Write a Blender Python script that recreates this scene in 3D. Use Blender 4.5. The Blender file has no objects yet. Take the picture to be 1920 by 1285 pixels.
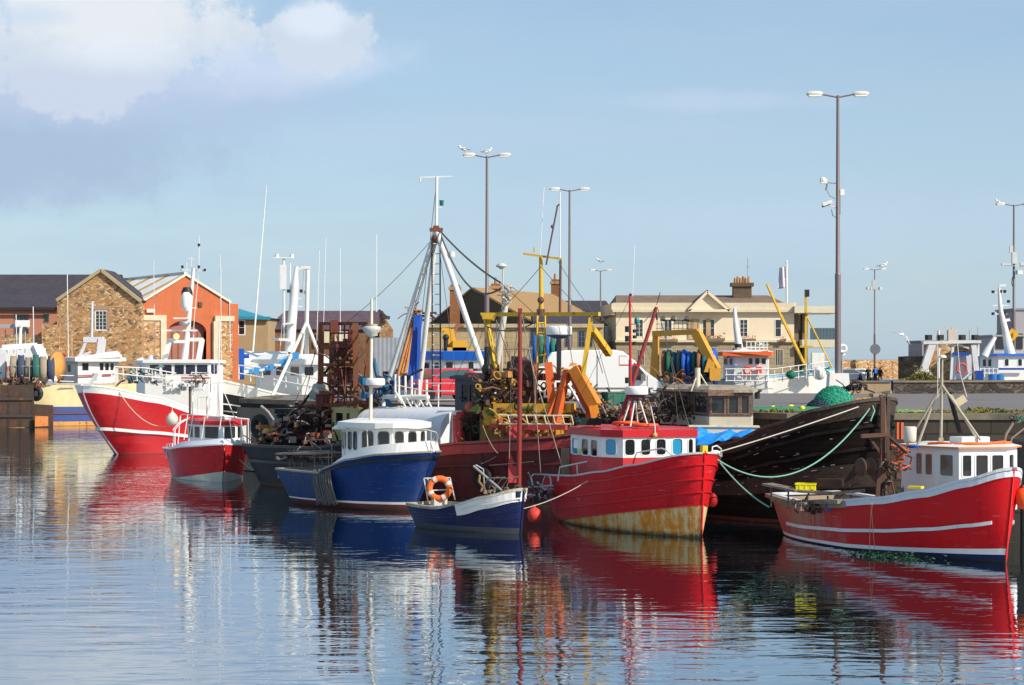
import bpy, math, random
from mathutils import Vector, Matrix
random.seed(7)
SC = bpy.context.scene
COL = SC.collection
R = math.radians
V = Vector
# ---------------------------------------------------------------- camera
F = 3733.0            # focal length in photo pixels (photo 1920 wide)
HCAM = 4.94           # metres above the water
HY = 672.0            # photo row of the horizon
cam_d = bpy.data.cameras.new('camera'); cam = bpy.data.objects.new('camera', cam_d); COL.objects.link(cam)
cam.location = (0, 0, HCAM); cam.rotation_euler = (R(90), 0, 0)
cam_d.sensor_width = 36; cam_d.lens = F/1920*36
cam_d.shift_y = (HY-642.5)/1920
cam_d.clip_start = 0.5; cam_d.clip_end = 20000
SC.camera = cam
# ---------------------------------------------------------------- light
SUN_DIR = V((0.81, -0.59, 0.0)).normalized(); SUN_EL = 35
sd = V((SUN_DIR.x*math.cos(R(SUN_EL)), SUN_DIR.y*math.cos(R(SUN_EL)), math.sin(R(SUN_EL))))
sl = bpy.data.lights.new('sun', 'SUN'); sl.energy = 5.0; sl.angle = R(0.5); sl.color = (1.0, 0.91, 0.78)
so = bpy.data.objects.new('sun', sl); COL.objects.link(so); so.location = (30, -30, 40)
so.rotation_euler = (-sd).to_track_quat('-Z', 'Y').to_euler()
SC.view_settings.view_transform = 'Standard'; SC.view_settings.look = 'None'
SC.view_settings.exposure = 0.16; SC.view_settings.gamma = 1
W = bpy.data.worlds.new('World'); SC.world = W; W.use_nodes = True

class G:
    """tiny node graph helper"""
    def __init__(s, nt): s.nt = nt; nt.nodes.clear()
    def n(s, t, ins=None, **kw):
        nd = s.nt.nodes.new(t)
        for k, v in kw.items(): setattr(nd, k, v)
        for k, v in (ins or {}).items():
            if isinstance(v, bpy.types.NodeSocket): s.nt.links.new(v, nd.inputs[k])
            else: nd.inputs[k].default_value = v
        return nd
    def math(s, op, a, b=0.0, clamp=False):
        nd = s.n('ShaderNodeMath', {0: a, 1: b}, operation=op, use_clamp=clamp); return nd.outputs[0]
    def mix(s, f, a, b, mode='MIX'):
        nd = s.nt.nodes.new('ShaderNodeMix'); nd.data_type = 'RGBA'; nd.blend_type = mode
        for i, v in ((0, f), (6, a), (7, b)):
            if isinstance(v, bpy.types.NodeSocket): s.nt.links.new(v, nd.inputs[i])
            else: nd.inputs[i].default_value = (v if i == 0 else (v[0], v[1], v[2], 1))
        return nd.outputs[2]
    def ramp(s, f, lo, hi, a=0.0, b=1.0):
        nd = s.n('ShaderNodeMapRange', {0: f, 1: lo, 2: hi, 3: a, 4: b}, interpolation_type='SMOOTHSTEP'); return nd.outputs[0]
    def noise(s, vec, scale, detail=3, rough=.55, dist=0.0):
        nd = s.n('ShaderNodeTexNoise', {'Vector': vec, 'Scale': scale, 'Detail': detail, 'Roughness': rough, 'Distortion': dist}); return nd.outputs[0]
    def mapping(s, vec, loc=(0, 0, 0), rot=(0, 0, 0), scale=(1, 1, 1)):
        return s.n('ShaderNodeMapping', {'Vector': vec, 'Location': loc, 'Rotation': rot, 'Scale': scale}).outputs[0]

g = G(W.node_tree)
sky = g.n('ShaderNodeTexSky', sky_type='NISHITA', sun_disc=False, sun_elevation=R(SUN_EL), sun_rotation=math.atan2(sd.x, sd.y))
sky.air_density = 1.0; sky.dust_density = 0.6; sky.ozone_density = 1.6
gen = g.n('ShaderNodeTexCoord').outputs['Generated']
sep = g.n('ShaderNodeSeparateXYZ', {0: gen})
ydiv = g.math('MAXIMUM', sep.outputs[1], 0.05)
u = g.math('DIVIDE', sep.outputs[0], ydiv); v = g.math('DIVIDE', sep.outputs[2], ydiv)
comb = g.n('ShaderNodeCombineXYZ', {0: u, 1: v, 2: 0.0}).outputs[0]
def blob(cu, cv, ru, rv):
    a = g.math('DIVIDE', g.math('SUBTRACT', u, cu), ru); b = g.math('DIVIDE', g.math('SUBTRACT', v, cv), rv)
    return g.math('SQRT', g.math('ADD', g.math('MULTIPLY', a, a), g.math('MULTIPLY', b, b)))
def P2(px, py): return ((px-960)/F, (HY-py)/F)
n1 = g.noise(comb, 26, 12, .66); n1c = g.math('MULTIPLY', g.math('SUBTRACT', n1, .5), 2.6)
nf = g.noise(g.mapping(comb, loc=(3, 1, 0)), 9, 4, .5)
veil = g.noise(g.mapping(comb, scale=(7, 34, 1), loc=(1.3, 0, 0)), 1.0, 6, .6)
base = g.n('ShaderNodeMix', data_type='RGBA').outputs[2]
skyc = g.mix(1.0, sky.outputs[0], (0.93, 0.99, 1.08), 'MULTIPLY')
# thin high veil evens the blue out, a little thicker low down
vf = g.math('ADD', g.ramp(v, 0.19, 0.0, .50, .74), g.math('MULTIPLY', g.math('SUBTRACT', veil, .5), .8), True)
skyc = g.mix(vf, skyc, (3.6, 4.85, 6.0))
# cumulus, upper left: grey-violet bases and bright tops
def cloud(cp, rp, soft, col, amt, k=1.0):
    (cu, cv) = P2(*cp); d = blob(cu, cv, rp[0]/F, rp[1]/F)
    d = g.math('ADD', d, g.math('MULTIPLY', n1c, k))
    return g.math('MULTIPLY', g.ramp(d, 1.0+soft, 1.0-soft, 0, 1), amt), col
for cp, rp, soft, col, amt, k in [
    ((60, 250), (340, 110), .6, (3.1, 4.05, 5.5), .78, .8),
    ((360, 190), (300, 50), .7, (3.4, 4.4, 6.1), .6, .8),
    ((10, 340), (210, 45), .6, (3.3, 4.2, 5.7), .55, .9),
    ((170, 80), (270, 120), .14, (5.2, 5.8, 6.6), .88, 1.1),
    ((570, 115), (190, 42), .5, (4.9, 5.8, 7.2), .65, .7),
    ((600, 75), (105, 62), .14, (5.1, 5.8, 6.7), .85, 1.0),
    ((430, 150), (170, 36), .5, (4.9, 5.7, 7.1), .5, .7),
    ((170, 20), (230, 70), .5, (6.6, 6.9, 7.2), .8, .8),
    ((230, 100), (120, 34), .6, (6.4, 6.9, 7.6), .6, .9),
    ((595, 35), (60, 34), .5, (6.5, 7.1, 7.9), .6, .7),
    ((60, 32), (70, 22), .6, (4.6, 5.6, 6.9), .6, .9),
    ((120, 180), (330, 48), .7, (4.6, 5.2, 6.7), .5, .7),
    ((1350, 190), (190, 16), .8, (4.6, 5.5, 6.9), .45, .9),
    ((900, 250), (500, 30), .9, (4.0, 5.0, 6.5), .4, .9),
    ((1500, 420), (600, 60), .9, (4.3, 5.4, 6.9), .35, .9)]:
    m, c = cloud(cp, rp, soft, col, amt, k)
    skyc = g.mix(m, skyc, c)
bg = g.n('ShaderNodeBackground', {'Color': skyc, 'Strength': 0.114})
g.n('ShaderNodeOutputWorld', {0: bg.outputs[0]})

# ---------------------------------------------------------------- pixel -> place (finds where a thing stands; it is then built there at real size)
def at(px, py, Y): return V(((px-960)*Y/F, Y, HCAM-(py-HY)*Y/F))
def wat(px, py): Y = F*HCAM/(py-HY); return V(((px-960)*Y/F, Y, 0))

# ---------------------------------------------------------------- materials
MC = {}
def newmat(name):
    m = bpy.data.materials.new(name); m.use_nodes = True; return m, G(m.node_tree)
def finish(g, bsdf): g.n('ShaderNodeOutputMaterial', {0: bsdf.outputs[0]})
def dark(c, k): return tuple(x*k for x in c)
def paint(col, rough=.45, wear=.35, rust=0.0, rustc=(.19, .055, .015), bump=.15, metal=0.0, sc=1.0, spec=.32, coat=0.0, hull=0, aft=None):
    key = ('p', col, rough, wear, rust, rustc, bump, metal, sc, spec, coat, hull, aft)
    if key in MC: return MC[key]
    m, g = newmat('paint'); oc = g.n('ShaderNodeTexCoord').outputs['Object']
    a = g.noise(oc, 1.3*sc, 5, .6); b = g.noise(g.mapping(oc, scale=(5*sc, 5*sc, .9*sc)), 1.0, 5, .65); d = g.noise(oc, 14*sc, 4, .6)
    c = g.mix(g.ramp(a, .35, .7, 0, wear), col, tuple(min(1, x*.62+.03) for x in col))
    c = g.mix(g.ramp(b, .5, .78, 0, wear*.9), c, dark(col, .45))
    c = g.mix(g.ramp(d, .62, .8, 0, wear*.5), c, tuple(min(1, x*.7+.18) for x in col))
    ro = g.math('ADD', g.math('MULTIPLY', a, .25), rough-.1)
    if rust > 0:
        lo = .78-.45*rust
        rm = g.ramp(g.math('ADD', g.math('MULTIPLY', b, .6), g.math('MULTIPLY', g.noise(oc, 3.1*sc, 6, .7), .45)), lo, lo+.13)
        rc = g.mix(g.noise(oc, 9*sc, 4, .7), dark(rustc, .45), tuple(min(1, x*1.6) for x in rustc))
        c = g.mix(rm, c, rc); ro = g.math('ADD', ro, g.math('MULTIPLY', rm, .3), True)
    if hull:
        # scuffs along the side, streaks from the deck, a stained belt just above the water
        s1 = g.noise(g.mapping(oc, scale=(1.6, 1.6, 26)), 1.0, 4, .7, .4); s2 = g.noise(g.mapping(oc, scale=(7, 7, .5), loc=(3, 0, 0)), 1.0, 4, .6)
        s3 = g.noise(g.mapping(oc, loc=(7, 2, 0)), .8, 4, .6)
        c = g.mix(g.math('MULTIPLY', g.ramp(s1, .60, .72), g.ramp(s3, .40, .55, 0, .85*hull)), c, tuple(x*.55+.22 for x in col)); c = g.mix(g.ramp(s2, .56, .74, 0, .55*hull), c, dark(col, .35))
        if aft:
            xx = g.n('ShaderNodeSeparateXYZ', {0: oc}).outputs[0]; k1 = g.ramp(g.math('ADD', xx, g.math('MULTIPLY', g.math('SUBTRACT', a, .5), 3.0)), aft[0], aft[1]); k2 = g.ramp(g.math('ADD', g.math('MULTIPLY', b, .6), g.math('MULTIPLY', s3, .4)), .42, .54, .25, 1)
            c = g.mix(g.math('MULTIPLY', k1, k2), c, aft[2])
        zz = g.n('ShaderNodeSeparateXYZ', {0: oc}).outputs[2]; c = g.mix(g.ramp(g.math('ADD', zz, g.math('MULTIPLY', g.math('SUBTRACT', d, .5), .25)), .16, .02, 0, .8), c, (.018, .022, .012))
    bm = g.n('ShaderNodeBump', {'Strength': bump, 'Distance': .02, 'Height': g.math('ADD', d, a)})
    bs = g.n('ShaderNodeBsdfPrincipled', {'Base Color': c, 'Roughness': ro, 'Metallic': metal, 'Normal': bm.outputs[0], 'Specular IOR Level': spec, 'Coat Weight': coat, 'Coat Roughness': .15})
    finish(g, bs); MC[key] = m; return m
def wood(col, rough=.75, sc=1.0):
    key = ('w', col, rough, sc)
    if key in MC: return MC[key]
    m, g = newmat('wood'); oc = g.n('ShaderNodeTexCoord').outputs['Object']
    a = g.noise(g.mapping(oc, scale=(2*sc, 14*sc, 14*sc)), 1.2, 5, .65); b = g.noise(oc, 2.5*sc, 4, .6)
    c = g.mix(g.ramp(a, .3, .7), dark(col, .5), tuple(min(1, x*1.35) for x in col)); c = g.mix(g.ramp(b, .45, .75, 0, .6), c, dark(col, .38))
    bm = g.n('ShaderNodeBump', {'Strength': .4, 'Distance': .02, 'Height': a})
    bs = g.n('ShaderNodeBsdfPrincipled', {'Base Color': c, 'Roughness': rough, 'Normal': bm.outputs[0]}); finish(g, bs); MC[key] = m; return m
def rubble(cols, sc=2.2, mortar=(.30, .25, .19), key=None):
    k = ('r', key or str(cols), sc)
    if k in MC: return MC[k]
    m, g = newmat('rubble_stone'); oc = g.n('ShaderNodeTexCoord').outputs['Object']
    w = g.noise(oc, 1.7, 2); oc2 = g.mapping(oc, scale=(1, 1, 1.7))
    vec = g.n('ShaderNodeVectorMath', {0: oc2, 1: g.n('ShaderNodeCombineXYZ', {0: w, 1: w, 2: w}).outputs[0]}, operation='ADD').outputs[0]
    v1 = g.n('ShaderNodeTexVoronoi', {'Vector': vec, 'Scale': sc}); v2 = g.n('ShaderNodeTexVoronoi', {'Vector': vec, 'Scale': sc}, feature='DISTANCE_TO_EDGE')
    sx = g.n('ShaderNodeSeparateColor', {0: v1.outputs['Color']})
    c = g.mix(g.ramp(sx.outputs[0], .2, .8), cols[0], cols[1]); c = g.mix(g.ramp(sx.outputs[1], .62, .9), c, cols[2]); c = g.mix(g.ramp(sx.outputs[2], .75, .95), c, cols[3])
    c = g.mix(g.ramp(g.noise(oc, .25, 3), .4, .65, 0, .35), c, dark(cols[0], .6))
    c = g.mix(g.ramp(v2.outputs[0], .0, .07, .8, 0), c, mortar)
    h = g.ramp(v2.outputs[0], 0, .12)
    bm = g.n('ShaderNodeBump', {'Strength': .6, 'Distance': .05, 'Height': h})
    bs = g.n('ShaderNodeBsdfPrincipled', {'Base Color': c, 'Roughness': .9, 'Normal': bm.outputs[0]}); finish(g, bs); MC[k] = m; return m
def brick(c1, c2, mortar, scale, bw=.5, rh=.25, ms=.02, rough=.85, axis='XZ', rot=0.0, bump=.4, stain=.5):
    k = ('b', c1, c2, mortar, scale, bw, rh, ms, axis, rot, stain)
    if k in MC: return MC[k]
    m, g = newmat('coursed'); oc = g.n('ShaderNodeTexCoord').outputs['Object']
    sp = g.n('ShaderNodeSeparateXYZ', {0: g.mapping(oc, rot=(0, 0, rot))})
    vec = g.n('ShaderNodeCombineXYZ', {0: sp.outputs['XYZ'.index(axis[0])], 1: sp.outputs['XYZ'.index(axis[1])], 2: 0.0}).outputs[0]
    b = g.n('ShaderNodeTexBrick', {'Vector': vec, 'Color1': (*c1, 1), 'Color2': (*c2, 1), 'Mortar': (*mortar, 1), 'Scale': scale, 'Mortar Size': ms, 'Brick Width': bw, 'Row Height': rh, 'Bias': 0.0})
    n = g.noise(oc, .5, 4, .6); n2 = g.noise(oc, 5, 4, .6); st = g.noise(g.mapping(oc, scale=(1.2, 1.2, .25)), 1, 5, .6)
    c = g.mix(g.ramp(n, .4, .7, 0, .4), b.outputs[0], dark(c1, .6)); c = g.mix(g.ramp(n2, .55, .75, 0, .35), c, c2); c = g.mix(g.ramp(st, .5, .75, 0, stain), c, dark(c1, .5))
    bm = g.n('ShaderNodeBump', {'Strength': bump, 'Distance': .02, 'Height': g.math('SUBTRACT', n2, b.outputs[1])})
    bs = g.n('ShaderNodeBsdfPrincipled', {'Base Color': c, 'Roughness': rough, 'Specular IOR Level': .15, 'Normal': bm.outputs[0]}); finish(g, bs); MC[k] = m; return m
def ground_mat(c1, c2, c3, sc=.6, rough=.9):
    k = ('g', c1, c2, c3, sc)
    if k in MC: return MC[k]
    m, g = newmat('ground'); oc = g.n('ShaderNodeTexCoord').outputs['Object']
    c = g.mix(g.ramp(g.noise(oc, sc, 6, .65), .35, .65), c1, c2); c = g.mix(g.ramp(g.noise(oc, sc*.4, 4, .6, 1.0), .52, .66), c, c3); c = g.mix(g.ramp(g.noise(oc, sc*25, 3), .5, .75, 0, .4), c, c3)
    bm = g.n('ShaderNodeBump', {'Strength': .5, 'Distance': .03, 'Height': g.noise(oc, 12, 4)})
    bs = g.n('ShaderNodeBsdfPrincipled', {'Base Color': c, 'Roughness': rough, 'Normal': bm.outputs[0]}); finish(g, bs); MC[k] = m; return m
def glass(tint=(.02, .025, .03), see=.45):
    k = ('glass', tint, see)
    if k in MC: return MC[k]
    m, g = newmat('glass')
    a = g.n('ShaderNodeBsdfPrincipled', {'Base Color': (*tint, 1), 'Roughness': .06, 'Specular IOR Level': .8}); t = g.n('ShaderNodeBsdfTransparent', {'Color': (.72, .78, .8, 1)})
    mx = g.n('ShaderNodeMixShader', {0: see, 1: a.outputs[0], 2: t.outputs[0]}); g.n('ShaderNodeOutputMaterial', {0: mx.outputs[0]}); MC[k] = m; return m
def striped(cols, sc, axis=0, rough=.8, lo=.5, d=0):
    k = ('s', str(cols), sc, axis)
    if k in MC: return MC[k]
    m, g = newmat('striped'); oc = g.n('ShaderNodeTexCoord').outputs['Object']
    s = g.n('ShaderNodeSeparateXYZ', {0: oc}).outputs[axis]
    w = g.math('FRACT', g.math('ADD', g.math('MULTIPLY', s, sc), 50.0+d)); c = g.mix(g.ramp(w, lo, lo+.02), cols[0], cols[1])
    c = g.mix(g.ramp(g.noise(oc, 1.2, 5), .45, .7, 0, .4), c, dark(cols[0], .6))
    bs = g.n('ShaderNodeBsdfPrincipled', {'Base Color': c, 'Roughness': rough}); finish(g, bs); MC[k] = m; return m

# ---------------------------------------------------------------- mesh builder
class MB:
    def __init__(s): s.v = []; s.f = []; s.m = []; s.sm = []; s.cm = 0; s.smooth = False
    def add(s, vs, fs, smooth=None):
        b = len(s.v); s.v += [V(x) for x in vs]
        for f in fs: s.f.append([b+i for i in f]); s.m.append(s.cm); s.sm.append(s.smooth if smooth is None else smooth)
    def mat(s, i): s.cm = i; return s
    def box(s, c, sz, rz=0.0, M=None):
        hx, hy, hz = sz[0]/2, sz[1]/2, sz[2]/2; c = V(c); rm = M or Matrix.Rotation(rz, 3, 'Z')
        vs = [c+rm@V((x*hx, y*hy, z*hz)) for z in (-1, 1) for x, y in ((-1, -1), (1, -1), (1, 1), (-1, 1))]
        s.add(vs, [(3, 2, 1, 0), (4, 5, 6, 7), (0, 1, 5, 4), (1, 2, 6, 5), (2, 3, 7, 6), (3, 0, 4, 7)], False); return s
    def hexa(s, b, t):
        s.add(list(b)+list(t), [(3, 2, 1, 0), (4, 5, 6, 7), (0, 1, 5, 4), (1, 2, 6, 5), (2, 3, 7, 6), (3, 0, 4, 7)], False); return s
    def beam(s, a, b, w, h=None, up=(0, 0, 1)):
        a, b = V(a), V(b); h = h or w; d = (b-a); L = d.length
        if L < 1e-6: return s
        d.normalize(); upv = V(up)
        if abs(d.dot(upv)) > .98: upv = V((0, 1, 0))
        x = d.cross(upv).normalized(); z = x.cross(d)
        vs = [p+x*(i*w/2)+z*(j*h/2) for p in (a, b) for i, j in ((-1, -1), (1, -1), (1, 1), (-1, 1))]
        s.add(vs, [(0, 1, 2, 3), (7, 6, 5, 4), (0, 4, 5, 1), (1, 5, 6, 2), (2, 6, 7, 3), (3, 7, 4, 0)], False); return s
    def tube(s, pts, r, n=8, cap=True, smooth=True):
        pts = [V(p) for p in pts]; k = len(pts); rs = r if isinstance(r, (list, tuple)) else [r]*k
        t = [(pts[min(i+1, k-1)]-pts[max(i-1, 0)]).normalized() for i in range(k)]
        ref = V((0, 0, 1)) if abs(t[0].z) < .9 else V((1, 0, 0)); x = t[0].cross(ref).normalized(); vs = []
        for i in range(k):
            x = (x-t[i]*x.dot(t[i])); x = x.normalized() if x.length > 1e-6 else t[i].orthogonal().normalized(); y = t[i].cross(x)
            vs += [pts[i]+(x*math.cos(2*math.pi*j/n)+y*math.sin(2*math.pi*j/n))*rs[i] for j in range(n)]
        fs = [(i*n+j, i*n+(j+1) % n, (i+1)*n+(j+1) % n, (i+1)*n+j) for i in range(k-1) for j in range(n)]
        s.add(vs, fs, smooth)
        if cap: s.add(vs[:n], [tuple(reversed(range(n)))], False); s.add(vs[-n:], [tuple(range(n))], False)
        return s
    def lathe(s, c, prof, n=16, axis=(0, 0, 1), smooth=True):
        c = V(c); az = V(axis).normalized(); ax = az.orthogonal().normalized(); ay = az.cross(ax); vs = []
        for r, z in prof: vs += [c+az*z+(ax*math.cos(2*math.pi*j/n)+ay*math.sin(2*math.pi*j/n))*r for j in range(n)]
        k = len(prof); fs = [(i*n+j, i*n+(j+1) % n, (i+1)*n+(j+1) % n, (i+1)*n+j) for i in range(k-1) for j in range(n)]
        s.add(vs, fs, smooth); s.add(vs[:n], [tuple(reversed(range(n)))], False); s.add(vs[-n:], [tuple(range(n))], False); return s
    def cyl(s, a, b, r, n=14, smooth=True): return s.tube([a, b], r, n, True, smooth)
    def ring(s, c, R_, r, axis=(0, 0, 1), n=24, m=8, sq=1.0):
        c = V(c); az = V(axis).normalized(); ax = az.orthogonal().normalized(); ay = az.cross(ax); vs = []
        for i in range(n):
            d = ax*math.cos(2*math.pi*i/n)+ay*math.sin(2*math.pi*i/n)
            vs += [c+d*(R_+r*math.cos(2*math.pi*j/m))+az*r*sq*math.sin(2*math.pi*j/m) for j in range(m)]
        s.add(vs, [(i*m+j, i*m+(j+1) % m, ((i+1) % n)*m+(j+1) % m, ((i+1) % n)*m+j) for i in range(n) for j in range(m)], True); return s
    def ball(s, c, r, n=14, sz=1.0):
        k = n//2; return s.lathe(c, [(r*max(.02, math.sin(math.pi*i/k)), -r*sz*math.cos(math.pi*i/k)) for i in range(k+1)], n)
    def prism(s, pts, z0, z1):
        n = len(pts); zz = lambda z, p: z(p) if callable(z) else z
        vs = [(p[0], p[1], zz(z0, p)) for p in pts]+[(p[0], p[1], zz(z1, p)) for p in pts]
        s.add(vs, [tuple(reversed(range(n))), tuple(range(n, 2*n))]+[(i, (i+1) % n, n+(i+1) % n, n+i) for i in range(n)], False); return s
    def slab(s, pts, th, nrm=None):
        pts = [V(p) for p in pts]; n = len(pts)
        if nrm is None:
            nrm = V((0, 0, 0))
            for i in range(n): nrm += pts[i].cross(pts[(i+1) % n])
            nrm.normalize()
        o = V(nrm)*th; s.add(pts+[p-o for p in pts], [tuple(range(n)), tuple(reversed(range(n, 2*n)))]+[(i, n+i, n+(i+1) % n, (i+1) % n) for i in range(n)], False); return s
    def face(s, pts, smooth=False): s.add(pts, [tuple(range(len(pts)))], smooth); return s

INV = {}
def _inv(o):
    while o.parent: o = o.parent
    return INV.get(o.name, Matrix.Identity(4))
def build(mb, name, mats, parent=None, world=False, label=None, bevel=0, **kw):
    me = bpy.data.meshes.new(name); vs = mb.v
    if parent is not None and world:
        iv = _inv(parent); vs = [iv@p for p in vs]
    me.from_pydata([tuple(p) for p in vs], [], mb.f); mats = mats if isinstance(mats, (list, tuple)) else [mats]
    for m in mats: me.materials.append(m)
    me.polygons.foreach_set('material_index', [min(i, len(mats)-1) for i in mb.m]); me.polygons.foreach_set('use_smooth', mb.sm); me.update()
    o = bpy.data.objects.new(name, me); COL.objects.link(o)
    if parent is not None: o.parent = parent
    if bevel: b = o.modifiers.new('bevel', 'BEVEL'); b.width = bevel; b.segments = 2; b.limit_method = 'ANGLE'
    if label: o['label'] = label
    for k, v_ in kw.items(): o[k] = v_
    return o
def thing(name, label, cat, loc=(0, 0, 0), rz=0.0, group=None):
    o = bpy.data.objects.new(name, None); COL.objects.link(o); o.location = loc; o.rotation_euler = (0, 0, rz); o['label'] = label; o['category'] = cat
    if group: o['group'] = group
    INV[o.name] = (Matrix.Translation(V(loc))@Matrix.Rotation(rz, 4, 'Z')).inverted(); return o
def solo(mb, name, mats, label, cat, group=None, **kw):
    """a thing that is one mesh: origin at its base"""
    zmin = min(p.z for p in mb.v); n = len(mb.v); c = V((sum(p.x for p in mb.v)/n, sum(p.y for p in mb.v)/n, zmin))
    mb.v = [p-c for p in mb.v]; o = build(mb, name, mats, **kw); o.location = c; o['label'] = label; o['category'] = cat
    if group: o['group'] = group
    return o
def struct(mb, name, mats, kind='structure', **kw): o = build(mb, name, mats, **kw); o['kind'] = kind; return o
def W2(root, p): return INV[root.name].inverted()@V(p)
def L2(root, p): return INV[root.name]@V(p)
def dup(root, loc, rz=0.0, label=None, group=None):
    r = root.copy(); COL.objects.link(r); r.location = loc; r.rotation_euler = (0, 0, rz)
    if label: r['label'] = label
    if group: r['group'] = group
    INV[r.name] = (Matrix.Translation(V(loc))@Matrix.Rotation(rz, 4, 'Z')).inverted()
    for ch in list(root.children):
        c = ch.copy(); COL.objects.link(c); c.parent = r
        for q in list(ch.children): d = q.copy(); COL.objects.link(d); d.parent = c
    return r
def sag(a, b, drop, n=14):
    a, b = V(a), V(b); return [a.lerp(b, i/n)-V((0, 0, drop*4*(i/n)*(1-i/n))) for i in range(n+1)]

# wall with real openings; p0->p1 with the outside on the right hand; holes (u0,u1,z0,z1)
def wall(mb, p0, p1, z0, z1, holes=(), th=.06, base=0.0):
    p0, p1 = V((p0[0], p0[1], 0)), V((p1[0], p1[1], 0)); d = (p1-p0); L = d.length; d.normalize(); nrm = V((d.y, -d.x, 0))
    top = z1 if callable(z1) else (lambda u: z1)
    us = sorted({0.0, L, *[h[0] for h in holes], *[h[1] for h in holes]}); zs = sorted({z0, *[h[2] for h in holes], *[h[3] for h in holes]})
    P = lambda u, z, o: p0+d*u+V((0, 0, z))-nrm*o
    for a, b in zip(us[:-1], us[1:]):
        for i, za in enumerate(zs):
            ztop = i == len(zs)-1; zb = None if ztop else zs[i+1]
            mid = (a+b)/2, (za+.001)
            if any(h[0] <= mid[0] <= h[1] and h[2] <= mid[1] < h[3] for h in holes): continue
            ta, tb = (top(a), top(b)) if ztop else (zb, zb)
            for o, fl in ((0, 0), (th, 1)):
                q = [P(a, za, o), P(b, za, o), P(b, tb, o), P(a, ta, o)]; mb.face(q if not fl else q[::-1])
    for h in holes:
        a, b, c, e = h
        for q in ([P(a, c, 0), P(b, c, 0), P(b, c, th), P(a, c, th)], [P(a, e, th), P(b, e, th), P(b, e, 0), P(a, e, 0)], [P(a, c, th), P(a, e, th), P(a, e, 0), P(a, c, 0)], [P(b, c, 0), P(b, e, 0), P(b, e, th), P(b, c, th)]): mb.face(q)
    return lambda u, z, o=0.0: P(u, z, -o)

def rrect(w, h, r, n=4):
    pts = []
    for cx, cy, a0 in ((w/2-r, h/2-r, 0), (-w/2+r, h/2-r, 90), (-w/2+r, -h/2+r, 180), (w/2-r, -h/2+r, 270)):
        pts += [(cx+r*math.cos(R(a0+90*i/n)), cy+r*math.sin(R(a0+90*i/n))) for i in range(n+1)]
    return pts
def window_mb(P, u0, u1, z0, z1, fw=.05, rr=.0, proud=.02, bars=(0, 0), bw=.03, bt=None):
    """frame (material 0) with rounded inner corners and one pane (material 1)"""
    mb = MB(); cu, cz = (u0+u1)/2, (z0+z1)/2; w, h = u1-u0, z1-z0; rr = max(rr, .004)
    outr = rrect(w+2*fw, h+2*fw, rr+fw*.7); inn = rrect(w, h, rr); n = len(inn)
    A = [P(cu+x, cz+y, proud) for x, y in outr]; B = [P(cu+x, cz+y, proud) for x, y in inn]; C = [P(cu+x, cz+y, -.02) for x, y in inn]; D = [P(cu+x, cz+y, .001) for x, y in outr]
    mb.add(A+B, [(i, (i+1) % n, n+(i+1) % n, n+i) for i in range(n)]); mb.add(B+C, [(i, (i+1) % n, n+(i+1) % n, n+i) for i in range(n)]); mb.add(D+A, [(i, (i+1) % n, n+(i+1) % n, n+i) for i in range(n)])
    for i in range(1, bars[0]+1): uu = u0+w*i/(bars[0]+1); mb.beam(P(uu, z0, proud*.5-.01), P(uu, z1, proud*.5-.01), bw, .03)
    for i in range(1, bars[1]+1): zz = z0+h*i/(bars[1]+1); mb.beam(P(u0, zz, proud*.5-.012), P(u1, zz, proud*.5-.012), bw, .03)
    mb.mat(1).face([P(cu+x*1.01, cz+y*1.01, -.018) for x, y in inn]); return mb
# ================================================================ SETTING
QZ = 3.1      # pier level
GZ = 2.4      # far shore level
# water
m, g = newmat('harbour_water'); oc = g.n('ShaderNodeTexCoord').outputs['Object']
w1 = g.noise(g.mapping(oc, scale=(.5, 1.5, 1)), 1.0, 2, .5, .5); w2 = g.noise(g.mapping(oc, rot=(0, 0, .35), scale=(1.3, 3.6, 1)), 1.0, 2, .5, .4)
w3 = g.noise(g.mapping(oc, rot=(0, 0, -.2), scale=(.22, .4, 1)), 1.0, 2, .5); calm = g.ramp(g.noise(g.mapping(oc, scale=(.03, .05, 1)), 1.0, 3, .5), .38, .62, .55, 1.15)
h = g.math('ADD', g.math('ADD', g.math('MULTIPLY', w1, 1.0), g.math('MULTIPLY', w2, .35)), g.math('MULTIPLY', w3, 1.6))
bm = g.n('ShaderNodeBump', {'Strength': 1.0, 'Distance': .0145, 'Height': g.math('MULTIPLY', h, calm)})
bs = g.n('ShaderNodeBsdfPrincipled', {'Base Color': (.004, .009, .012, 1), 'Roughness': .02, 'IOR': 1.4, 'Normal': bm.outputs[0]}); gl = g.n('ShaderNodeBsdfGlossy', {'Color': (.80, .88, .95, 1), 'Roughness': .02, 'Normal': bm.outputs[0]}); mx = g.n('ShaderNodeMixShader', {0: .48, 1: bs.outputs[0], 2: gl.outputs[0]}); g.n('ShaderNodeOutputMaterial', {0: mx.outputs[0]})
mb = MB(); mb.face([(-6000, -200, 0), (6000, -200, 0), (6000, 15000, 0), (-6000, 15000, 0)]); struct(mb, 'water', m)

CONC = ground_mat((.22, .175, .12), (.15, .125, .09), (.08, .07, .055), .9)
TARM = ground_mat((.15, .135, .135), (.175, .155, .145), (.12, .11, .11), .12)
WALLC = brick((.070, .058, .044), (.048, .04, .032), (.03, .027, .024), 1.0, 1.4, .5, .03, stain=.8)
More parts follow.
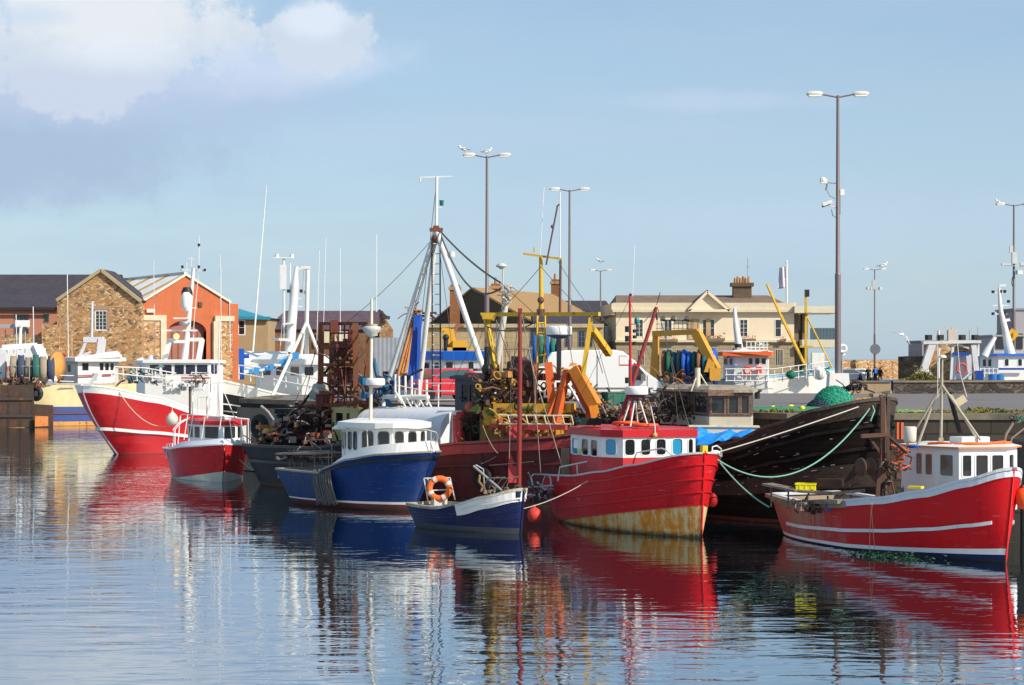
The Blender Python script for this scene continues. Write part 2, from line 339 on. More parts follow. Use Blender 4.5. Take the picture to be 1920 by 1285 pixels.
# pier: solid with coping, tarmac on top
near = [(60, 60), (16.5, 64.0), (8.9, 64.3), (-1.4, 75), (-12.0, 88.0)]
pier = [(-12.0, 88), (-1.4, 75), (8.9, 64.3), (16.5, 64.0), (60, 60), (60, 150), (34.5, 150), (33.2, 106), (6.2, 103.5), (5.8, 250), (-1.6, 250), (-2.2, 98.5), (-11.4, 97)]
mb = MB(); mb.prism(pier, -3, QZ); struct(mb, 'quay', [WALLC])
def inset(off, pts):
    out = []; n = len(pts)
    for i in range(n):
        a, b, c = V(pts[i-1]), V(pts[i]), V(pts[(i+1) % n]); d1, d2 = (b-a).normalized(), (c-b).normalized()
        n1, n2 = V((-d1.y, d1.x)), V((-d2.y, d2.x)); bis = (n1+n2); bis = bis/max(.3, bis.length_squared)*2; out.append(tuple(b+bis*off))
    return out
cop_o = inset(-.07, pier); cop_i = inset(.75, pier); n = len(pier); mb = MB()
for i in (0, 1, 2, 3, 11, 12):
    j = (i+1) % n; a, b, c, d = cop_o[i], cop_o[j], cop_i[j], cop_i[i]
    mb.hexa([(a[0], a[1], QZ-.14), (b[0], b[1], QZ-.14), (c[0], c[1], QZ-.14), (d[0], d[1], QZ-.14)], [(a[0], a[1], QZ+.06), (b[0], b[1], QZ+.06), (c[0], c[1], QZ+.06), (d[0], d[1], QZ+.06)])
struct(mb, 'quay_coping', CONC)
mb = MB(); ins = [(-10.6, 88), (-.8, 76), (9.2, 65.2), (16.5, 64.9), (59.9, 60.9), (59.9, 149.9), (34.6, 149.9), (33.3, 105.8), (6.3, 103.3), (5.7, 249.9), (-1.5, 249.9), (-2.1, 98.4), (-10.9, 96.9)]; mb.face([(x, y, QZ+.008) for x, y in ins]); struct(mb, 'road', TARM)
mb = MB(); mb.beam((-12.05, 87.9, 1.4), (-3.2, 77.0, 1.4), .14, 2.75); mb.beam((-12.06, 87.8, 1.4), (-11.5, 96.8, 1.4), .14, 2.75); struct(mb, 'quay_facing', ground_mat((.23, .19, .14), (.17, .14, .10), (.09, .08, .06), .7))
# grass verge along the near edge, right-hand half (ground cover)
GR = ground_mat((.11, .13, .022), (.24, .18, .035), (.05, .07, .018), 1.6)
mb = MB(); rnd = random.Random(3)
def edge_pt(s):     # s metres of X along the near edge
    for a, b in zip(near[:-1], near[1:]):
        if b[0] <= s <= a[0]: t = (s-b[0])/(a[0]-b[0]); return V((s, b[1]+(a[1]-b[1])*t, 0))
    return V((s, 62, 0))
vs = []
for i in range(9000):
    x = rnd.uniform(4.5, 34); e = edge_pt(x); 
    dens = .55+.45*math.sin(x*1.3)*math.sin(x*.37+1)
    if rnd.random() > dens+.4: continue
    y = e.y+.85+rnd.random()**1.6*3.6; hgt = rnd.uniform(.05, .13)*(1.5 if dens > .75 else .8); w = rnd.uniform(.02, .07); a = rnd.uniform(0, 3.1)
    dx, dy = math.cos(a)*w, math.sin(a)*w; lx, ly = rnd.uniform(-.06, .06), rnd.uniform(-.06, .06)
    mb.face([(x-dx, y-dy, QZ), (x+dx, y+dy, QZ), (x+dx*.5+lx, y+dy*.5+ly, QZ+hgt), (x-dx*.6+lx, y-dy*.6+ly, QZ+hgt*.8)])
struct(mb, 'grass_verge', GR, kind='stuff')
mb = MB(); top = []
for i in range(60): x = 4.5+i*.5; e = edge_pt(x); top.append((x, e.y+.82, QZ+.012)); 
bot = [(p[0], p[1]+2.6+.8*math.sin(p[0]*1.7)+.4*math.sin(p[0]*4.1), QZ+.012) for p in top]
for i in range(59): mb.face([top[i], top[i+1], bot[i+1], bot[i]])
struct(mb, 'verge_soil', GR, kind='stuff')

# far shore
mb = MB(); shore = [(-300, 163), (-33, 163), (-12, 172), (-2, 176), (30, 186), (70, 186), (300, 150), (400, 400), (120, 420), (62, 262), (30, 300), (-300, 600)]
mb.prism(shore, -3, GZ); struct(mb, 'far_shore', [ground_mat((.25, .21, .16), (.18, .16, .13), (.12, .11, .09), .2)])

# ---------------------------------------------------------------- parapet walls on the pier
DKST = rubble([(.05, .042, .038), (.10, .08, .065), (.03, .027, .025), (.14, .11, .08)], 2.6, (.02, .018, .016), key='dkst')
mb = MB(); a, b = at(1671, 735, 102.6), at(2000, 735, 105); a.z = b.z = 0
mb.beam((a.x, a.y, QZ+.30), (b.x, b.y, QZ+.30), .45, .58); mb.mat(1).beam((a.x-.03, a.y, QZ+.64), (b.x+.03, b.y, QZ+.64), .6, .1)
solo(mb, 'parapet_wall', [DKST, CONC], 'long dark rubble parapet wall with tan coping at the back of the pier', 'wall')
mb = MB(); a2 = at(1589, 735, 102.6); mb.beam((a2.x, a2.y, QZ+.30), (a.x-.05, a.y, QZ+.30), .45, .58); mb.mat(1).beam((a2.x-.02, a2.y, QZ+.64), (a.x-.07, a.y, QZ+.64), .58, .09)
solo(mb, 'parapet_wall', [paint((.40, .29, .17), .9, .4), CONC], 'short smooth tan parapet wall just right of the tall lamp base', 'wall')

# ---------------------------------------------------------------- buildings
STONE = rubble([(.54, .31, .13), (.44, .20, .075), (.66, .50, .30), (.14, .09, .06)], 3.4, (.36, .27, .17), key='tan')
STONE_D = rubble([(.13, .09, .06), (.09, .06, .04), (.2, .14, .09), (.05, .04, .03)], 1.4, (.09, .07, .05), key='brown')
SLATE = brick((.075, .065, .08), (.055, .05, .06), (.03, .03, .035), 1.0, .45, .3, .012, .75, 'XY', stain=.2)
SALMON = paint((.52, .22, .14), .85, .15); ORANGE = paint((.50, .135, .055), .85, .35); GLS = glass((.02, .025, .03), .0); WHT = paint((.78, .77, .72), .5, .2)
def gable_prism(mb, A, Bp, peak, ext, wall_m=0, over=.35, roof_th=.22, z0=GZ, roof=True, rm=1):
    """gable front A-B with a peak, extruded along ext"""
    A, Bp, peak, e = V(A), V(Bp), V(peak), V(ext); A0, B0 = V((A.x, A.y, z0)), V((Bp.x, Bp.y, z0)); mb.mat(wall_m)
    fr = [A0, B0, Bp, peak, A]; bk = [p+e for p in fr]; mb.face(fr); mb.face(bk[::-1]); mb.face([A0, A, A+e, A0+e]); mb.face([B0, B0+e, Bp+e, Bp])
    return A, Bp, peak, e
def roof_slabs(A, Bp, peak, e, over=.3, th=.2, front=.2):
    mb = MB(); A, Bp, peak, e = V(A), V(Bp), V(peak), V(e); f = -e.normalized()*front; up = V((0, 0, .04))
    for s in (A, Bp):
        d = (s-peak).normalized(); q = s+d*over; pts = [peak+f+up, q+f+up, q+e+up, peak+e+up]
        nn = (pts[1]-pts[0]).cross(pts[3]-pts[0]); 
        if nn.z < 0: pts = pts[::-1]; nn = -nn
        pts = [p+nn.normalized()*th for p in pts]; mb.slab(pts, th-.02, nn.normalized())
    return mb
def put_window(P, u0, u1, z0, z1, parent, name='window', mats=None, bars=(1, 3), fw=.08, label=None, world=True, rr=0, proud=.03, bt=.05):
    return build(window_mb(P, u0, u1, z0, z1, fw, rr, proud, bars, bt), name, mats or [WHT, GLS], parent, world, label)

# B1 salmon warehouse with slate roof + stone gable wing
t = thing('warehouse', 'long salmon warehouse with black slate roof at the far left', 'building', at(40, 0, 190).xy.to_3d()+V((0, 0, GZ)))
Yf = 188; a = at(-80, 577, Yf); b = at(150, 577, Yf); mb = MB(); L = b.x-a.x
uu = lambda px: at(px, 0, Yf).x-a.x; zz = lambda py: at(0, py, Yf).z
holes = [(uu(83), uu(91), zz(604), zz(589)), (uu(28), uu(53), zz(625), zz(591)), (uu(-60), uu(-20), zz(625), zz(591))]
P = wall(mb, (a.x, Yf), (b.x, Yf), GZ, a.z, holes, .3); mb.box(((a.x+b.x)/2, Yf+10, (GZ+a.z)/2), (L, 19, a.z-GZ-.02)); build(mb, 'wall', SALMON, t, True)
for h_ in holes: put_window(P, *h_, t, bars=(2, 2) if h_[1]-h_[0] > 1 else (0, 0), mats=[paint((.2, .18, .17), .6), GLS])
pk0, pk1 = at(-80, 519, 198), at(166, 515, 198); mb = MB()
mb.slab([(a.x, Yf-.5, a.z), (b.x+2, Yf-.5, b.z), (b.x+2, 198, pk1.z), (a.x, 198, pk1.z)], .25, V((0, -.75, .66))); mb.slab([(a.x, 198, pk1.z), (b.x+2, 198, pk1.z), (b.x+2, 208, a.z), (a.x, 208, a.z)], .25, V((0, .75, .66)))
build(mb, 'roof', SLATE, t, True); mb = MB(); mb.beam((a.x, Yf-.62, a.z-.12), (at(106, 0, Yf).x, Yf-.62, a.z-.12), .16, .2); build(mb, 'gutter', paint((.03, .03, .035), .5), t, True)
t = thing('stone_gable_building', 'rubble stone gabled building with one small white paned window', 'building', (at(190, 0, 181).x, 181, GZ))
A_, B_, pk = at(107, 566, 180), at(265, 568, 180), at(190, 509, 180); mb = MB(); Lg = B_.x-A_.x; zz = lambda py: at(0, py, 180).z; uu = lambda px: at(px, 0, 180).x-A_.x
up_ = pk.x-A_.x; topf = lambda u: A_.z+(pk.z-A_.z)*(u/up_) if u < up_ else pk.z+(B_.z-pk.z)*((u-up_)/(Lg-up_))
hw = (uu(180), uu(199), zz(618), zz(584)); P = wall(mb, (A_.x, 180), (B_.x, 180), GZ, topf, [hw, (up_, up_+.001, -9, -8)], .4)
mb.face([(A_.x, 180, GZ), (A_.x, 180, A_.z), (A_.x, 185, A_.z), (A_.x, 185, GZ)]); mb.face([(B_.x, 180, GZ), (B_.x, 185, GZ), (B_.x, 185, B_.z), (B_.x, 180, B_.z)]); build(mb, 'wall', STONE, t, True)
build(roof_slabs((A_.x, 180.5, A_.z), (B_.x, 180.5, B_.z), (pk.x, 180.5, pk.z), (0, 5, 0), .05, .2, .0), 'roof', SLATE, t, True)
mb = MB(); 
for s_, q in ((A_, pk), (pk, B_)): mb.beam(V((s_.x, 179.95, s_.z+.12)), V((q.x, 179.95, q.z+.12)), .5, .28)
build(mb, 'coping', paint((.42, .33, .2), .85, .4), t, True); put_window(P, *hw, t, bars=(2, 4), fw=.12)
mb = MB(); mb.beam(P(hw[0]-.3, hw[3]+.3, .03), P(hw[1]+.3, hw[3]+.3, .03), .1, .35); mb.beam(P(hw[1]+.22, hw[2], .03), P(hw[1]+.22, hw[3], .03), .25, .1); build(mb, 'lintel', paint((.42, .24, .15), .85), t, True)
# low stone yard walls in front
mb = MB(); a = at(5, 682, 176); b = at(135, 0, 176); mb.box(((a.x+b.x)/2, 176, (GZ+at(0, 628, 176).z)/2), (b.x-a.x, .8, at(0, 628, 176).z-GZ)); c = at(113, 0, 175.5); d_ = at(81, 0, 175.5)
mb.box(((c.x+d_.x)/2, 175.4, (GZ+at(0, 609, 175).z)/2), (c.x-d_.x, .9, at(0, 609, 175).z-GZ)); solo(mb, 'yard_wall', STONE, 'low rubble stone yard wall with a taller block before the salmon warehouse', 'wall')
# B2 orange gabled shed, turned a little
t = thing('orange_shed', 'orange rendered gabled shed with big arched doorway and striped roof', 'building', (at(350, 0, 184).x, 184, GZ))
A_, B_, pk = at(266, 567, 181.5), at(432, 569, 186), at(347, 517, 183.9); e = V((-10.2, 18, 0)); dd = (B_-A_); dd.z = 0; Lg = dd.length; dn = dd.normalized()
uof = lambda px: Lg*((px-266)/(432-266)); mb = MB(); up_ = uof(347); zt = lambda u: A_.z+(pk.z-A_.z)*(u/up_) if u < up_ else pk.z+(B_.z-pk.z)*((u-up_)/(Lg-up_))
zz = lambda py: at(0, py, 183.9).z; nrm = V((dn.y, -dn.x, 0))
cx, r_ = uof(350), uof(386)-uof(350); zsp = zz(622); rise = zz(601)-zsp; K = 14
arch = [(cx+r_*math.cos(math.pi*(1-i/K)), zsp+rise*math.sin(math.pi*i/K)) for i in range(K+1)]
PP = lambda u, z, o=0.0: V((A_.x, A_.y, 0))+dn*u+V((0, 0, z))+nrm*o
mb.face([PP(0, GZ), PP(arch[0][0], GZ), PP(arch[0][0], zsp), PP(arch[0][0], zt(arch[0][0])), PP(0, zt(0))]); mb.face([PP(arch[-1][0], GZ), PP(Lg, GZ), PP(Lg, zt(Lg)), PP(arch[-1][0], zt(arch[-1][0])), PP(arch[-1][0], zsp)])
us = [p[0] for p in arch]
for i in range(K):
    (u0, z0), (u1, z1) = arch[i], arch[i+1]; mb.face([PP(u0, z0), PP(u1, z1), PP(u1, zt(u1)), PP(u0, zt(u0))]); mb.face([PP(u0, z0), PP(u0, z0, -.7), PP(u1, z1, -.7), PP(u1, z1)])
mb.face([PP(Lg, zt(Lg)), PP(Lg, zt(Lg)-.1), PP(Lg, zt(Lg)-.1)]); mb.box(PP(Lg+.3, (zz(569)+GZ)/2, -.2), (.9, .6, zz(569)-GZ), math.atan2(dn.y, dn.x))
for s_ in (0, Lg): mb.face([PP(s_, GZ), PP(s_, GZ)+e, PP(s_, zt(s_))+e, PP(s_, zt(s_))])
build(mb, 'wall', ORANGE, t, True)
mb = MB(); mb.face([PP(u, z, -.6) for u, z in arch]+[PP(arch[-1][0], GZ, -.6), PP(arch[0][0], GZ, -.6)]); 
for i in range(1, 6): uq = arch[0][0]+(arch[-1][0]-arch[0][0])*i/6; mb.beam(PP(uq, GZ, -.55), PP(uq, zsp+.2, -.55), .1, .06)
build(mb, 'door', paint((.33, .13, .10), .7), t, True)
for (x0, x1), lab in (((266, 306), None), ((400, 434), None)):
    mb = MB(); u0, u1 = uof(x0)+.02, uof(x1); mb.beam(PP((u0+u1)/2, GZ, .12), PP((u0+u1)/2, zz(602), .12), u1-u0, .3, up=nrm)
    mb.mat(1).beam(PP(u0, zz(597), .16), PP(u1+.15, zz(597), .16), .42, zz(592)-zz(602)); ue = u1-.15 if x0 < 300 else u0+.1; mb.beam(PP(ue, GZ, .2), PP(ue, zz(602), .2), .55, .42, up=nrm); build(mb, 'stone_pier', [STONE, paint((.60, .53, .38), .8, .3)], t, True)
rm = striped([(.93, .91, .86), (.72, .36, .02)], .24, 1, .6, .70)
build(roof_slabs(PP(0, zt(0)), PP(Lg, zt(Lg)), PP(up_, zt(up_)), e, .05, .15, -.2), 'roof', rm, t, True); mb = MB(); mb.beam(PP(up_, zt(up_)+.25), PP(up_, zt(up_)+.25)+e, .3, .2)
for s_ in ((0, up_), (up_, Lg)): mb.beam(PP(s_[0], zt(s_[0])+.1, .02), PP(s_[1], zt(s_[1])+.1, .02), .35, .2)
build(mb, 'coping', paint((.68, .62, .52), .7), t, True); mb = MB(); mb.box(PP(uof(374), zz(571), .05), (.35, .2, .45), math.atan2(dn.y, dn.x)); build(mb, 'vent', paint((.1, .05, .03)), t, True)
mb = MB(); mb.box(PP(uof(281), zz(584), .2), (.7, .4, .35)); build(mb, 'wall_lamp', WHT, t, True)
# B3 tan building with blue roof
t = thing('tan_building', 'tan rendered building with turquoise roof beside the orange shed', 'building', (at(475, 0, 196).x, 196, GZ)); Y = 194; a, b = at(438, 596, Y), at(502, 597, Y); mb = MB()
uu = lambda px: at(px, 0, Y).x-a.x; zz = lambda py: at(0, py, Y).z; hw = (uu(448), uu(458), zz(627), zz(602)); P = wall(mb, (a.x, Y), (b.x, Y), GZ, a.z, [hw], .3); mb.face([(b.x, Y, GZ), (b.x, Y+9, GZ), (b.x, Y+9, b.z), (b.x, Y, b.z)]); mb.face([(a.x, Y, GZ), (a.x, Y, a.z), (a.x, Y+9, a.z), (a.x, Y+9, GZ)])
build(mb, 'wall', paint((.40, .29, .16), .85, .3), t, True); put_window(P, *hw, t, bars=(0, 1), fw=.12)
mb = MB(); r1, r2 = at(442, 579, Y+4), at(466, 582, Y+4); lo = [(a.x-.3, Y-.4, a.z), (b.x+.3, Y-.4, a.z-.05), (b.x+.3, Y+9, a.z), (a.x-.3, Y+9, a.z)]; hi = [(a.x, Y+4, r1.z), (b.x-3.4, Y+4, r1.z-.3)]
mb.face([lo[0], lo[1], hi[1], hi[0]]); mb.face([lo[1], lo[2], hi[1]]); mb.face([lo[2], lo[3], hi[0], hi[1]]); mb.face([lo[3], lo[0], hi[0]]); mb.beam(lo[0], lo[1], .12, .3); build(mb, 'roof', paint((.03, .25, .36), .5, .15), t, True)
# B4 house with purple-grey slate roof, hidden yards
t = thing('slate_roof_house', 'low building with weathered purple slate roof and orange brick gable end', 'building', (at(610, 0, 202).x, 202, GZ)); Y = 200; zz = lambda py: at(0, py, Y).z; X_ = lambda px: at(px, 0, Y).x
mb = MB(); x0, x1 = X_(504), X_(722); ez = zz(618); rz_ = at(0, 583, Y+5).z; mb.box(((x0+x1)/2, Y+5, (GZ+ez)/2), (x1-x0, 10, ez-GZ)); mb.face([(x1+.01, Y, ez), (x1+.01, Y+10, ez), (x1-.6, Y+5, rz_)]); build(mb, 'wall', brick((.26, .115, .06), (.20, .10, .06), (.2, .16, .12), 1, .5, .2, .02), t, True)
mb = MB(); A0, B0, C0, D0 = V((x0-.3, Y-.3, ez)), V((x1, Y-.3, ez)), V((X_(712), Y+5, rz_)), V((X_(520)+.2, Y+5, rz_)); mb.slab([A0, B0, C0, D0], .2, V((0, -.7, .7))); mb.slab([D0, C0, (x1, Y+10.3, ez), (x0-.3, Y+10.3, ez)], .2, V((0, .7, .7))); mb.face([A0, D0, (x0-.3, Y+10.3, ez)])
build(mb, 'roof', brick((.15, .095, .115), (.10, .075, .10), (.06, .045, .05), 1.0, .5, .42, .03, .75, 'XY', stain=.5), t, True)
mb = MB(); mb.box(((X_(598)+X_(652))/2, Y-.4, (zz(643)+zz(622))/2), (X_(652)-X_(598), .3, zz(622)-zz(643))); build(mb, 'sign_board', paint((.66, .6, .42), .7), t, True)
mb = MB(); q = V((X_(722), Y-.4, zz(588))); mb.slab([(X_(712), Y-.4, zz(583)), (X_(737), Y-.4, zz(618)), (X_(737), Y-.4, zz(660)), (X_(712), Y-.4, zz(660))], .6, V((0, -1, 0))); build(mb, 'gable', rubble([(.42, .24, .10), (.38, .14, .06), (.5, .36, .2), (.2, .12, .07)], 2.2), t, True)
mb = MB(); mb.beam((X_(711), Y-.5, zz(582)), (X_(726), Y-.5, zz(596)), .9, .25); mb.beam((X_(719), Y-1, zz(594)), (X_(732), Y-1, zz(597)), .5, .35); build(mb, 'ridge_cap', SLATE, t, True)
# grey corrugated shed below it
mb = MB(); x0, x1 = X_(705), X_(765); mb.box(((x0+x1)/2, 190, (GZ+at(0, 634, 190).z)/2), (x1-x0, 6, at(0, 634, 190).z-GZ)); solo(mb, 'metal_shed', striped([(.36, .38, .42), (.25, .27, .31)], 2.5, 0, .5), 'pale grey corrugated metal shed below the brick gable', 'shed')
# B5 brown house row with chimneys, ashlar front
t = thing('brown_house', 'brown roofed house with dark rendered gable and tall brick chimneys', 'building', (at(960, 0, 205).x, 205, GZ))
A_, B_, pk = at(812, 606, 203), at(992, 603, 196), at(886, 543, 200); e = V((8.4, 21, 0)); mb = MB(); A_, B_, pk, e = gable_prism(mb, A_, B_, pk, e); build(mb, 'wall', paint((.085, .07, .05), .9, .3), t, True)
build(roof_slabs(A_, B_, pk, e, .4, .2, .1), 'roof', paint((.33, .20, .085), .85, .3, .25, (.2, .13, .05)), t, True)
CH = brick((.36, .13, .05), (.28, .10, .04), (.2, .15, .1), 1, .3, .12, .015)
for (xa, xb, ya, yb, Yc) in ((842, 864, 533, 610, 201), (918, 941, 531, 595, 205), (1032, 1050, 523, 560, 224)):
    mb = MB(); p, q = at(xa, yb, Yc), at(xb, ya, Yc); w = q.x-p.x; cxx = (p.x+q.x)/2; mb.box((cxx, Yc, (p.z+q.z-.6)/2), (w*.86, w*.8, q.z-p.z-.6)); mb.mat(1).box((cxx, Yc, q.z-.45), (w*1.08, w, .3)); mb.mat(0).box((cxx, Yc, q.z-.2), (w*.8, w*.75, .25)); mb.mat(1).lathe((cxx, Yc, q.z-.08), [(.18, 0), (.14, .65)], 8); build(mb, 'chimney', [CH, paint((.4, .24, .11), .9)], t, True)
t = thing('ashlar_building', 'long low tan ashlar stone building behind the masts', 'building', (at(980, 0, 192).x, 192, GZ)); Y = 190; zz = lambda py: at(0, py, Y).z; X_ = lambda px: at(px, 0, Y).x; mb = MB()
hs = [(X_(p)-X_(800), X_(p+w)-X_(800), zz(650), zz(612+dy)) for p, w, dy in ((995, 13, 3), (1060, 12, 6), (1085, 11, 10), (1100, 10, 10))]
P = wall(mb, (X_(800), Y), (X_(1132), Y), GZ, zz(609), hs, .4); mb.box(((X_(800)+X_(1132))/2, Y+3.6, (GZ+zz(609))/2-.01), (X_(1132)-X_(800), 6, zz(609)-GZ-.02)); build(mb, 'wall', brick((.40, .30, .16), (.46, .36, .21), (.3, .22, .13), 1, 1.1, .45, .02, stain=.35), t, True)
mb = MB(); mb.beam((X_(798), Y-.1, zz(611)), (X_(1132), Y-.1, zz(611)), .5, .35); build(mb, 'cornice', paint((.45, .36, .22), .85), t, True)
for h_ in hs: put_window(P, *h_, t, mats=[paint((.15, .15, .2), .5), GLS], bars=(1, 2))
mb = MB(); mb.slab([(X_(1000), Y+.2, zz(612)), (X_(1132), Y+.2, zz(612)), (X_(1108), Y+9, at(0, 588, Y+9).z), (X_(1000), Y+9, at(0, 588, Y+9).z)], .2, V((0, -.8, .6))); build(mb, 'roof', SLATE, t, True)
mb = MB()
for p in range(812, 1010, 9): mb.beam(at(p, 684, 178), at(p, 655, 178), .05)
mb.beam(at(808, 655, 178), at(1010, 655, 178), .07, .07); mb.beam(at(808, 681, 178), at(1010, 681, 178), .05, .05); mb.beam(at(808, 655, 178), V((at(808, 0, 178).x, 178, GZ)), .07); solo(mb, 'railing', paint((.05, .05, .05), .6), 'thin black railing in front of the tan ashlar building', 'railing')
# dark small house between brown house and cream building
t = thing('slate_cottage', 'small dark slate roofed house squeezed beside the cream building', 'building', (at(1105, 0, 222).x, 222, GZ)); Y = 225; zz = lambda py: at(0, py, Y).z; X_ = lambda px: at(px, 0, Y).x; mb = MB()
mb.box(((X_(1060)+X_(1150))/2, Y+4, (GZ+zz(585))/2), (X_(1150)-X_(1060), 8, zz(585)-GZ)); build(mb, 'wall', paint((.12, .1, .08), .9), t, True); mb = MB(); mb.slab([(X_(1050), Y-.4, zz(586)), (X_(1152), Y-.4, zz(586)), (X_(1140), Y+5, at(0, 564, Y+5).z), (X_(1062), Y+5, at(0, 564, Y+5).z)], .2, V((0, -.8, .6))); build(mb, 'roof', SLATE, t, True)
# B6 cream building
t = thing('cream_building', 'cream two-storey harbour building with pediment and flower boxes', 'building', (at(1320, 0, 214).x, 214, GZ)); Y = 210; zz = lambda py: at(0, py, Y).z; x0, x1 = at(1155, 0, Y).x, at(1489, 0, Y).x; U = lambda px: at(px, 0, Y).x-x0
CREAM = paint((.76, .64, .46), .8, .12); ASH = brick((.42, .33, .21), (.36, .29, .19), (.24, .19, .13), 1, 1.2, .5, .03, stain=.3)
uph = [(U(a_), U(b_), zz(631), zz(600)) for a_, b_ in ((1246, 1259), (1318, 1326), (1332, 1339), (1388, 1401), (1454, 1464), (1192, 1205))]; loh = [(U(a_), U(b_), zz(685), zz(656)) for a_, b_ in ((1454, 1467), (1388, 1400), (1245, 1259), (1268, 1282), (1195, 1207), (1330, 1342))]
mb = MB(); P = wall(mb, (x0, Y), (x1, Y), zz(640), zz(585), uph, .35); wall(mb, (at(1132, 0, Y+13).x, Y+13), (x0, Y), zz(640), zz(585), [(5, 6, zz(628), zz(602))], .3); mb.face([(x1, Y, zz(640)), (x1, Y+14, zz(640)), (x1, Y+14, zz(585)), (x1, Y, zz(585))]); build(mb, 'upper_wall', CREAM, t, True)
mb = MB(); Pl = wall(mb, (x0, Y-.15), (x1, Y-.15), GZ, zz(640), loh, .35); wall(mb, (at(1132, 0, Y+13).x, Y+13), (x0, Y-.15), GZ, zz(640), [], .3); mb.face([(x1, Y-.15, GZ), (x1, Y+14, GZ), (x1, Y+14, zz(640)), (x1, Y-.15, zz(640))]); build(mb, 'ground_floor_wall', ASH, t, True)
for h_ in uph: put_window(P, *h_, t, bars=(0, 1) if h_[1]-h_[0] < .6 else (1, 3), fw=.09)
for h_ in loh: put_window(Pl, *h_, t, bars=(3, 0), fw=.07, mats=[paint((.55, .5, .4), .7), glass((.05, .04, .04), 0)])
mb = MB(); mb.beam((x0-.4, Y-.2, zz(583)), (x1+.3, Y-.2, zz(583)), .6, .3); mb.beam((x0-.3, Y-.1, zz(576.5)), (x1+.2, Y-.1, zz(576.5)), .35, .95); mb.beam((x0-.1, Y-.25, zz(640)), (x1+.1, Y-.25, zz(640)), .4, .22)
mb.beam((at(1132, 0, Y+13).x-.2, Y+13, zz(580)), (x0-.3, Y-.3, zz(580)), .4, 1.2)
build(mb, 'cornice', paint((.66, .57, .40), .8, .2), t, True)
mb = MB(); l_, r_, p_ = V((U(1290)+x0, Y-.6, zz(584))), V((U(1366)+x0, Y-.6, zz(584))), V((U(1325)+x0, Y-.6, zz(549))); mb.slab([l_, r_, p_], .5, V((0, -1, 0)))
for a_, b_ in ((l_, p_), (p_, r_), (l_, r_)): mb.beam(a_+V((0, -.15, .05)), b_+V((0, -.15, .05)), .6, .28)
build(mb, 'pediment', CREAM, t, True); mb = MB(); pb = p_+V((0, 8, 0)); mb.slab([l_+V((-.2, 0, .2)), p_+V((0, 0, .3)), pb, l_+V((-.2, 8, .2))], .1, V((-.7, 0, .7))); mb.slab([p_+V((0, 0, .3)), r_+V((.2, 0, .2)), r_+V((.2, 8, .2)), pb], .1, V((.7, 0, .7))); 
rz_ = at(0, 554, Y+7).z; ez = zz(576); xl, xr = at(1135, 0, Y+13).x, x1; rl, rr_ = at(1155, 0, Y+7).x, at(1440, 0, Y+7).x
mb.face([(x0, Y+.3, ez), (x1, Y+.3, ez), (rr_, Y+7, rz_), (rl, Y+7, rz_)]); mb.face([(xl, Y+13, ez), (x0, Y+.3, ez), (rl, Y+7, rz_)]); mb.face([(x1, Y+.3, ez), (x1, Y+14, ez), (rr_, Y+7, rz_)]); mb.face([(x1, Y+14, ez), (xl, Y+14, ez), (rl, Y+7, rz_), (rr_, Y+7, rz_)])
build(mb, 'roof', brick((.20, .15, .12), (.27, .18, .12), (.1, .08, .07), 1, .5, .4, .02, .8, 'XY', stain=.6), t, True)
mb = MB(); c0, c1 = at(1374, 568, Y+6), at(1408, 536, Y+6); cxx = (c0.x+c1.x)/2; w = c1.x-c0.x; mb.box((cxx, Y+6, (c0.z-1+c1.z)/2), (w, 1.3, c1.z-c0.z+1)); mb.box((cxx, Y+6, c1.z+.1), (w+.45, 1.7, .4)); mb.mat(1)
for i in range(6): mb.lathe((cxx-w/2+.25+i*(w-.5)/5, Y+6, c1.z+.3), [(.16, 0), (.13, .55+.15*(i % 2))], 8)
build(mb, 'chimney', [brick((.10, .07, .05), (.14, .09, .06), (.2, .15, .1), 1, .4, .15, .02), paint((.42, .24, .10), .8)], t, True)
mb = MB(); mb.tube([(cxx+.6, Y+5.6, c1.z), (cxx+.6, Y+5.6, at(0, 484, Y+6).z)], .035, 5); mb.beam((cxx+.35, Y+5.6, at(0, 501, Y+6).z), (cxx+.85, Y+5.6, at(0, 501, Y+6).z), .05); build(mb, 'aerial', paint((.3, .3, .3)), t, True)
for a_, b_, yy in ((1233, 1270, 637), (1314, 1358, 635), (1391, 1416, 636), (1462, 1472, 637)):
    mb = MB(); p, q = U(a_)+x0, U(b_)+x0; mb.box(((p+q)/2, Y-.5, zz(yy)-.1), (q-p, .4, .25)); rn = random.Random(a_); 
    for i in range(int((q-p)*60)):
        c = V((rn.uniform(p, q), Y-.5+rn.uniform(-.3, .2), zz(yy)+rn.uniform(-.1, .35+(.25 if abs(i % 37-18) < 6 else 0)))); s_ = rn.uniform(.05, .11); mb.mat(1 if rn.random() < .65 else 2); mb.face([c+V((rn.uniform(-1, 1), rn.uniform(-1, 1), rn.uniform(-1, 1)))*s_*1.3 for _ in range(3)])
    build(mb, 'flower_box', [paint((.25, .18, .1)), paint((.6, .05, .03), .8), paint((.06, .12, .03), .8)], t, True)
for px in (1295, 1303, 1328, 1310): mb = MB(); mb.beam((U(px)+x0, Y-.08, zz(636)), (U(px)+x0, Y-.08, zz(598)), .5 if px != 1310 else .15, .12); build(mb, 'pilaster', paint((.52, .36, .2), .8), t, True)
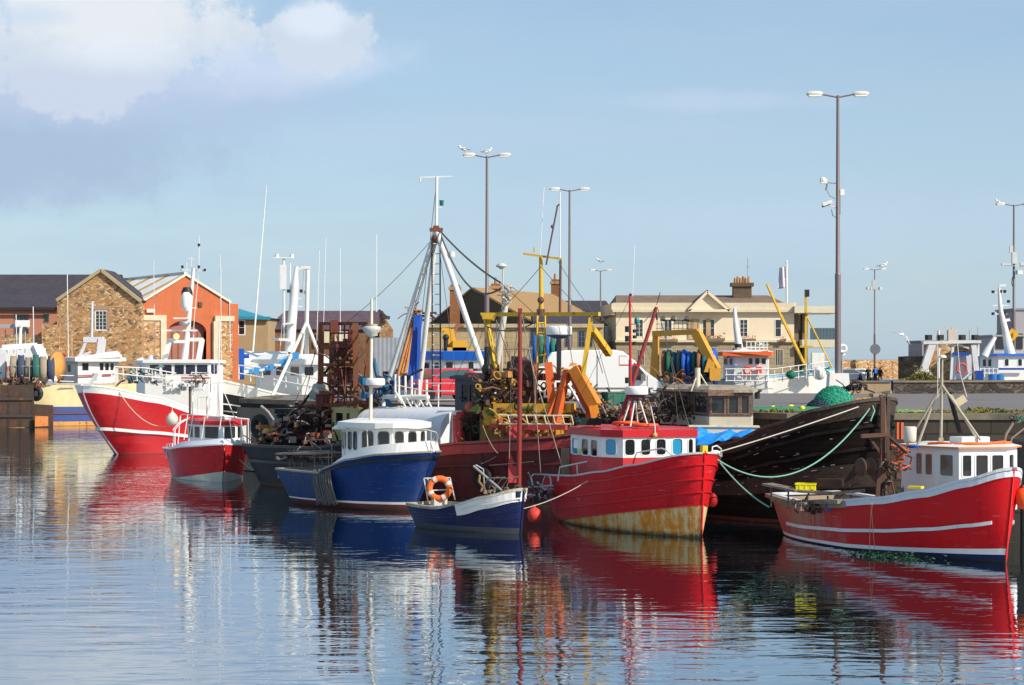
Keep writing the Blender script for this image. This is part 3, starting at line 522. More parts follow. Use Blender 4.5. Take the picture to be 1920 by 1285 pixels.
# B7 modern block with roof deck and balcony
t = thing('balcony_block', 'modern concrete block with deep cream balcony slabs and thin railing', 'building', (at(1530, 0, 216).x, 216, GZ)); Y = 209; zz = lambda py: at(0, py, Y).z; X_ = lambda px: at(px, 0, Y).x
for ya, yb, xa in ((574, 587, 1490), (637, 652, 1504)): mb = MB(); mb.box(((X_(xa)+X_(1576))/2, Y+4, (zz(ya)+zz(yb))/2), (X_(1576)-X_(xa), 8, zz(ya)-zz(yb))); build(mb, 'slab', paint((.66, .60, .46), .8, .2), t, True)
for a_, b_ in ((1492, 1502), (1509, 1519)): mb = MB(); mb.box(((X_(a_)+X_(b_))/2, Y+2.5, (GZ+zz(588))/2), (X_(b_)-X_(a_), 1.4, zz(588)-GZ)); build(mb, 'pillar', paint((.20, .14, .09), .85), t, True)
mb = MB(); mb.box(((X_(1494)+X_(1518))/2, Y+6, (GZ+zz(588))/2), (X_(1518)-X_(1494), .2, zz(588)-GZ)); build(mb, 'glazing', glass((.03, .06, .08), 0), t, True)
mb = MB(); mb.beam((X_(1520), Y+.2, zz(616)), (X_(1575), Y+.2, zz(616)), .1, .08); [mb.beam((X_(p), Y+.2, zz(616)), (X_(p), Y+.2, zz(637)), .05) for p in range(1521, 1576, 6)]; build(mb, 'railing', paint((.06, .07, .08), .5), t, True)
mb = MB(); mb.box(((X_(1520)+X_(1575))/2, Y+.35, zz(627)), (X_(1575)-X_(1520), .03, zz(617)-zz(637))); build(mb, 'glass_panel', glass((.05, .1, .12), .6), t, True)
# right hand walls and blocks
mb = MB(); Y = 222; p, q = at(1575, 0, Y), at(1684, 0, Y+4); zt_ = at(0, 675, Y).z; mb.beam((p.x, Y, (GZ+zt_)/2), (q.x, Y+4, (GZ+zt_)/2), .8, zt_-GZ); solo(mb, 'stone_wall', STONE, 'sunlit orange-brown stone wall behind the parked cars', 'wall')
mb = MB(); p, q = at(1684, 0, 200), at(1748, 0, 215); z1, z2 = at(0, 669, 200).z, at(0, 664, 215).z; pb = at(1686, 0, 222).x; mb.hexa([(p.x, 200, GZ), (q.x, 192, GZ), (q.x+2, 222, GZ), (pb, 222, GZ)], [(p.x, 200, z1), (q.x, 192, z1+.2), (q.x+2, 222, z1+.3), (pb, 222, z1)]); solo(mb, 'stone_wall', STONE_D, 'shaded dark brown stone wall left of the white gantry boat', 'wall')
mb = MB(); p, q = at(1746, 0, 190), at(1860, 0, 190); z1 = at(0, 640, 190).z; mb.box(((p.x+q.x)/2, 192, (GZ+z1)/2), (q.x-p.x, 3, z1-GZ)); solo(mb, 'stone_store', STONE, 'orange stone wall seen through the white boat gantry', 'wall')
for (xa, xb, ya, Yc, col, lab) in ((1716, 1764, 642, 205, (.38, .36, .40), 'flat roofed pale grey store at the left of the far white gantry'), (1846, 1905, 632, 184, (.42, .40, .42), 'low grey flat roofed block behind the road sign'), (1886, 1960, 583, 188, (.34, .31, .32), 'tall plain grey shed cut by the right edge of the photo')):
    t = thing('grey_block', lab, 'building', (at((xa+xb)/2, 0, Yc).x, Yc, GZ)); mb = MB(); p, q = at(xa, ya, Yc), at(xb, ya, Yc); mb.box(((p.x+q.x)/2, Yc, (GZ+p.z)/2), (q.x-p.x, 7, p.z-GZ)); build(mb, 'wall', paint(col, .85, .25), t, True); mb = MB(); mb.box(((p.x+q.x)/2, Yc, p.z+.08), (q.x-p.x+.3, 7.3, .16)); build(mb, 'roof_edge', paint(dark(col, .8), .8), t, True)
    if ya == 632: mb = MB(); mb.box((at(1893, 0, Yc-3.6).x, Yc-3.55, at(0, 640, Yc-3.6).z), (2.4, .1, 1.4)); build(mb, 'opening', paint((.03, .03, .035), .8), t, True)
# shrubs by the dark wall: weeds growing in one mass
mb = MB(); rn = random.Random(11)
for i in range(1500):
    X0 = rn.gauss(0, 1); c = at(1728+X0*16, 712, 106)+V((0, rn.uniform(-.5, .5), 0)); c.z = QZ+.66+abs(rn.gauss(0, .26))*math.exp(-X0*X0*.4); s_ = rn.uniform(.03, .09); mb.mat(rn.randrange(2)); mb.face([c+V((rn.uniform(-1, 1), rn.uniform(-1, 1), rn.uniform(-1, 1)))*s_ for _ in range(4)])
struct(mb, 'weeds', [paint((.17, .17, .035), .9), paint((.25, .2, .05), .9)], kind='stuff')
# ================================================================ BOAT KIT
def lerp_tab(tab, t):
    if t <= tab[0][0]: return tab[0][1]
    for (a, va), (b, vb) in zip(tab[:-1], tab[1:]):
        if t <= b: k = (t-a)/(b-a); k = k*k*(3-2*k)*.5+k*.5; return va+(vb-va)*k
    return tab[-1][1]
class Hull:
    def __init__(s, root, L, B, sheer, boot=lambda t: .15, tm=.45, pe=2.4, qe=1.0, tw=.75, ts=2.2, rp=1.0, rake=.5, counter=.2, wl=.82, wpe=None, flare=1.0, bul=.35, keel=-.5, ns=34, nr=7, cuts=()):
        s.__dict__.update(locals()); s.root = root; s.cuts = cuts
    def shape(s, t, w=0.0):
        tm = s.tm
        if t > tm: pe = s.pe+(1.55-s.pe)*w if s.wpe is None else s.pe+(s.wpe-s.pe)*w; return max(0.0, 1-((t-tm)/(1-tm))**pe)**(s.qe+(1-s.qe)*w)
        k = (tm-t)/tm; return 1-(1-s.tw*(1-.25*w))*k**s.ts
    def sz(s, t): return lerp_tab(s.sheer, t)
    def pt(s, t, z, side, off=0.0):
        S = s.sz(t); h = max(0, z)/S; w = (1-min(1, h))**s.flare; hb = s.B/2*(s.shape(t)*(1-w)+s.shape(t, 1)*s.wl*w)
        if z < 0: hb *= max(.15, 1+z*.6)
        x = -s.L/2+s.L*t; sb = s.sz(1.0); hx = z/sb; x -= s.rake*max(0, 1-hx)**s.rp*max(0, t)**5 if z > 0 else s.rake*(1-z*.5)*t**5
        x += s.counter*(1-min(1, z/s.sz(0)))*(1-t)**4
        return V((x, side*(hb+off+.012), z))
    def h(s, t, f, side, off=0.0): b = s.boot(t); return s.pt(t, b+f*(s.sz(t)-b), side, off)
    def ts_(s, n=None):
        n = n or s.ns; return [1-(1-i/n)**1.35 for i in range(n+1)]
    def build(s, mats, bands=(), aft=None, deck_mat=None, cap_mat=None, cap=(.14, .06), th=.05, name='hull', inner=2):
        """mats[0] below the boot line, mats[1] above; bands: (f0, f1, material index)"""
        mb = MB(); fr = sorted({0.0, 1.0, *[i/s.nr for i in range(s.nr+1)], *[b for x in bands for b in x[:2]]}); T = s.ts_()
        rows = []
        for t in T:
            for side in (1, -1): pass
        zs = ['k', 'u', 'w']+fr; nrow = len(zs)
        def P(t, r, side):
            if r == 'k': return s.pt(t, s.keel, side)
            if r == 'u': return s.pt(t, -.15, side)
            if r == 'w': return s.pt(t, min(.02, s.boot(t)), side)
            return s.h(t, r, side)
        for side in (1, -1):
            vs = [P(t, r, side) for t in T for r in zs]; mb.smooth = True
            for j in range(nrow-1):
                mi = 0 if j < 3 else 1
                if j >= 3:
                    fm = (zs[j]+zs[j+1])/2
                    for a, b, m_ in bands:
                        if a <= fm <= b: mi = m_
                mb.mat(mi); fs = []
                fa = []
                for i in range(len(T)-1):
                    q = (i*nrow+j, (i+1)*nrow+j, (i+1)*nrow+j+1, i*nrow+j+1); (fa if (aft and j >= 3 and mi == 1 and T[i+1] <= aft[0]+.02) else fs).append(q if side < 0 else q[::-1])
                used = {}; vv = []
                for f in fs:
                    for k in f:
                        if k not in used: used[k] = len(vv); vv.append(vs[k])
                mb.add(vv, [tuple(used[k] for k in f) for f in fs], True)
                if fa: mb.mat(aft[1]); ks = sorted({k for f in fa for k in f}); ix = {k: n_ for n_, k in enumerate(ks)}; mb.add([vs[k] for k in ks], [tuple(ix[k] for k in f) for f in fa], True)
        mb.smooth = False
        # transom
        for j in range(nrow-1):
            mb.mat(0 if j < 3 else (aft[1] if aft else 1))
            if j >= 3:
                for a, b, m_ in bands:
                    if a <= (zs[j]+zs[j+1])/2 <= b: mb.mat(m_)
            mb.face([P(0, zs[j], 1), P(0, zs[j], -1), P(0, zs[j+1], -1), P(0, zs[j+1], 1)])
        # inside of the bulwark and the stern rail
        mb.mat(inner); bf = s.bul if callable(s.bul) else (lambda t: s.bul)
        def IN(t, z, side): p = s.pt(t, z, side); return V((p.x-(.0 if t < .98 else .05), side*max(.005, abs(p.y)-th), z))
        for side in (1, -1):
            for a, b in zip(T[:-1], T[1:]): mb.face([IN(a, s.sz(a), side), IN(b, s.sz(b), side), IN(b, s.sz(b)-bf(b), side), IN(a, s.sz(a)-bf(a), side)][::side])
        a0 = IN(0, s.sz(0), 1)+V((th, 0, 0)); a1 = IN(0, s.sz(0), -1)+V((th, 0, 0)); dz = V((0, 0, -bf(0))); mb.face([a0, a0+dz, a1+dz, a1])
        o = build(mb, name, mats, s.root)
        if deck_mat:
            mb = MB()
            for a, b in zip(T[:-1], T[1:]): za, zb = s.sz(a)-bf(a), s.sz(b)-bf(b); mb.face([IN(a, za, 1), IN(a, za, -1), IN(b, zb, -1), IN(b, zb, 1)])
            build(mb, 'deck', deck_mat, s.root)
        if cap_mat:
            mb = MB(); w, hh = cap
            for side in (1, -1):
                pts = [s.pt(t, s.sz(t), side) for t in T]; s.strip(mb, pts, side, w, hh, V((0, 0, hh/2-.005)), -w*.3)
            p, q = s.pt(0, s.sz(0), 1), s.pt(0, s.sz(0), -1); mb.beam(p+V((w*.2, 0, hh/2)), q+V((w*.2, 0, hh/2)), w, hh); build(mb, 'gunwale', cap_mat, s.root)
        return o
    def strip(s, mb, pts, side, w, hh, dz=V((0, 0, 0)), sh=0.0):
        n = len(pts); vs = []
        for i, p in enumerate(pts):
            d = (pts[min(n-1, i+1)]-pts[max(0, i-1)]); d.z = 0; d.normalize(); o = V((d.y, -d.x, 0))*(-side); p = p+dz+o*sh
            if p.y*side < w*.3: p.y = w*.3*side
            vs += [p-o*(w/2)-V((0, 0, hh/2)), p+o*(w/2)-V((0, 0, hh/2)), p+o*(w/2)+V((0, 0, hh/2)), p-o*(w/2)+V((0, 0, hh/2))]
        fs = []
        for i in range(n-1):
            for j in range(4): q = (i*4+j, i*4+(j+1) % 4, (i+1)*4+(j+1) % 4, (i+1)*4+j); fs.append(q if side < 0 else q[::-1])
        mb.add(vs, fs, False); mb.add(vs[:4], [(0, 1, 2, 3)], False); mb.add(vs[-4:], [(3, 2, 1, 0)], False)
    def strake(s, f, t0, t1, w, hh, mat, name='rubbing_strake', sides=(1, -1), zf=None, label=None):
        mb = MB()
        for side in sides:
            T = [t for t in s.ts_() if t0 <= t <= t1]; T = [t0]+[t for t in T if t0 < t < t1]+[t1]
            pts = [(s.pt(t, zf(t), side) if zf else s.h(t, f(t) if callable(f) else f, side)) for t in T]; s.strip(mb, pts, side, w, hh, V((0, 0, 0)), w*.3)
        return build(mb, name, mat, s.root, label=label)
    def stem(s, mat, w=.09, d=.12, top=.12, zb=-.4):
        mb = MB(); pts = []
        for i in range(9):
            z = zb+(s.sz(1)+top-zb)*i/8; p = s.pt(1, min(z, s.sz(1)), 1); pts.append(V((p.x, 0, z)))
        for a, b in zip(pts[:-1], pts[1:]): mb.beam(a, b, w, d, up=(1, 0, 0))
        return build(mb, 'stem', mat, s.root)

def house(root, pts, z0, z1, wins, lo, up=None, split=None, roof=None, over=.1, rt=.09, camber=.05, frame=None, rr=.06, fw=.035, name='wheelhouse', pane=None, th=.05, proud=.012, bars=(0, 0), roofname='roof', rim=None):
    """wins: {edge: [(centre fraction, width, z low, z high)]}"""
    mb = MB(); n = len(pts); Ps = []
    for i in range(n):
        p, q = V((*pts[i], 0)), V((*pts[(i+1) % n], 0)); L = (q-p).length; hs = [(c*L-w/2, c*L+w/2, a, b) for c, w, a, b in wins.get(i, ())]
        hs = [(max(.02, a), min(L-.02, b), c, d) for a, b, c, d in hs]
        if split: mb.mat(0); wall(mb, pts[i], pts[(i+1) % n], z0, split, [], th); mb.mat(1); P = wall(mb, pts[i], pts[(i+1) % n], split, z1, hs, th)
        else: mb.mat(0); P = wall(mb, pts[i], pts[(i+1) % n], z0, z1, hs, th)
        Ps.append((P, hs))
    w = build(mb, name, [lo, up or lo], root); 
    for P, hs in Ps:
        for h_ in hs: build(window_mb(P, *h_, fw, rr, proud, bars, .02), 'window', [frame or up or lo, pane or GLASS], w)
    c = V((sum(p[0] for p in pts)/n, sum(p[1] for p in pts)/n)); op = []
    for p in pts: d = V(p)-c; op.append(tuple(V(p)+d.normalized()*over*1.3))
    mb = MB(); mb.prism(op, z1+.002, z1+rt); m_ = len(mb.v); ip = [tuple(V(p)+(c-V(p))*.25) for p in op]
    vs = [(p[0], p[1], z1+rt) for p in op]+[(p[0], p[1], z1+rt+camber) for p in ip]; mb.mat(1); mb.add(vs, [(i, (i+1) % n, n+(i+1) % n, n+i) for i in range(n)]+[tuple(range(n, 2*n))], False)
    build(mb, roofname, [rim or roof or lo, roof or lo], w); return w
GLASS = glass((.018, .022, .026), .35)
def rails(root, base, hts, r=.018, posts=None, mat=None, name='railing', world=False, n=6, lean=(0, 0, 0)):
    mb = MB(); base = [V(p) for p in base]; up = V((0, 0, 1))+V(lean)
    for h_ in hts: mb.tube([p+up*h_ for p in base], r, n)
    for i, p in enumerate(base):
        if posts is None or i in posts: mb.tube([p, p+up*hts[-1]], r, n)
    return build(mb, name, mat, root, world)
def rope(a, b, drop, r, mat, root=None, name='rope', n=16, world=True, label=None):
    mb = MB(); mb.tube(sag(a, b, drop, n), r, 6); return build(mb, name, mat, root, world, label)
def coil(c, R_, r, turns, rnd, sq=.5):
    pts = []; c = V(c)
    for i in range(int(turns*14)): a = i/14*2*math.pi; q = R_*(1-.25*rnd.random()); pts.append(c+V((math.cos(a)*q, math.sin(a)*q*.8, i/14*r*sq+rnd.uniform(-r, r)*.5)))
    return pts
def clump(mb, c, ext, n, s_, rnd, mats=3):
    """small ragged gear: short tubes, blocks and rope ends heaped together"""
    c = V(c)
    for i in range(n):
        p = c+V((rnd.uniform(-1, 1)*ext[0], rnd.uniform(-1, 1)*ext[1], rnd.random()*ext[2])); mb.mat(rnd.randrange(mats)); k = rnd.random()
        if k < .35: q = p+V((rnd.uniform(-1, 1), rnd.uniform(-1, 1), rnd.uniform(-.6, .9)))*s_*2.5; mb.tube([p, (p+q)/2+V((0, 0, s_*.3)), q], s_*rnd.uniform(.08, .2), 5)
        elif k < .7: mb.box(p, (s_*rnd.uniform(.3, 1.2), s_*rnd.uniform(.3, 1), s_*rnd.uniform(.2, .9)), rnd.uniform(0, 3))
        else: mb.ring(p, s_*rnd.uniform(.3, .6), s_*.1, (rnd.uniform(-1, 1), rnd.uniform(-1, 1), rnd.uniform(-1, 1)), 10, 5)
    return mb
def tripod(root, top, feet, r, mat, name='mast', world=True):
    mb = MB(); 
    for f in feet: mb.tube([f, top], [r*1.15, r], 8)
    return build(mb, name, mat, root, world)
def light_box(mb, c, s_=.1): mb.box(c, (s_, s_*.8, s_*1.3)); return mb
def radome(root, c, r, h_, mat_top, mat_bot, name='radar', world=True):
    mb = MB(); c = V(c); mb.mat(0).lathe(c, [(r*.96, 0), (r, h_*.1), (r, h_*.75), (r*.95, h_*.95), (r*.8, h_)], 24); mb.mat(1).lathe(c-V((0, 0, h_*.45)), [(r*.25, 0), (r*.55, h_*.12), (r*.94, h_*.38), (r*.94, h_*.449)], 24)
    return build(mb, name, [mat_top, mat_bot], root, world)
def lifering(c, axis, R_, label, mat=None, world=True):
    mb = MB(); c = V(c); ax = V(axis).normalized(); mb.ring(c, R_*.78, R_*.24, ax, 28, 10, .75); x = ax.cross(V((0, 0, 1))).normalized(); y = x.cross(ax); mb.mat(1)
    for k in range(4):
        a = math.pi/4+k*math.pi/2+.3; 
        q = [c+(x*math.cos(a+d_)+y*math.sin(a+d_))*R_*.78 for d_ in (-.17, 0, .17)]; mb.tube(q, R_*.255, 10)
    return solo(mb, 'lifebuoy', [mat or paint((.82, .16, .03), .5, .25), paint((.7, .66, .6), .5, .3)], label, 'lifebuoy')
# shared paints
RED = paint((.56, .006, .012), .4, .3, 0, bump=.08, coat=.15); REDW = paint((.50, .012, .015), .45, .35, .12, bump=.12, coat=.15); WP = paint((.80, .79, .75), .4, .12, .05, bump=.05); WPR = paint((.76, .74, .68), .5, .3, .32, bump=.15)
STEEL = paint((.55, .55, .54), .35, .2, .15, metal=.6); GALV = paint((.42, .42, .42), .45, .25, .2, metal=.5); DARK = paint((.02, .02, .022), .5, .3, .2); BLK = paint((.008, .008, .009), .35, .2)
RUST = paint((.20, .07, .03), .85, .5, .6); RUSTD = paint((.10, .05, .035), .85, .5, .5); YEL = paint((.72, .45, .04), .5, .3, .3); ORG = paint((.75, .22, .02), .5, .3, .3); BLUEP = paint((.01, .06, .30), .35, .2, .0, coat=.2)
ROPEW = paint((.52, .50, .42), .85, .3); ROPEG = paint((.20, .42, .33), .85, .3); WOODG = wood((.30, .25, .20)); WOODB = wood((.16, .10, .06)); TARP = paint((.01, .24, .72), .5, .15, 0, bump=.6, sc=2); WIRE = paint((.10, .09, .08), .6); TYRE = paint((.012, .012, .013), .7, .4)
def fp(root, *pl): return [tuple(L2(root, at(px, 700, Y))[:2]) for px, Y in pl]
def win_px(root, pts, edge, pxs, z0, z1):
    """window list for one edge from left/right pixel columns"""
    n = len(pts); p, q = W2(root, (*pts[edge], 0)), W2(root, (*pts[(edge+1) % n], 0)); L = (q-p).length; out = []
    def frac(px):
        k = (px-960)/F; # x = k*y on the line p+(q-p)t
        return (k*p.y-p.x)/((q.x-p.x)-k*(q.y-p.y))
    for a, b in pxs: fa, fb = frac(a), frac(b); out.append(((fa+fb)/2, abs(fb-fa)*L, z0, z1))
    return out
def rail_px(root, pts, mat, r_=.022, name='railing'):
    mb = MB()
    for poly in pts: mb.tube([at(*p) for p in poly], r_, 7)
    return build(mb, name, mat, root, True)
# ================================================================ RIGHT RED BOAT
BR_ = {}
def boat(key, label, th, L, stem_w, rake, group='fishing boats moored in the harbour', cat='fishing boat', name='fishing_boat', pitch=None):
    """stem_w = world point where the stem meets the water"""
    f = V((math.cos(R(th)), math.sin(R(th)), 0)); loc = V(stem_w)-f*(L/2-rake); loc.z = 0; return thing(name, label, cat, loc, R(th), group)
r = boat('R', 'red fishing boat with white strake and orange-topped white wheelhouse, at the right edge', -66, 9.2, at(1886, 1056, 47.9), .3)
H_ = Hull(r, 9.2, 3.0, [(0, 1.12), (.2, 1.05), (.42, 1.2), (.62, 1.38), (.8, 1.66), (.92, 1.98), (1, 2.27)], boot=lambda t: .04+.17*max(0, (t-.45)/.55), tm=.42, pe=3.0, qe=.66, tw=.72, ts=2.6, rake=.32, counter=.12, wl=.94, wpe=2.1, flare=1.3, bul=lambda t: .35+.25*max(0, t-.5))
REDR = paint((.60, .006, .010), .36, .2, .06, bump=.1, spec=.25, hull=.7, aft=(-.4, -1.7, (.34, .17, .14))); NAVYB = paint((.004, .012, .09), .5, .4, hull=1)
hull_r = H_.build([NAVYB, REDR, paint((.35, .27, .2), .7, .4, .4), WP, paint((.34, .06, .05), .65, 1.0, .3, bump=.3, spec=.25, hull=1)], bands=[(0.0, .075, 3)], deck_mat=WOODB, cap_mat=paint((.66, .68, .72), .5, .35, .1), cap=(.16, .07))
H_.strake(lambda t: .40-.05*(1-t), .1, .97, .05, .085, paint((.72, .72, .72), .45, .4, .25)); H_.stem(REDR, .04, .06, .02)
H_.strake(.955, .46, 1, .03, .14, paint((.66, .68, .72), .5, .3, .08), 'white_band')
H_.strake(.94, .0, .47, .10, .17, paint((.36, .29, .20), .85, .7, .5), 'timber_rail'); H_.strake(1.0, .0, .46, .26, .10, wood((.26, .21, .15)), 'timber_cap')
RW = lambda px, py, Y: at(px, py, Y)
# wheelhouse
wh = fp(r, (1690, 53.0), (1752, 51.7), (1798, 51.1), (1889, 51.3), (1907, 52.0), (1890, 53.4), (1720, 54.0)); z = lambda py, Y=51.2: at(0, py, Y).z
za, zb_ = z(893), z(854); w_ = {0: win_px(r, wh, 0, [(1718, 1729), (1735, 1748)], za, zb_), 1: win_px(r, wh, 1, [(1763, 1787)], za, zb_), 2: win_px(r, wh, 2, [(1805, 1821), (1830, 1852), (1860, 1881)], za, zb_), 3: win_px(r, wh, 3, [(1892, 1900)], za, zb_), 5: [(.5, .5, za, zb_)]}
house(r, wh, 1.0, z(841), w_, paint((.80, .80, .78), .4, .2, .06), roof=WPR, rim=paint((.74, .23, .06), .5, .25), over=.09, rt=.04, rr=.04, fw=.035, pane=glass((.018, .022, .026), .5))
r_roof = z(841)+.06; hc = L2(r, at(1818, 830, 52.2)); hc.z = r_roof
mb = MB(); mb.box(hc+V((0, 0, .12)), (.55, .9, .17)); build(mb, 'roof_hatch', paint((.8, .8, .78), .4, .2), r, bevel=.03)
def text(root, s_, p, size, nrm_rot, mat, name='lettering', parent=None, ext=.004):
    c = bpy.data.curves.new(name, 'FONT'); c.body = s_; c.size = size; c.extrude = ext; c.align_x = 'CENTER'; c.align_y = 'CENTER'; ob = bpy.data.objects.new(name, c); COL.objects.link(ob); dg = bpy.context.evaluated_depsgraph_get()
    me = bpy.data.meshes.new_from_object(ob.evaluated_get(dg)); bpy.data.objects.remove(ob); o = bpy.data.objects.new(name, me); COL.objects.link(o); me.materials.clear(); me.materials.append(mat); o.parent = parent or root; o.matrix_local = Matrix.Translation(V(p))@nrm_rot; return o
rot_side = lambda yaw: Matrix.Rotation(R(yaw), 4, 'Z')@Matrix.Rotation(R(90), 4, 'X')
text(r, '12', hc+V((.28, 0, .12)), .13, rot_side(90), paint((.6, .03, .02)))
mb = MB(); rz_ = r_roof+.03; q_ = lambda px, Y, dz=0: V((at(px, 0, Y).x, Y, rz_+dz))
mb.tube([q_(1790, 51.5), q_(1815, 51.3, .03), q_(1850, 51.4, .02), q_(1880, 51.7, .05), q_(1895, 52.4)], .045, 6); mb.tube([q_(1740, 52), q_(1760, 51.8, .03), q_(1785, 51.6)], .035, 6); build(mb, 'hose', paint((.75, .14, .03), .6), r, True)
mb = MB(); rn = random.Random(77)
for k in range(5): pts = [at(1684+rn.uniform(-18, 26), 835+i*9+rn.uniform(-5, 5), 52.2+rn.uniform(-.3, .3)) for i in range(6)]; mb.tube(pts, .025, 6)
build(mb, 'cable', paint((.62, .12, .05), .6, .3), r, True)
# A-frame with mast over the wheelhouse
Ym = 52.3; top = RW(1766, 722, Ym); mb = MB()
for fx, fy in ((1700, 835), (1839, 826), (1742, 745)): mb.tube([RW(fx, fy, Ym-.4 if fx > 1800 else Ym+.3), top], .035, 6) if fx != 1742 else None
mb.tube([RW(1720, 838, Ym), RW(1722, 830, Ym), RW(1752, 748, Ym+.2), RW(1762, 738, Ym+.2)], .04, 6); mb.tube([RW(1772, 738, Ym+.2), RW(1784, 742, Ym+.2), RW(1832, 825, Ym)], .03, 6); mb.tube([RW(1764, 838, Ym), RW(1766, 722, Ym), RW(1767, 668, Ym)], [.045, .035, .022], 6); mb.mat(1).lathe(RW(1767, 671, Ym), [(.10, 0), (.11, .03), (.06, .07)], 12); mb.mat(0).box(RW(1764, 826, Ym), (.12, .12, .14))
build(mb, 'mast', [paint((.42, .37, .28), .6, .5, .4), WP], r, True); mb = MB(); mb.tube([RW(1758, 746, Ym), RW(1758, 640, Ym)], .008, 4); mb.tube([RW(1813, 745, Ym), RW(1800, 700, Ym), RW(1795, 640, Ym)], .008, 4); build(mb, 'aerial', WP, r, True)
mb = MB(); mb.beam(RW(1779, 735, Ym+.3), RW(1800, 812, Ym+.3), .12, .1); mb.mat(1).beam(RW(1797, 745, Ym+.3), RW(1805, 757, Ym+.3), .2, .26); build(mb, 'exhaust', [BLK, paint((.55, .45, .3), .7, .4)], r, True)
mb = MB(); mb.lathe(RW(1706, 833, 50.9), [(.02, .03), (.13, .03), (.16, .1), (.17, .42), (.14, .45)], 12); mb.mat(1).lathe(RW(1714, 840, 50.9), [(.16, 0), (.17, .06)], 12); build(mb, 'bucket', [paint((.6, .55, .47), .6, .3), BLUEP], r, True)
# aft gallows, winch and gear
mb = MB(); Yg = 51.9
mb.beam(RW(1655, 935, Yg), RW(1655, 745, Yg), .11, .12); mb.beam(RW(1614, 818, Yg-.2), RW(1668, 815, Yg), .1, .1); mb.beam(RW(1668, 925, Yg-.1), RW(1664, 818, Yg-.1), .08); mb.beam(RW(1630, 820, Yg), RW(1655, 855, Yg), .07); mb.beam(RW(1666, 820, Yg), RW(1700, 850, Yg-.3), .07); mb.beam(RW(1645, 935, Yg-.3), RW(1650, 860, Yg-.3), .1)
build(mb, 'gallows', RUSTD, r, True); mb = MB(); rn = random.Random(5); c = RW(1640, 875, Yg-.2); mb.lathe(c-V((.25, .1, 0)), [(.05, -.18), (.24, -.17), (.24, -.14), (.12, -.12), (.12, .12), (.24, .14), (.24, .17), (.05, .18)], 14, (1, .5, 0)); mb.lathe(c+V((.1, 0, -.25)), [(.18, -.1), (.18, .1)], 12, (0, 1, 0))
mb.tube([c+V((.25, 0, .2)), c+V((.4, 0, -.2)), c+V((.5, -.1, -.75))], .03, 6); clump(mb, RW(1668, 925, Yg), (.35, .3, .8), 40, .16, rn); build(mb, 'winch', [RUSTD, DARK, paint((.22, .19, .15), .7, .5)], r, True)
# stern rack of planks on posts
mb = MB(); Ys = 53.0; pts = [(1438, 908, 53.6), (1500, 921, 52.6), (1560, 925, 52.2), (1622, 920, 52.0)]; pp = [RW(*p) for p in pts]
for a, b in zip(pp[:-1], pp[1:]): mb.beam(a, b, .4, .06)
for p, yb in ((RW(1446, 914, 53.5), 955), (RW(1478, 922, 53), 958), (RW(1514, 928, 52.5), 962), (RW(1552, 930, 52.3), 962), (RW(1596, 928, 52.1), 958)): q = p.copy(); q.z = .95; mb.beam(q, p, .045)
build(mb, 'gear_rack', wood((.20, .15, .11)), r, True); mb = MB(); a, b = RW(1530, 906, 52.9), RW(1578, 906, 52.7); mb.beam(a, b, .05, .2); mb.beam(a+V((.1, .3, 0)), b+V((.1, .3, 0)), .05, .2); mb.tube([RW(1575, 915, 52.2), RW(1610, 908, 52.2), RW(1614, 918, 52.2), RW(1580, 921, 52.2)], .015, 5); clump(mb, RW(1545, 960, 52.6), (.9, .3, .3), 46, .15, rn); build(mb, 'deck_gear', [RUSTD, DARK, wood((.3, .23, .15))], r, True)
mb = MB(); c = RW(1555, 948, 52.2); mb.box(c, (.22, .2, .28)); mb.mat(1).box(c+V((0, -.11, .03)), (.12, .01, .16)); build(mb, 'canister', [paint((.08, .12, .3)), paint((.6, .2, .15))], r, True)
# yellow fish box resting on the rack
def fish_box(c, sz, rz, mat, label, cat='box', group=None):
    mb = MB(); w, d, h_ = sz; M_ = Matrix.Rotation(rz, 3, 'Z'); c = V(c); t_ = .02
    for o_, s_ in (((0, 0, t_/2), (w, d, t_)), ((0, -d/2, h_/2), (w, t_, h_)), ((0, d/2, h_/2), (w, t_, h_)), ((-w/2, 0, h_/2), (t_, d, h_)), ((w/2, 0, h_/2), (t_, d, h_))): mb.box(c+M_@V(o_), s_, rz)
    for sx in (-1, 1): mb.box(c+M_@V((sx*(w/2+.012), 0, h_-.02)), (.03, d+.05, .04), rz)
    for sy in (-1, 1): mb.box(c+M_@V((0, sy*(d/2+.012), h_-.02)), (w+.02, .03, .04), rz)
    for k in (-.3, 0, .3):
        for sy in (-1, 1): mb.box(c+M_@V((k*w, sy*(d/2+.011), h_*.45)), (.03, .02, h_*.8), rz)
    return solo(mb, 'fish_box', mat, label, cat, group)
p = RW(1511, 918, 52.8); p.z += -.02; fish_box(p, (.50, .34, .19), R(-12), paint((.85, .72, .01), .45, .1), 'empty bright yellow fish box on the stern rack of the right-hand red boat')
mb = MB(); mb.box(RW(1717, 914, 49.8), (.35, .25, .06), R(-30)); build(mb, 'fish_box_lid', paint((.8, .62, .02)), r, True)
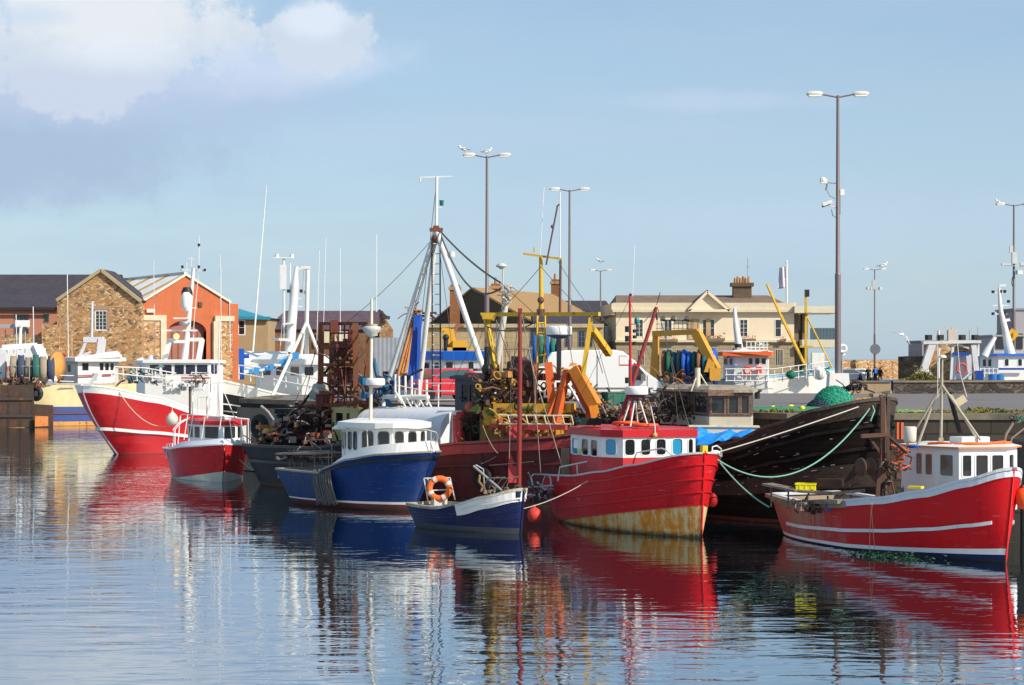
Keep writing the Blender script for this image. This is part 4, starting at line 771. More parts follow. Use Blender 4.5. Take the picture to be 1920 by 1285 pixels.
# weed and green net in the water along the hull
mb = MB(); rn = random.Random(8)
for i in range(500):
    px = rn.gauss(1655, 38); y0 = 1043+(px-1600)*.055; q = at(px, 0, 48.9+(1700-px)*.011-rn.random()*.25); q.z = abs(rn.gauss(0, .06))+.01; 
    mb.mat(rn.randrange(2)); mb.face([q+V((rn.uniform(-1, 1), rn.uniform(-.6, .6), rn.uniform(-.4, .4)))*.08 for _ in range(3)])
struct(mb, 'weed', [paint((.02, .055, .02), .6), paint((.015, .09, .05), .6)], kind='stuff')
mb = MB(); mb.tube([RW(1634, 942, 50.2), RW(1631, 1000, 50.0), RW(1630, 1035, 49.9)], .008, 5); mb.tube([RW(1637, 942, 50.2), RW(1634, 960, 50.0), RW(1640, 1028, 49.9)], .008, 5); build(mb, 'rope', paint((.5, .3, .15), .8), r, True)
c = RW(1920, 935, 47.9); mb = MB(); mb.ball(c, .22, 16, 1.2); mb.cyl(c+V((0, 0, .2)), c+V((0, 0, .32)), .04); solo(mb, 'fender', paint((.80, .10, .02), .4, .15), 'orange buoy fender hanging off the bow at the right edge', 'fender')

# ================================================================ RED TRAWLER A
a_ = boat('A', 'bright red wooden boat with white and red wheelhouse and rusty cream underwater hull', -66, 8.3, wat(1313, 1009), .25)
HA = Hull(a_, 8.3, 3.0, [(0, .95), (.08, 1.35), (.35, 1.45), (.6, 1.68), (.8, 1.95), (1, 2.33)], boot=lambda t: -.02+.92*max(0, (t-.12)/.88)**1.0, tm=.42, pe=3.3, qe=.60, tw=.7, rake=.22, counter=.2, wl=.88, wpe=2.2, flare=.8, bul=.3)
CREAMR = paint((.68, .50, .24), .6, .4, .70, (.58, .21, .02), .3, hull=.6); REDA = paint((.58, .008, .014), .4, .3, .1, bump=.2, spec=.22, hull=.9)
HA.build([CREAMR, REDA, paint((.5, .5, .48), .6, .4)], deck_mat=WOODG, cap_mat=paint((.52, .52, .53), .55, .4, .15), cap=(.16, .05)); HA.stem(REDA, .045, .07, .08)
for f in (.015, .27, .52, .80): HA.strake(f, .08, 1 if f > .1 else .995, .045 if f > .1 else .035, .05, REDA)
mb = MB(); p = HA.pt(1, 2.33, 1); mb.box((p.x-.05, 0, 2.45), (.16, .16, .2)); build(mb, 'stem_head', paint((.75, .5, .03), .5, .4), a_)
whA = [(-2.2, -.95), (-.1, -1.0), (1.25, -.72), (1.25, .72), (-.1, 1.0), (-2.2, .95)]
BLUEG = glass((.03, .28, .50), 0.0)
WAX = lambda px, py, Y: at(px, py, Y)
# footprint from where its corners stand
whA = fp(a_, (1070, 59.6), (1128, 57.4), (1168, 56.95), (1304, 57.6), (1285, 60.0), (1105, 62.2))
zA = lambda py, Y=57.2: at(0, py, Y).z
zw0, zw1 = zA(853), zA(824)
wA = {0: win_px(a_, whA, 0, [(1073, 1084), (1091, 1103), (1108, 1120)], zA(853, 58.5), zA(824, 58.5)), 1: win_px(a_, whA, 1, [(1136, 1155)], zw0, zw1), 2: win_px(a_, whA, 2, [(1172, 1190), (1202, 1219), (1231, 1248), (1261, 1279), (1291, 1299)], zw0, zw1), 4: [(.3, .3, zw0, zw1), (.7, .3, zw0, zw1)]}
whh = house(a_, whA, 1.1, zA(820), wA, paint((.50, .03, .04), .45, .4, .1), up=paint((.78, .77, .74), .45, .25, .1), split=zA(858), roof=RED, over=.06, rt=.21, camber=.03, rr=.08, fw=.028, rim=paint((.50, .012, .02), .4, .2), pane=glass((.02, .03, .035), .5))
def blueglaze(parent_h, idxs):
    ws = [c for c in parent_h.children if c.name.startswith('window')]
    for i in idxs:
        if i < len(ws): ws[i].data.materials[1] = BLUEG
blueglaze(whh, [0, 3, 7])
mb = MB(); c = WAX(1090, 846, 58.9); mb.ball(c, .09, 8); mb.ball(c+V((.08, .05, -.16)), .07, 8); build(mb, 'float', paint((.6, .72, .02), .6), a_, True)
# wheelhouse top: radome, masts, liferaft ring, tarp
zr = zA(802); mb = MB(); c = WAX(1210, 800, 57.8); c.z = zr+.05; mb.ring(c, .34, .05, (0, 0, 1)); mb.ring(c+V((-.55, .3, .04)), .36, .05, (0, .1, 1)); build(mb, 'coiled_hose', paint((.7, .10, .03), .5, .3), a_, True)
Yr = 57.9; radome(a_, WAX(1194, 740, Yr), .33, .24, WP, paint((.02, .03, .09), .4))
mb = MB(); [mb.tube([WAX(x0, 800, Yr+dy), WAX(x1, 752, Yr)], .025, 6) for x0, x1, dy in ((1166, 1182, 0), (1215, 1200, 0), (1196, 1192, .3), (1182, 1190, -.2))]; build(mb, 'radar_tripod', WPR, a_, True)
mb = MB(); mb.tube([WAX(1183, 800, Yr+.4), WAX(1181, 556, Yr+.4)], [.045, .035], 8); mb.beam(WAX(1161, 685, Yr+.4), WAX(1200, 685, Yr+.4), .03, .04)
mb.tube([WAX(1161, 686, Yr+.4), WAX(1161, 668, Yr+.4), WAX(1176, 668, Yr+.4)], .01, 4)
for py in (617, 635, 713): mb.mat(1).cyl(WAX(1177, py+6, Yr+.35), WAX(1177, py-5, Yr+.35), .085, 10); mb.mat(0)
mb.mat(2).lathe(WAX(1194, 607, Yr+.4), [(.05, 0), (.075, .02), (.075, .13), (.05, .17)], 10); mb.mat(1); mb.tube([WAX(1180, 608, Yr+.4), WAX(1194, 608, Yr+.4)], .012, 4)
for py in (621, 632, 644): mb.cyl(WAX(1190, py+3, Yr+.4), WAX(1190, py-3, Yr+.4), .06, 8)
mb.ball(WAX(1182, 553, Yr+.4), .045, 8); build(mb, 'mast', [paint((.50, .02, .02), .45, .3, .15), DARK, paint((.01, .22, .20), .3)], a_, True)
mb = MB(); mb.tube([WAX(1158, 800, Yr+.5), WAX(1187, 715, Yr+.6), WAX(1231, 576, Yr+.6)], [.06, .065, .05], 8); mb.mat(1); mb.tube([WAX(1229, 580, Yr+.6), WAX(1232, 600, Yr+.6)], .03, 5); mb.tube([WAX(1231, 572, Yr+.6), WAX(1238, 548, Yr+.6)], .01, 4); build(mb, 'derrick_boom', [paint((.26, .03, .03), .55, .4, .2), DARK], a_, True)
mb = MB(); mb.tube(sag(WAX(1228, 577, Yr+.6), WAX(1200, 610, Yr+.4), .05), .012, 4); mb.tube([WAX(1234, 580, Yr+.6), WAX(1292, 802, Yr)], .01, 4); mb.tube([WAX(1234, 580, Yr+.6), WAX(1262, 700, Yr+.2), WAX(1272, 800, Yr)], .008, 4); mb.tube([WAX(1181, 560, Yr+.4), WAX(1090, 740, Yr+2)], .008, 4); mb.tube([WAX(1181, 565, Yr+.4), WAX(1250, 760, Yr)], .006, 4); build(mb, 'rigging', WIRE, a_, True)
mb = MB(); mb.tube([WAX(1190, 460, Yr+.4), WAX(1186, 556, Yr+.4)], .008, 4); build(mb, 'whip_aerial', WP, a_, True)
mb = MB(); rn = random.Random(2); c = WAX(1104, 800, 58.8); c.z = zr+.02; mb.box(c+V((0, 0, .1)), (.7, .5, .2)); clump(mb, c+V((-.1, 0, .05)), (.35, .25, .12), 14, .14, rn, 2); build(mb, 'net_pile', [paint((.015, .02, .02), .8), paint((.01, .10, .08), .8)], a_, True)
mb = MB(); mb.tube([WAX(1220, 762, 57.6), WAX(1228, 800, 57.2), WAX(1228, 812, 57.1)], .02, 5); mb.mat(1).ball(WAX(1228, 816, 57.05), .075, 10); build(mb, 'tied_float', [ROPEW, paint((.75, .42, .1), .6)], a_, True)
mb = MB(); c = WAX(1060, 850, 59.8); mb.box(c-V((0, 0, .35)), (.25, .25, 1.0)); build(mb, 'locker', paint((.25, .17, .12), .7, .4), a_, True)
# tube rail over the gunwale
rail_px(a_, [[(1046, 902, 59.2), (1050, 876, 59.2), (1130, 860, 58.0), (1240, 841, 56.4), (1249, 844, 56.2), (1262, 856, 56.0)], [(1082, 872, 58.7), (1083, 897, 58.7)], [(1131, 862, 58.0), (1134, 888, 58.0)], [(1167, 855, 57.4), (1169, 882, 57.4)], [(1190, 851, 57.1), (1196, 874, 57.1)], [(1334, 853, 54.9), (1336, 838, 54.9), (1344, 836, 55), (1352, 842, 55.3), (1353, 856, 55.5)]], paint((.68, .68, .66), .4, .2, .1))
rail_px(a_, [[(1000, 912, 60.0), (996, 895, 60.0), (1000, 890, 60.2), (1028, 890, 60.4), (1033, 898, 60.2), (1034, 912, 60)], [(990, 914, 60), (1038, 911, 60)]], GALV, .03, 'stern_frame')
mb = MB(); rn = random.Random(4); clump(mb, WAX(1015, 945, 60.2), (.35, .35, .7), 40, .17, rn); build(mb, 'stern_gear', [GALV, DARK, paint((.10, .1, .1), .6)], a_, True)
mb = MB(); p = HA.pt(1, 2.3, 1); mb.ring(WAX(1340, 850, 55.0), .11, .05, (0, .4, 1), 12, 6); build(mb, 'bollard', WPR, a_, True)
c = WAX(1002, 966, 58.6); mb = MB(); mb.ball(c, .21, 18, 1.1); mb.cyl(c+V((0, 0, .2)), c+V((0, 0, .3)), .035); solo(mb, 'fender', paint((.68, .05, .035), .55, .6), 'round red buoy fender between the navy dinghy and the red boat', 'fender')
c = WAX(1337, 938, 56.4); mb = MB(); mb.ball(c, .13, 16, 1.5); solo(mb, 'fender', paint((.4, .015, .015), .4, .15), 'dark red fender on the far bow side of the bright red wooden boat', 'fender')

# ================================================================ NAVY OPEN BOAT
n_ = boat('N', 'small navy open boat with white bow bulwark and orange lifebuoy aft', -44, 4.2, wat(976, 1001), .12, cat='open boat', name='open_boat')
NAVY = paint((.006, .010, .065), .4, .4, .0, bump=.15, spec=.3, hull=.8)
HN = Hull(n_, 4.2, 1.75, [(0, .62), (.35, .60), (.6, .78), (.8, 1.0), (1, 1.22)], boot=lambda t: .16, tm=.45, pe=3.0, qe=.68, tw=.65, rake=.12, counter=.15, wl=.80, flare=.9, bul=.22)
HN.build([paint((.06, .06, .07), .7, .5), NAVY, paint((.35, .33, .30), .7, .5)], deck_mat=WOODG, cap_mat=wood((.42, .36, .28)), cap=(.13, .08))
for f in (.25, .45, .65): HN.strake(f, .02, .99, .012, .02, NAVY, 'plank_edge')
mb = MB()
for side in (1, -1):
    T = [.56+.44*i/12 for i in range(13)]; top = [HN.pt(t, HN.sz(t)+.035, side, .035) for t in T]; bot = [HN.pt(t, HN.sz(t)-.30, side, .03) for t in T]; ot = [p+V((0, side*-.09, 0)) for p in top]
    for i in range(12): mb.face([bot[i], bot[i+1], top[i+1], top[i]][::-side]); mb.face([top[i], top[i+1], ot[i+1], ot[i]][::-side])
    mb.face([bot[0], top[0], ot[0]])
build(mb, 'bow_bulwark', paint((.72, .72, .70), .45, .3, .15), n_); HN.stem(NAVY, .05, .07, -.05); HN.strake(.8, .62, .995, .05, .04, paint((.65, .63, .55), .6, .4, .2))
N_ = lambda px, py, Y: at(px, py, Y)
mb = MB(); mb.tube([N_(973, 912, 57.6), N_(975, 700, 57.6), N_(975, 582, 57.6)], [.075, .07, .05], 10); mb.box(N_(975, 583, 57.6), (.12, .12, .14)); build(mb, 'mast', paint((.22, .025, .02), .55, .4, .25), n_, True)
mb = MB(); mb.tube([N_(978, 590, 57.6), N_(1001, 700, 58), N_(1054, 875, 58.5)], .013, 5); mb.tube([N_(979, 592, 57.6), N_(1000, 700, 58), N_(1014, 890, 59)], .01, 5); mb.tube([N_(973, 590, 57.6), N_(958, 720, 57.8), N_(955, 860, 58)], .009, 5); build(mb, 'rigging', paint((.35, .33, .27), .7), n_, True)
mb = MB(); Yf = 58.6
for a, b in (((795, 897, Yf), (803, 943, Yf)), ((844, 896, Yf), (853, 938, Yf)), ((795, 897, Yf), (844, 896, Yf)), ((799, 920, Yf), (849, 918, Yf)), ((802, 897, Yf+.1), (812, 943, Yf+.1))): mb.beam(N_(*a), N_(*b), .035)
build(mb, 'ring_frame', paint((.62, .62, .58), .5, .4, .3), n_, True); lifering(N_(824, 916, Yf-.12), (-.1, -1, .12), .375, 'orange lifebuoy with white bands on the stern frame of the navy boat')
mb = MB(); mb.box(N_(824, 940, Yf), (.4, .3, .25), .3); build(mb, 'engine_box', paint((.6, .58, .52), .5, .4, .2), n_, True)
mb = MB(); mb.tube([N_(888, 874, 57.8), N_(941, 920, 57.3)], .035, 6); mb.tube([N_(892, 872, 57.8), N_(906, 880, 57.9), N_(908, 912, 58)], .025, 6); build(mb, 'net_hauler_arm', GALV, n_, True)
mb = MB(); rn = random.Random(21); [mb.mat(i % 3).tube(coil(N_(925+i*9, 922, 57.5), .16, .022, 3, rn), .02, 5) for i in range(5)]; clump(mb, N_(938, 926, 57.5), (.6, .3, .22), 40, .10, rn); [mb.mat(0).tube([N_(905+i*12, 915, 57.6), N_(915+i*13, 897+rn.uniform(-3, 3), 57.5), N_(935+i*12, 893+rn.uniform(-3, 4), 57.4)], .018, 5) for i in range(4)]; mb.mat(2).tube([N_(900, 890, 58), N_(898, 903, 57.9), N_(905, 912, 57.9), N_(902, 922, 57.9)], .04, 5); build(mb, 'deck_gear', [paint((.24, .21, .17), .8, .5, .4), DARK, paint((.30, .18, .07), .8, .4, .5)], n_, True)
rope(N_(962, 958, 56.3), N_(1102, 902, 57.5), .12, .012, ROPEW, n_, 'mooring_line')
# ================================================================ BLACK WOODEN HULK
k_ = boat('H', 'big black weathered wooden hull with high bow, brown wheelhouse and blue tarpaulin', -52, 8.6, at(1658, 985, 58.2), .1)
HK = Hull(k_, 8.6, 4.2, [(0, 2.0), (.3, 2.05), (.5, 2.35), (.7, 2.95), (.85, 3.4), (1, 3.72)], boot=lambda t: .12, tm=.45, pe=3.0, qe=.6, tw=.5, ts=3, rake=.12, counter=.4, wl=.82, flare=.9, bul=.5, wpe=2.0)
PLANK = brick((.006, .0045, .004), (.013, .0085, .006), (.003, .003, .003), 1, 3.2, .17, .012, .9, 'XZ', stain=.3)
HK.build([paint((.07, .025, .012), .8, .5, .5), PLANK, WOODB, wood((.040, .024, .016), .9)], bands=[(.88, 1.0, 3), (.30, .50, 3)], deck_mat=WOODB, cap_mat=wood((.075, .05, .036)), cap=(.2, .09)); HK.stem(wood((.05, .03, .022)), .16, .16, .1)
for f in (.62, .80): HK.strake(f, .0, .995, .07, .09, paint((.014, .010, .008), .85, .5, .3, spec=.1))
mb = MB(); rn = random.Random(31)
for i in range(70):
    t = rn.uniform(.25, .97); f = rn.uniform(.3, .97); q = HK.h(t, f, -1, .012); q2 = HK.h(t+rn.uniform(.004, .025), f, -1, .012); d = V((0, 0, rn.uniform(.008, .03))); mb.face([q, q2, q2+d, q+d])
build(mb, 'worn_patch', paint((.30, .26, .22), .8, .5), k_)
K_ = lambda px, py, Y: at(px, py, Y)
mb = MB(); mb.cyl(K_(1660, 850, 57.6), K_(1657, 752, 57.9), .06, 8); build(mb, 'bow_post', paint((.13, .06, .04), .7, .5, .3), k_, True)
mb = MB(); p = HK.pt(1, 3.72, 1); mb.beam((p.x-.5, -.2, 3.85), (p.x+.05, .1, 3.95), .12, .1); mb.beam((p.x-.25, -.35, 3.85), (p.x-.1, .3, 3.95), .1, .1); mb.ring((p.x-.2, 0, 3.86), .14, .03); build(mb, 'samson_post', wood((.25, .2, .14)), k_)
mb = MB(); [mb.box(K_(x, 808, 59.2), (.1, .05, .5), .5) for x in (1683, 1691)]; build(mb, 'rust_plate', paint((.45, .10, .03), .7, .4), k_, True)
whK = fp(k_, (1238, 66.5), (1300, 64.8), (1330, 63.2), (1408, 63.0), (1412, 65), (1300, 68.2))
WB_ = wood((.13, .085, .07)); z = lambda py, Y=63.6: at(0, py, Y).z
wK = {1: win_px(k_, whK, 1, [(1303, 1326)], z(774), z(742)), 2: win_px(k_, whK, 2, [(1335, 1358), (1367, 1384), (1391, 1404)], z(774), z(742)), 0: win_px(k_, whK, 0, [(1245, 1262), (1270, 1290)], z(774, 65.5), z(742, 65.5)), 3: [(.5, .6, z(774), z(742))]}
house(k_, whK, z(800), z(736), wK, paint((.55, .50, .40), .6, .3, .1), up=WB_, split=z(781), roof=wood((.36, .30, .22)), over=.12, rt=.09, camber=.12, rr=.01, fw=.05, frame=wood((.2, .13, .1)), rim=wood((.42, .36, .27)), pane=glass((.05, .055, .06), .35))
mb = MB(); mb.beam(K_(1328, 737, 62.9), K_(1376, 737, 62.8), .06, .18, up=(0, 0, 1)); build(mb, 'name_board', wood((.25, .15, .10)), k_, True)
mb = MB(); a, b = K_(1290, 799, 62.6), K_(1424, 800, 62.4); mb.beam(a, b, 1.4, .02); a.z -= .2; b.z -= .2; mb.beam(a, b, 1.3, .36); build(mb, 'coaming', paint((.66, .62, .50), .6, .35, .1), k_, True)
mb = MB(); mb.tube([K_(1308, 735, 64.4), K_(1308, 690, 64.4)], .09, 8); mb.tube([K_(1296, 734, 64.2), K_(1308, 700, 64.4)], .025, 6); mb.tube([K_(1332, 734, 64.4), K_(1310, 697, 64.4)], .025, 6); build(mb, 'stub_mast', paint((.60, .56, .44), .6, .4, .2), k_, True)
mb = MB(); rn = random.Random(6)
for i in range(14): a = K_(rn.uniform(1240, 1400), rn.uniform(727, 731), rn.uniform(63.4, 66)); mb.beam(a, a+V((rn.uniform(.2, 1), rn.uniform(-.3, .3), rn.uniform(-.02, .04))), .05, .03)
build(mb, 'loose_plank', wood((.42, .34, .24)), k_, True)
# tarpaulin: a rumpled sheet
mb = MB(); rn = random.Random(9); nu, nv = 16, 8; vs = []
for i in range(nu+1):
    for j in range(nv+1):
        s_, q = i/nu, j/nv; tp = K_(1302+s_*118, 802+2*math.sin(s_*9), 62.0+.3*s_); bt = K_(1306+s_*110, 838-s_*26, 61.0+.3*s_); p = tp.lerp(bt, q); p += V((0, -.12*math.sin(s_*13+q*4)-.1*math.sin(q*9+s_*5), .05*math.sin(s_*21+q*7)+rn.uniform(-.02, .02))); vs.append(p)
mb.add(vs, [(i*(nv+1)+j, i*(nv+1)+j+1, (i+1)*(nv+1)+j+1, (i+1)*(nv+1)+j) for i in range(nu) for j in range(nv)], True)
o = solo(mb, 'tarpaulin', TARP, 'crumpled bright blue tarpaulin over the deck of the black hulk', 'tarpaulin'); m_ = o.modifiers.new('thick', 'SOLIDIFY'); m_.thickness = .012
mb = MB(); rn = random.Random(14); clump(mb, K_(1252, 790, 65.2), (.9, .6, .8), 90, .2, rn); clump(mb, K_(1180, 790, 64), (1.0, .5, .5), 60, .2, rn); build(mb, 'deck_gear', [RUSTD, DARK, paint((.33, .22, .14), .7, .5, .4)], k_, True)
# mooring lines of the hulk
rope(K_(1340, 850, 55.2), K_(1645, 750, 58.3), .05, .018, ROPEW, a_, 'mooring_line')
mb = MB(); a, b = K_(1345, 862, 55.2), K_(1635, 760, 58.0); mb.tube(sag(a, b, 1.15, 26), .022, 6); mb.tube([b, K_(1640, 770, 57.8), K_(1632, 790, 57.8)], .022, 6); solo(mb, 'mooring_rope', ROPEG, 'pale green rope hanging in a deep loop across the black hulk', 'rope')
mb = MB(); mb.tube(sag(K_(1350, 868, 55.1), K_(1442, 951, 53.8), .12), .02, 6); solo(mb, 'mooring_rope', ROPEG, 'green rope running down from the red wooden bow to the right-hand red boat', 'rope')

# ================================================================ BLUE BOAT
b_ = boat('B', 'blue half-decked fishing boat with rounded white wheelhouse and red bottom', -44, 6.7, at(774, 955, 64.6), 1.0)
BLU = paint((.002, .030, .15), .36, .3, .05, bump=.08, spec=.3, hull=.8); BLUW = paint((.025, .055, .16), .6, .6, .1, hull=1)
HB = Hull(b_, 6.7, 2.6, [(0, 1.15), (.38, 1.12), (.42, 1.3), (.6, 1.62), (.8, 1.82), (1, 1.92)], boot=lambda t: .20, tm=.5, pe=3.3, qe=.62, tw=.8, rake=.95, counter=.35, wl=.75, wpe=1.7, flare=1.1, bul=lambda t: .3 if t < .4 else .12)
HB.build([paint((.16, .012, .012), .6, .5, hull=1), BLU, paint((.5, .5, .48), .5, .3), WP, BLUW], bands=[(0, .05, 3)], aft=(.38, 4), deck_mat=paint((.5, .5, .48), .6, .4), cap_mat=paint((.30, .27, .24), .6, .5, .3), cap=(.14, .06))
HB.strake(.90, .40, 1, .07, .07, BLK)
mb = MB()
for side in (1, -1):
    T = [.42+.58*i/24 for i in range(25)]; lo_ = [HB.pt(t, HB.sz(t)+.01, side, -.03) for t in T]; hi_ = [HB.pt(t, HB.sz(t), side, -.10)+V((-.04*(t > .9), 0, .04+.30*min(1, (t-.42)/.25))) for t in T]
    for i in range(24): mb.face([lo_[i], lo_[i+1], hi_[i+1], hi_[i]][::-side]); mb.face([hi_[i], hi_[i+1], hi_[i+1]*1, V((hi_[i+1].x, 0, hi_[i+1].z+.05)), V((hi_[i].x, 0, hi_[i].z+.05))][::-side] if False else [hi_[i], hi_[i+1], V((hi_[i+1].x, 0, hi_[i+1].z+.04)), V((hi_[i].x, 0, hi_[i].z+.04))][::-side])
build(mb, 'foredeck', WP, b_)
mb = MB()
for px, py in ((657, 865), (688, 861)): c = at(px, py, 65.3); mb.ring(c, .075, .03, (.5, .8, 0), 14, 6); mb.ring(c, .03, .03, (.5, .8, 0), 10, 6)
build(mb, 'porthole', DARK, b_, True)
B_ = lambda px, py, Y: at(px, py, Y)
whB = fp(b_, (641, 66.8), (672, 65.9), (712, 65.35), (745, 65.2), (768, 65.25), (786, 65.6), (800, 66.4), (770, 68.6), (660, 69.5)); z = lambda py, Y=65.4: at(0, py, Y).z
zb, zt_ = z(845), z(812); wB = {0: win_px(b_, whB, 0, [(643, 648), (653, 658), (662, 670)], zb, zt_), 1: win_px(b_, whB, 1, [(679, 700)], zb, zt_+.02), 2: [], 3: [], 4: [], 5: []}
whB = fp(b_, (641, 66.9), (673, 65.95), (706, 65.5), (736, 65.3), (762, 65.35), (786, 65.8), (800, 66.6), (770, 68.6), (660, 69.5))
wB = {0: win_px(b_, whB, 0, [(643, 648), (653, 659), (663, 669)], zb, zt_), 1: win_px(b_, whB, 1, [(680, 699)], zb, zt_+.02), 2: win_px(b_, whB, 2, [(710, 729)], zb, zt_+.02), 3: win_px(b_, whB, 3, [(741, 756)], zb, zt_+.02), 4: win_px(b_, whB, 4, [(766, 780)], zb+.03, zt_+.02), 5: win_px(b_, whB, 5, [(789, 796)], zb, zt_)}
house(b_, whB, 1.35, z(804), wB, WP, roof=WP, over=.12, rt=.18, camber=.07, rr=.10, fw=.03, frame=paint((.12, .12, .12), .4), pane=glass((.02, .02, .022), .3), rim=paint((.78, .77, .73), .45, .2))
mb = MB(); mb.slab([B_(622, 803, 67.2), B_(648, 803, 66.4), B_(660, 792, 66.6), B_(630, 797, 67.6)], .05); build(mb, 'roof_overhang', WP, b_, True)
rail_px(b_, [[(641, 810, 66.5), (720, 804, 64.6), (760, 804, 63.9), (800, 806, 63.6), (818, 811, 63.8), (821, 820, 64.2), (812, 848, 64.0)], [(645, 809, 66.4), (646, 856, 66.2)], [(688, 806, 65.3), (690, 852, 65.2)], [(738, 804, 64.2), (741, 848, 64.1)], [(808, 808, 63.7), (808, 850, 63.8)], [(819, 815, 64), (810, 826, 64.2), (806, 850, 64.2)]], paint((.55, .5, .42), .5, .4, .3), .02)
mb = MB(); mb.tube([B_(695, 790, 66.5), B_(697, 560, 66.5)], [.06, .045], 8); mb.mat(1).lathe(B_(697, 632, 66.5), [(.1, 0), (.28, .2), (.3, .26), (.3, .34), (.2, .36)], 16); mb.mat(2).cyl(B_(699, 630, 66.5), B_(699, 608, 66.5), .16, 12); mb.mat(0).lathe(B_(697, 608, 66.5), [(.03, 0), (.05, .05), (.01, .4)], 8); build(mb, 'mast', [paint((.72, .66, .52), .5, .3, .2), paint((.5, .52, .5), .5, .3), paint((.45, .38, .22), .5)], b_, True)
radome(b_, B_(704, 722, 66.4), .32, .22, WP, paint((.45, .36, .3), .5)); mb = MB(); mb.tube([B_(706, 585, 66.6), B_(706, 440, 66.6)], .012, 4); build(mb, 'whip_aerial', WP, b_, True)
mb = MB(); mb.cyl(B_(792, 845, 65.0), B_(792, 833, 65.0), .12, 10); mb.box(B_(790, 840, 64.8), (.3, .2, .1)); build(mb, 'windlass', paint((.5, .42, .3), .6, .4, .3), b_, True)
rail_px(b_, [[(541, 856, 68.6), (620, 858, 67.0)], [(541, 846, 68.8), (618, 846, 67.5)]]+[[(x, 846, 68.7-(x-541)*.02), (x, 884, 68.6-(x-541)*.02)] for x in (543, 552, 566, 590, 616)]+[[(565, 840, 68.6), (578, 826, 68.6), (612, 824, 68), (622, 835, 67.6), (622, 870, 67.4)], [(578, 826, 68.6), (600, 840, 68.3), (605, 870, 68)]], paint((.25, .2, .17), .6, .5, .5), .02, 'stern_rail')
mb = MB(); a, b = B_(541, 850, 68.8), B_(615, 850, 67.6); mb.beam(a, b, 1.3, .06); clump(mb, B_(580, 868, 68.3), (1.1, .5, .3), 60, .16, random.Random(3)); build(mb, 'work_table', [wood((.26, .21, .19)), DARK, WOODB], b_, True)
mb = MB(); rn = random.Random(41)
for i in range(16):
    px = 592+i*2.0; mb.tube([B_(px-4, 882+rn.uniform(-2, 2), 66.2-i*.05), B_(px-3+rn.uniform(-2, 2), 905, 65.9-i*.05), B_(px+1+i*.35, 930+rn.uniform(-6, 8), 65.9-i*.05), B_(px+3+i*.5, 946+rn.uniform(-8, 2), 65.9-i*.05)], .028, 5)
o = solo(mb, 'net_bundle', [paint((.12, .11, .10), .9, .5)], 'dark bundle of ropes hanging over the side of the blue boat', 'rope bundle')
mb = MB(); [mb.cyl(B_(px, 910+i*1.5, 68.35-i*.2)+V((0, -.02, 0)), B_(px, 910+i*1.5, 68.3-i*.2)+V((0, -.09, 0)), .05, 8) for i, px in enumerate((543, 558, 578))]; build(mb, 'outlet', paint((.75, .72, .65), .5), b_, True)

# ================================================================ SMALL RED AND WHITE BOAT
s_ = boat('S', 'small red motor boat with white rails and red-roofed wheelhouse seen from the bow', -70, 5.8, at(417, 905, 79.6), .5, cat='motor boat', name='motor_boat')
HS = Hull(s_, 5.8, 3.2, [(0, 1.15), (.4, 1.2), (.75, 1.38), (1, 1.5)], boot=lambda t: .02+.40*max(0, (t-.35)/.65)**1.4, tm=.4, pe=2.2, qe=.9, tw=.9, rake=.5, counter=.1, wl=.86, wpe=1.8, flare=.8, bul=.25)
REDS = paint((.55, .01, .015), .4, .3, .05, coat=.1, hull=.8); HS.build([paint((.62, .60, .50), .5, .4, .1), REDS, WP], deck_mat=WP, cap_mat=WP, cap=(.12, .05))
mb = MB()
for side in (1, -1):
    T = [.45+.55*i/14 for i in range(15)]; lo_ = [HS.pt(t, HS.sz(t)-.02, side, .02) for t in T]; hi_ = [HS.pt(t, HS.sz(t), side, -.10)+V((-.1, 0, .08+.14*min(1, (t-.45)/.2))) for t in T]
    for i in range(14): mb.face([lo_[i], lo_[i+1], hi_[i+1], hi_[i]][::-side]); mb.face([hi_[i], hi_[i+1], V((hi_[i+1].x, 0, hi_[i+1].z+.05)), V((hi_[i].x, 0, hi_[i].z+.05))][::-side])
build(mb, 'foredeck', paint((.70, .72, .78), .4, .15), s_)
S_ = lambda px, py, Y: at(px, py, Y); z = lambda py, Y=81: at(0, py, Y).z
whS = fp(s_, (352, 83.2), (378, 81.7), (416, 81.2), (453, 82.0), (462, 83.6), (372, 85)); wS = {0: win_px(s_, whS, 0, [(354, 362), (365, 375)], z(823), z(802)), 1: win_px(s_, whS, 1, [(384, 410)], z(823), z(801)), 2: win_px(s_, whS, 2, [(420, 441), (445, 451)], z(823), z(801))}
house(s_, whS, 1.3, z(798), wS, WP, roof=REDS, over=.08, rt=.16, camber=.06, rr=.05, fw=.04, rim=REDS, pane=glass((.05, .05, .05), .55))
mb = MB(); mb.box(S_(412, 784, 82.3), (1.2, .5, .12), R(-60)); build(mb, 'roof_hatch', WPR, s_, True)
WR = paint((.76, .75, .72), .45, .25, .25)
rail_px(s_, [[(312, 860, 82.5), (313, 832, 82.6), (323, 832, 82.0), (323, 860, 82)], [(318, 860, 82.3), (318, 833, 82.3)], [(325, 855, 81.6), (325, 805, 81.8), (335, 793, 82), (352, 784, 82.3)], [(328, 856, 81.5), (328, 806, 81.7), (338, 794, 82), (356, 783, 82.2)],
 [(338, 790, 82.6), (340, 777, 82.6), (400, 780, 81), (467, 786, 81.6), (469, 794, 81.7), (469, 852, 81.4)], [(338, 780, 82.5), (332, 855, 81.6)], [(352, 778, 82.2), (345, 825, 82)], [(362, 779, 82), (354, 827, 81.8)], [(415, 781, 80.9), (409, 826, 80.8)], [(430, 783, 81), (436, 828, 80.9)], [(452, 785, 81.3), (458, 845, 81)], [(465, 786, 81.6), (466, 850, 81.3)], [(384, 782, 81.5), (378, 823, 81.4)]], WR, .02)
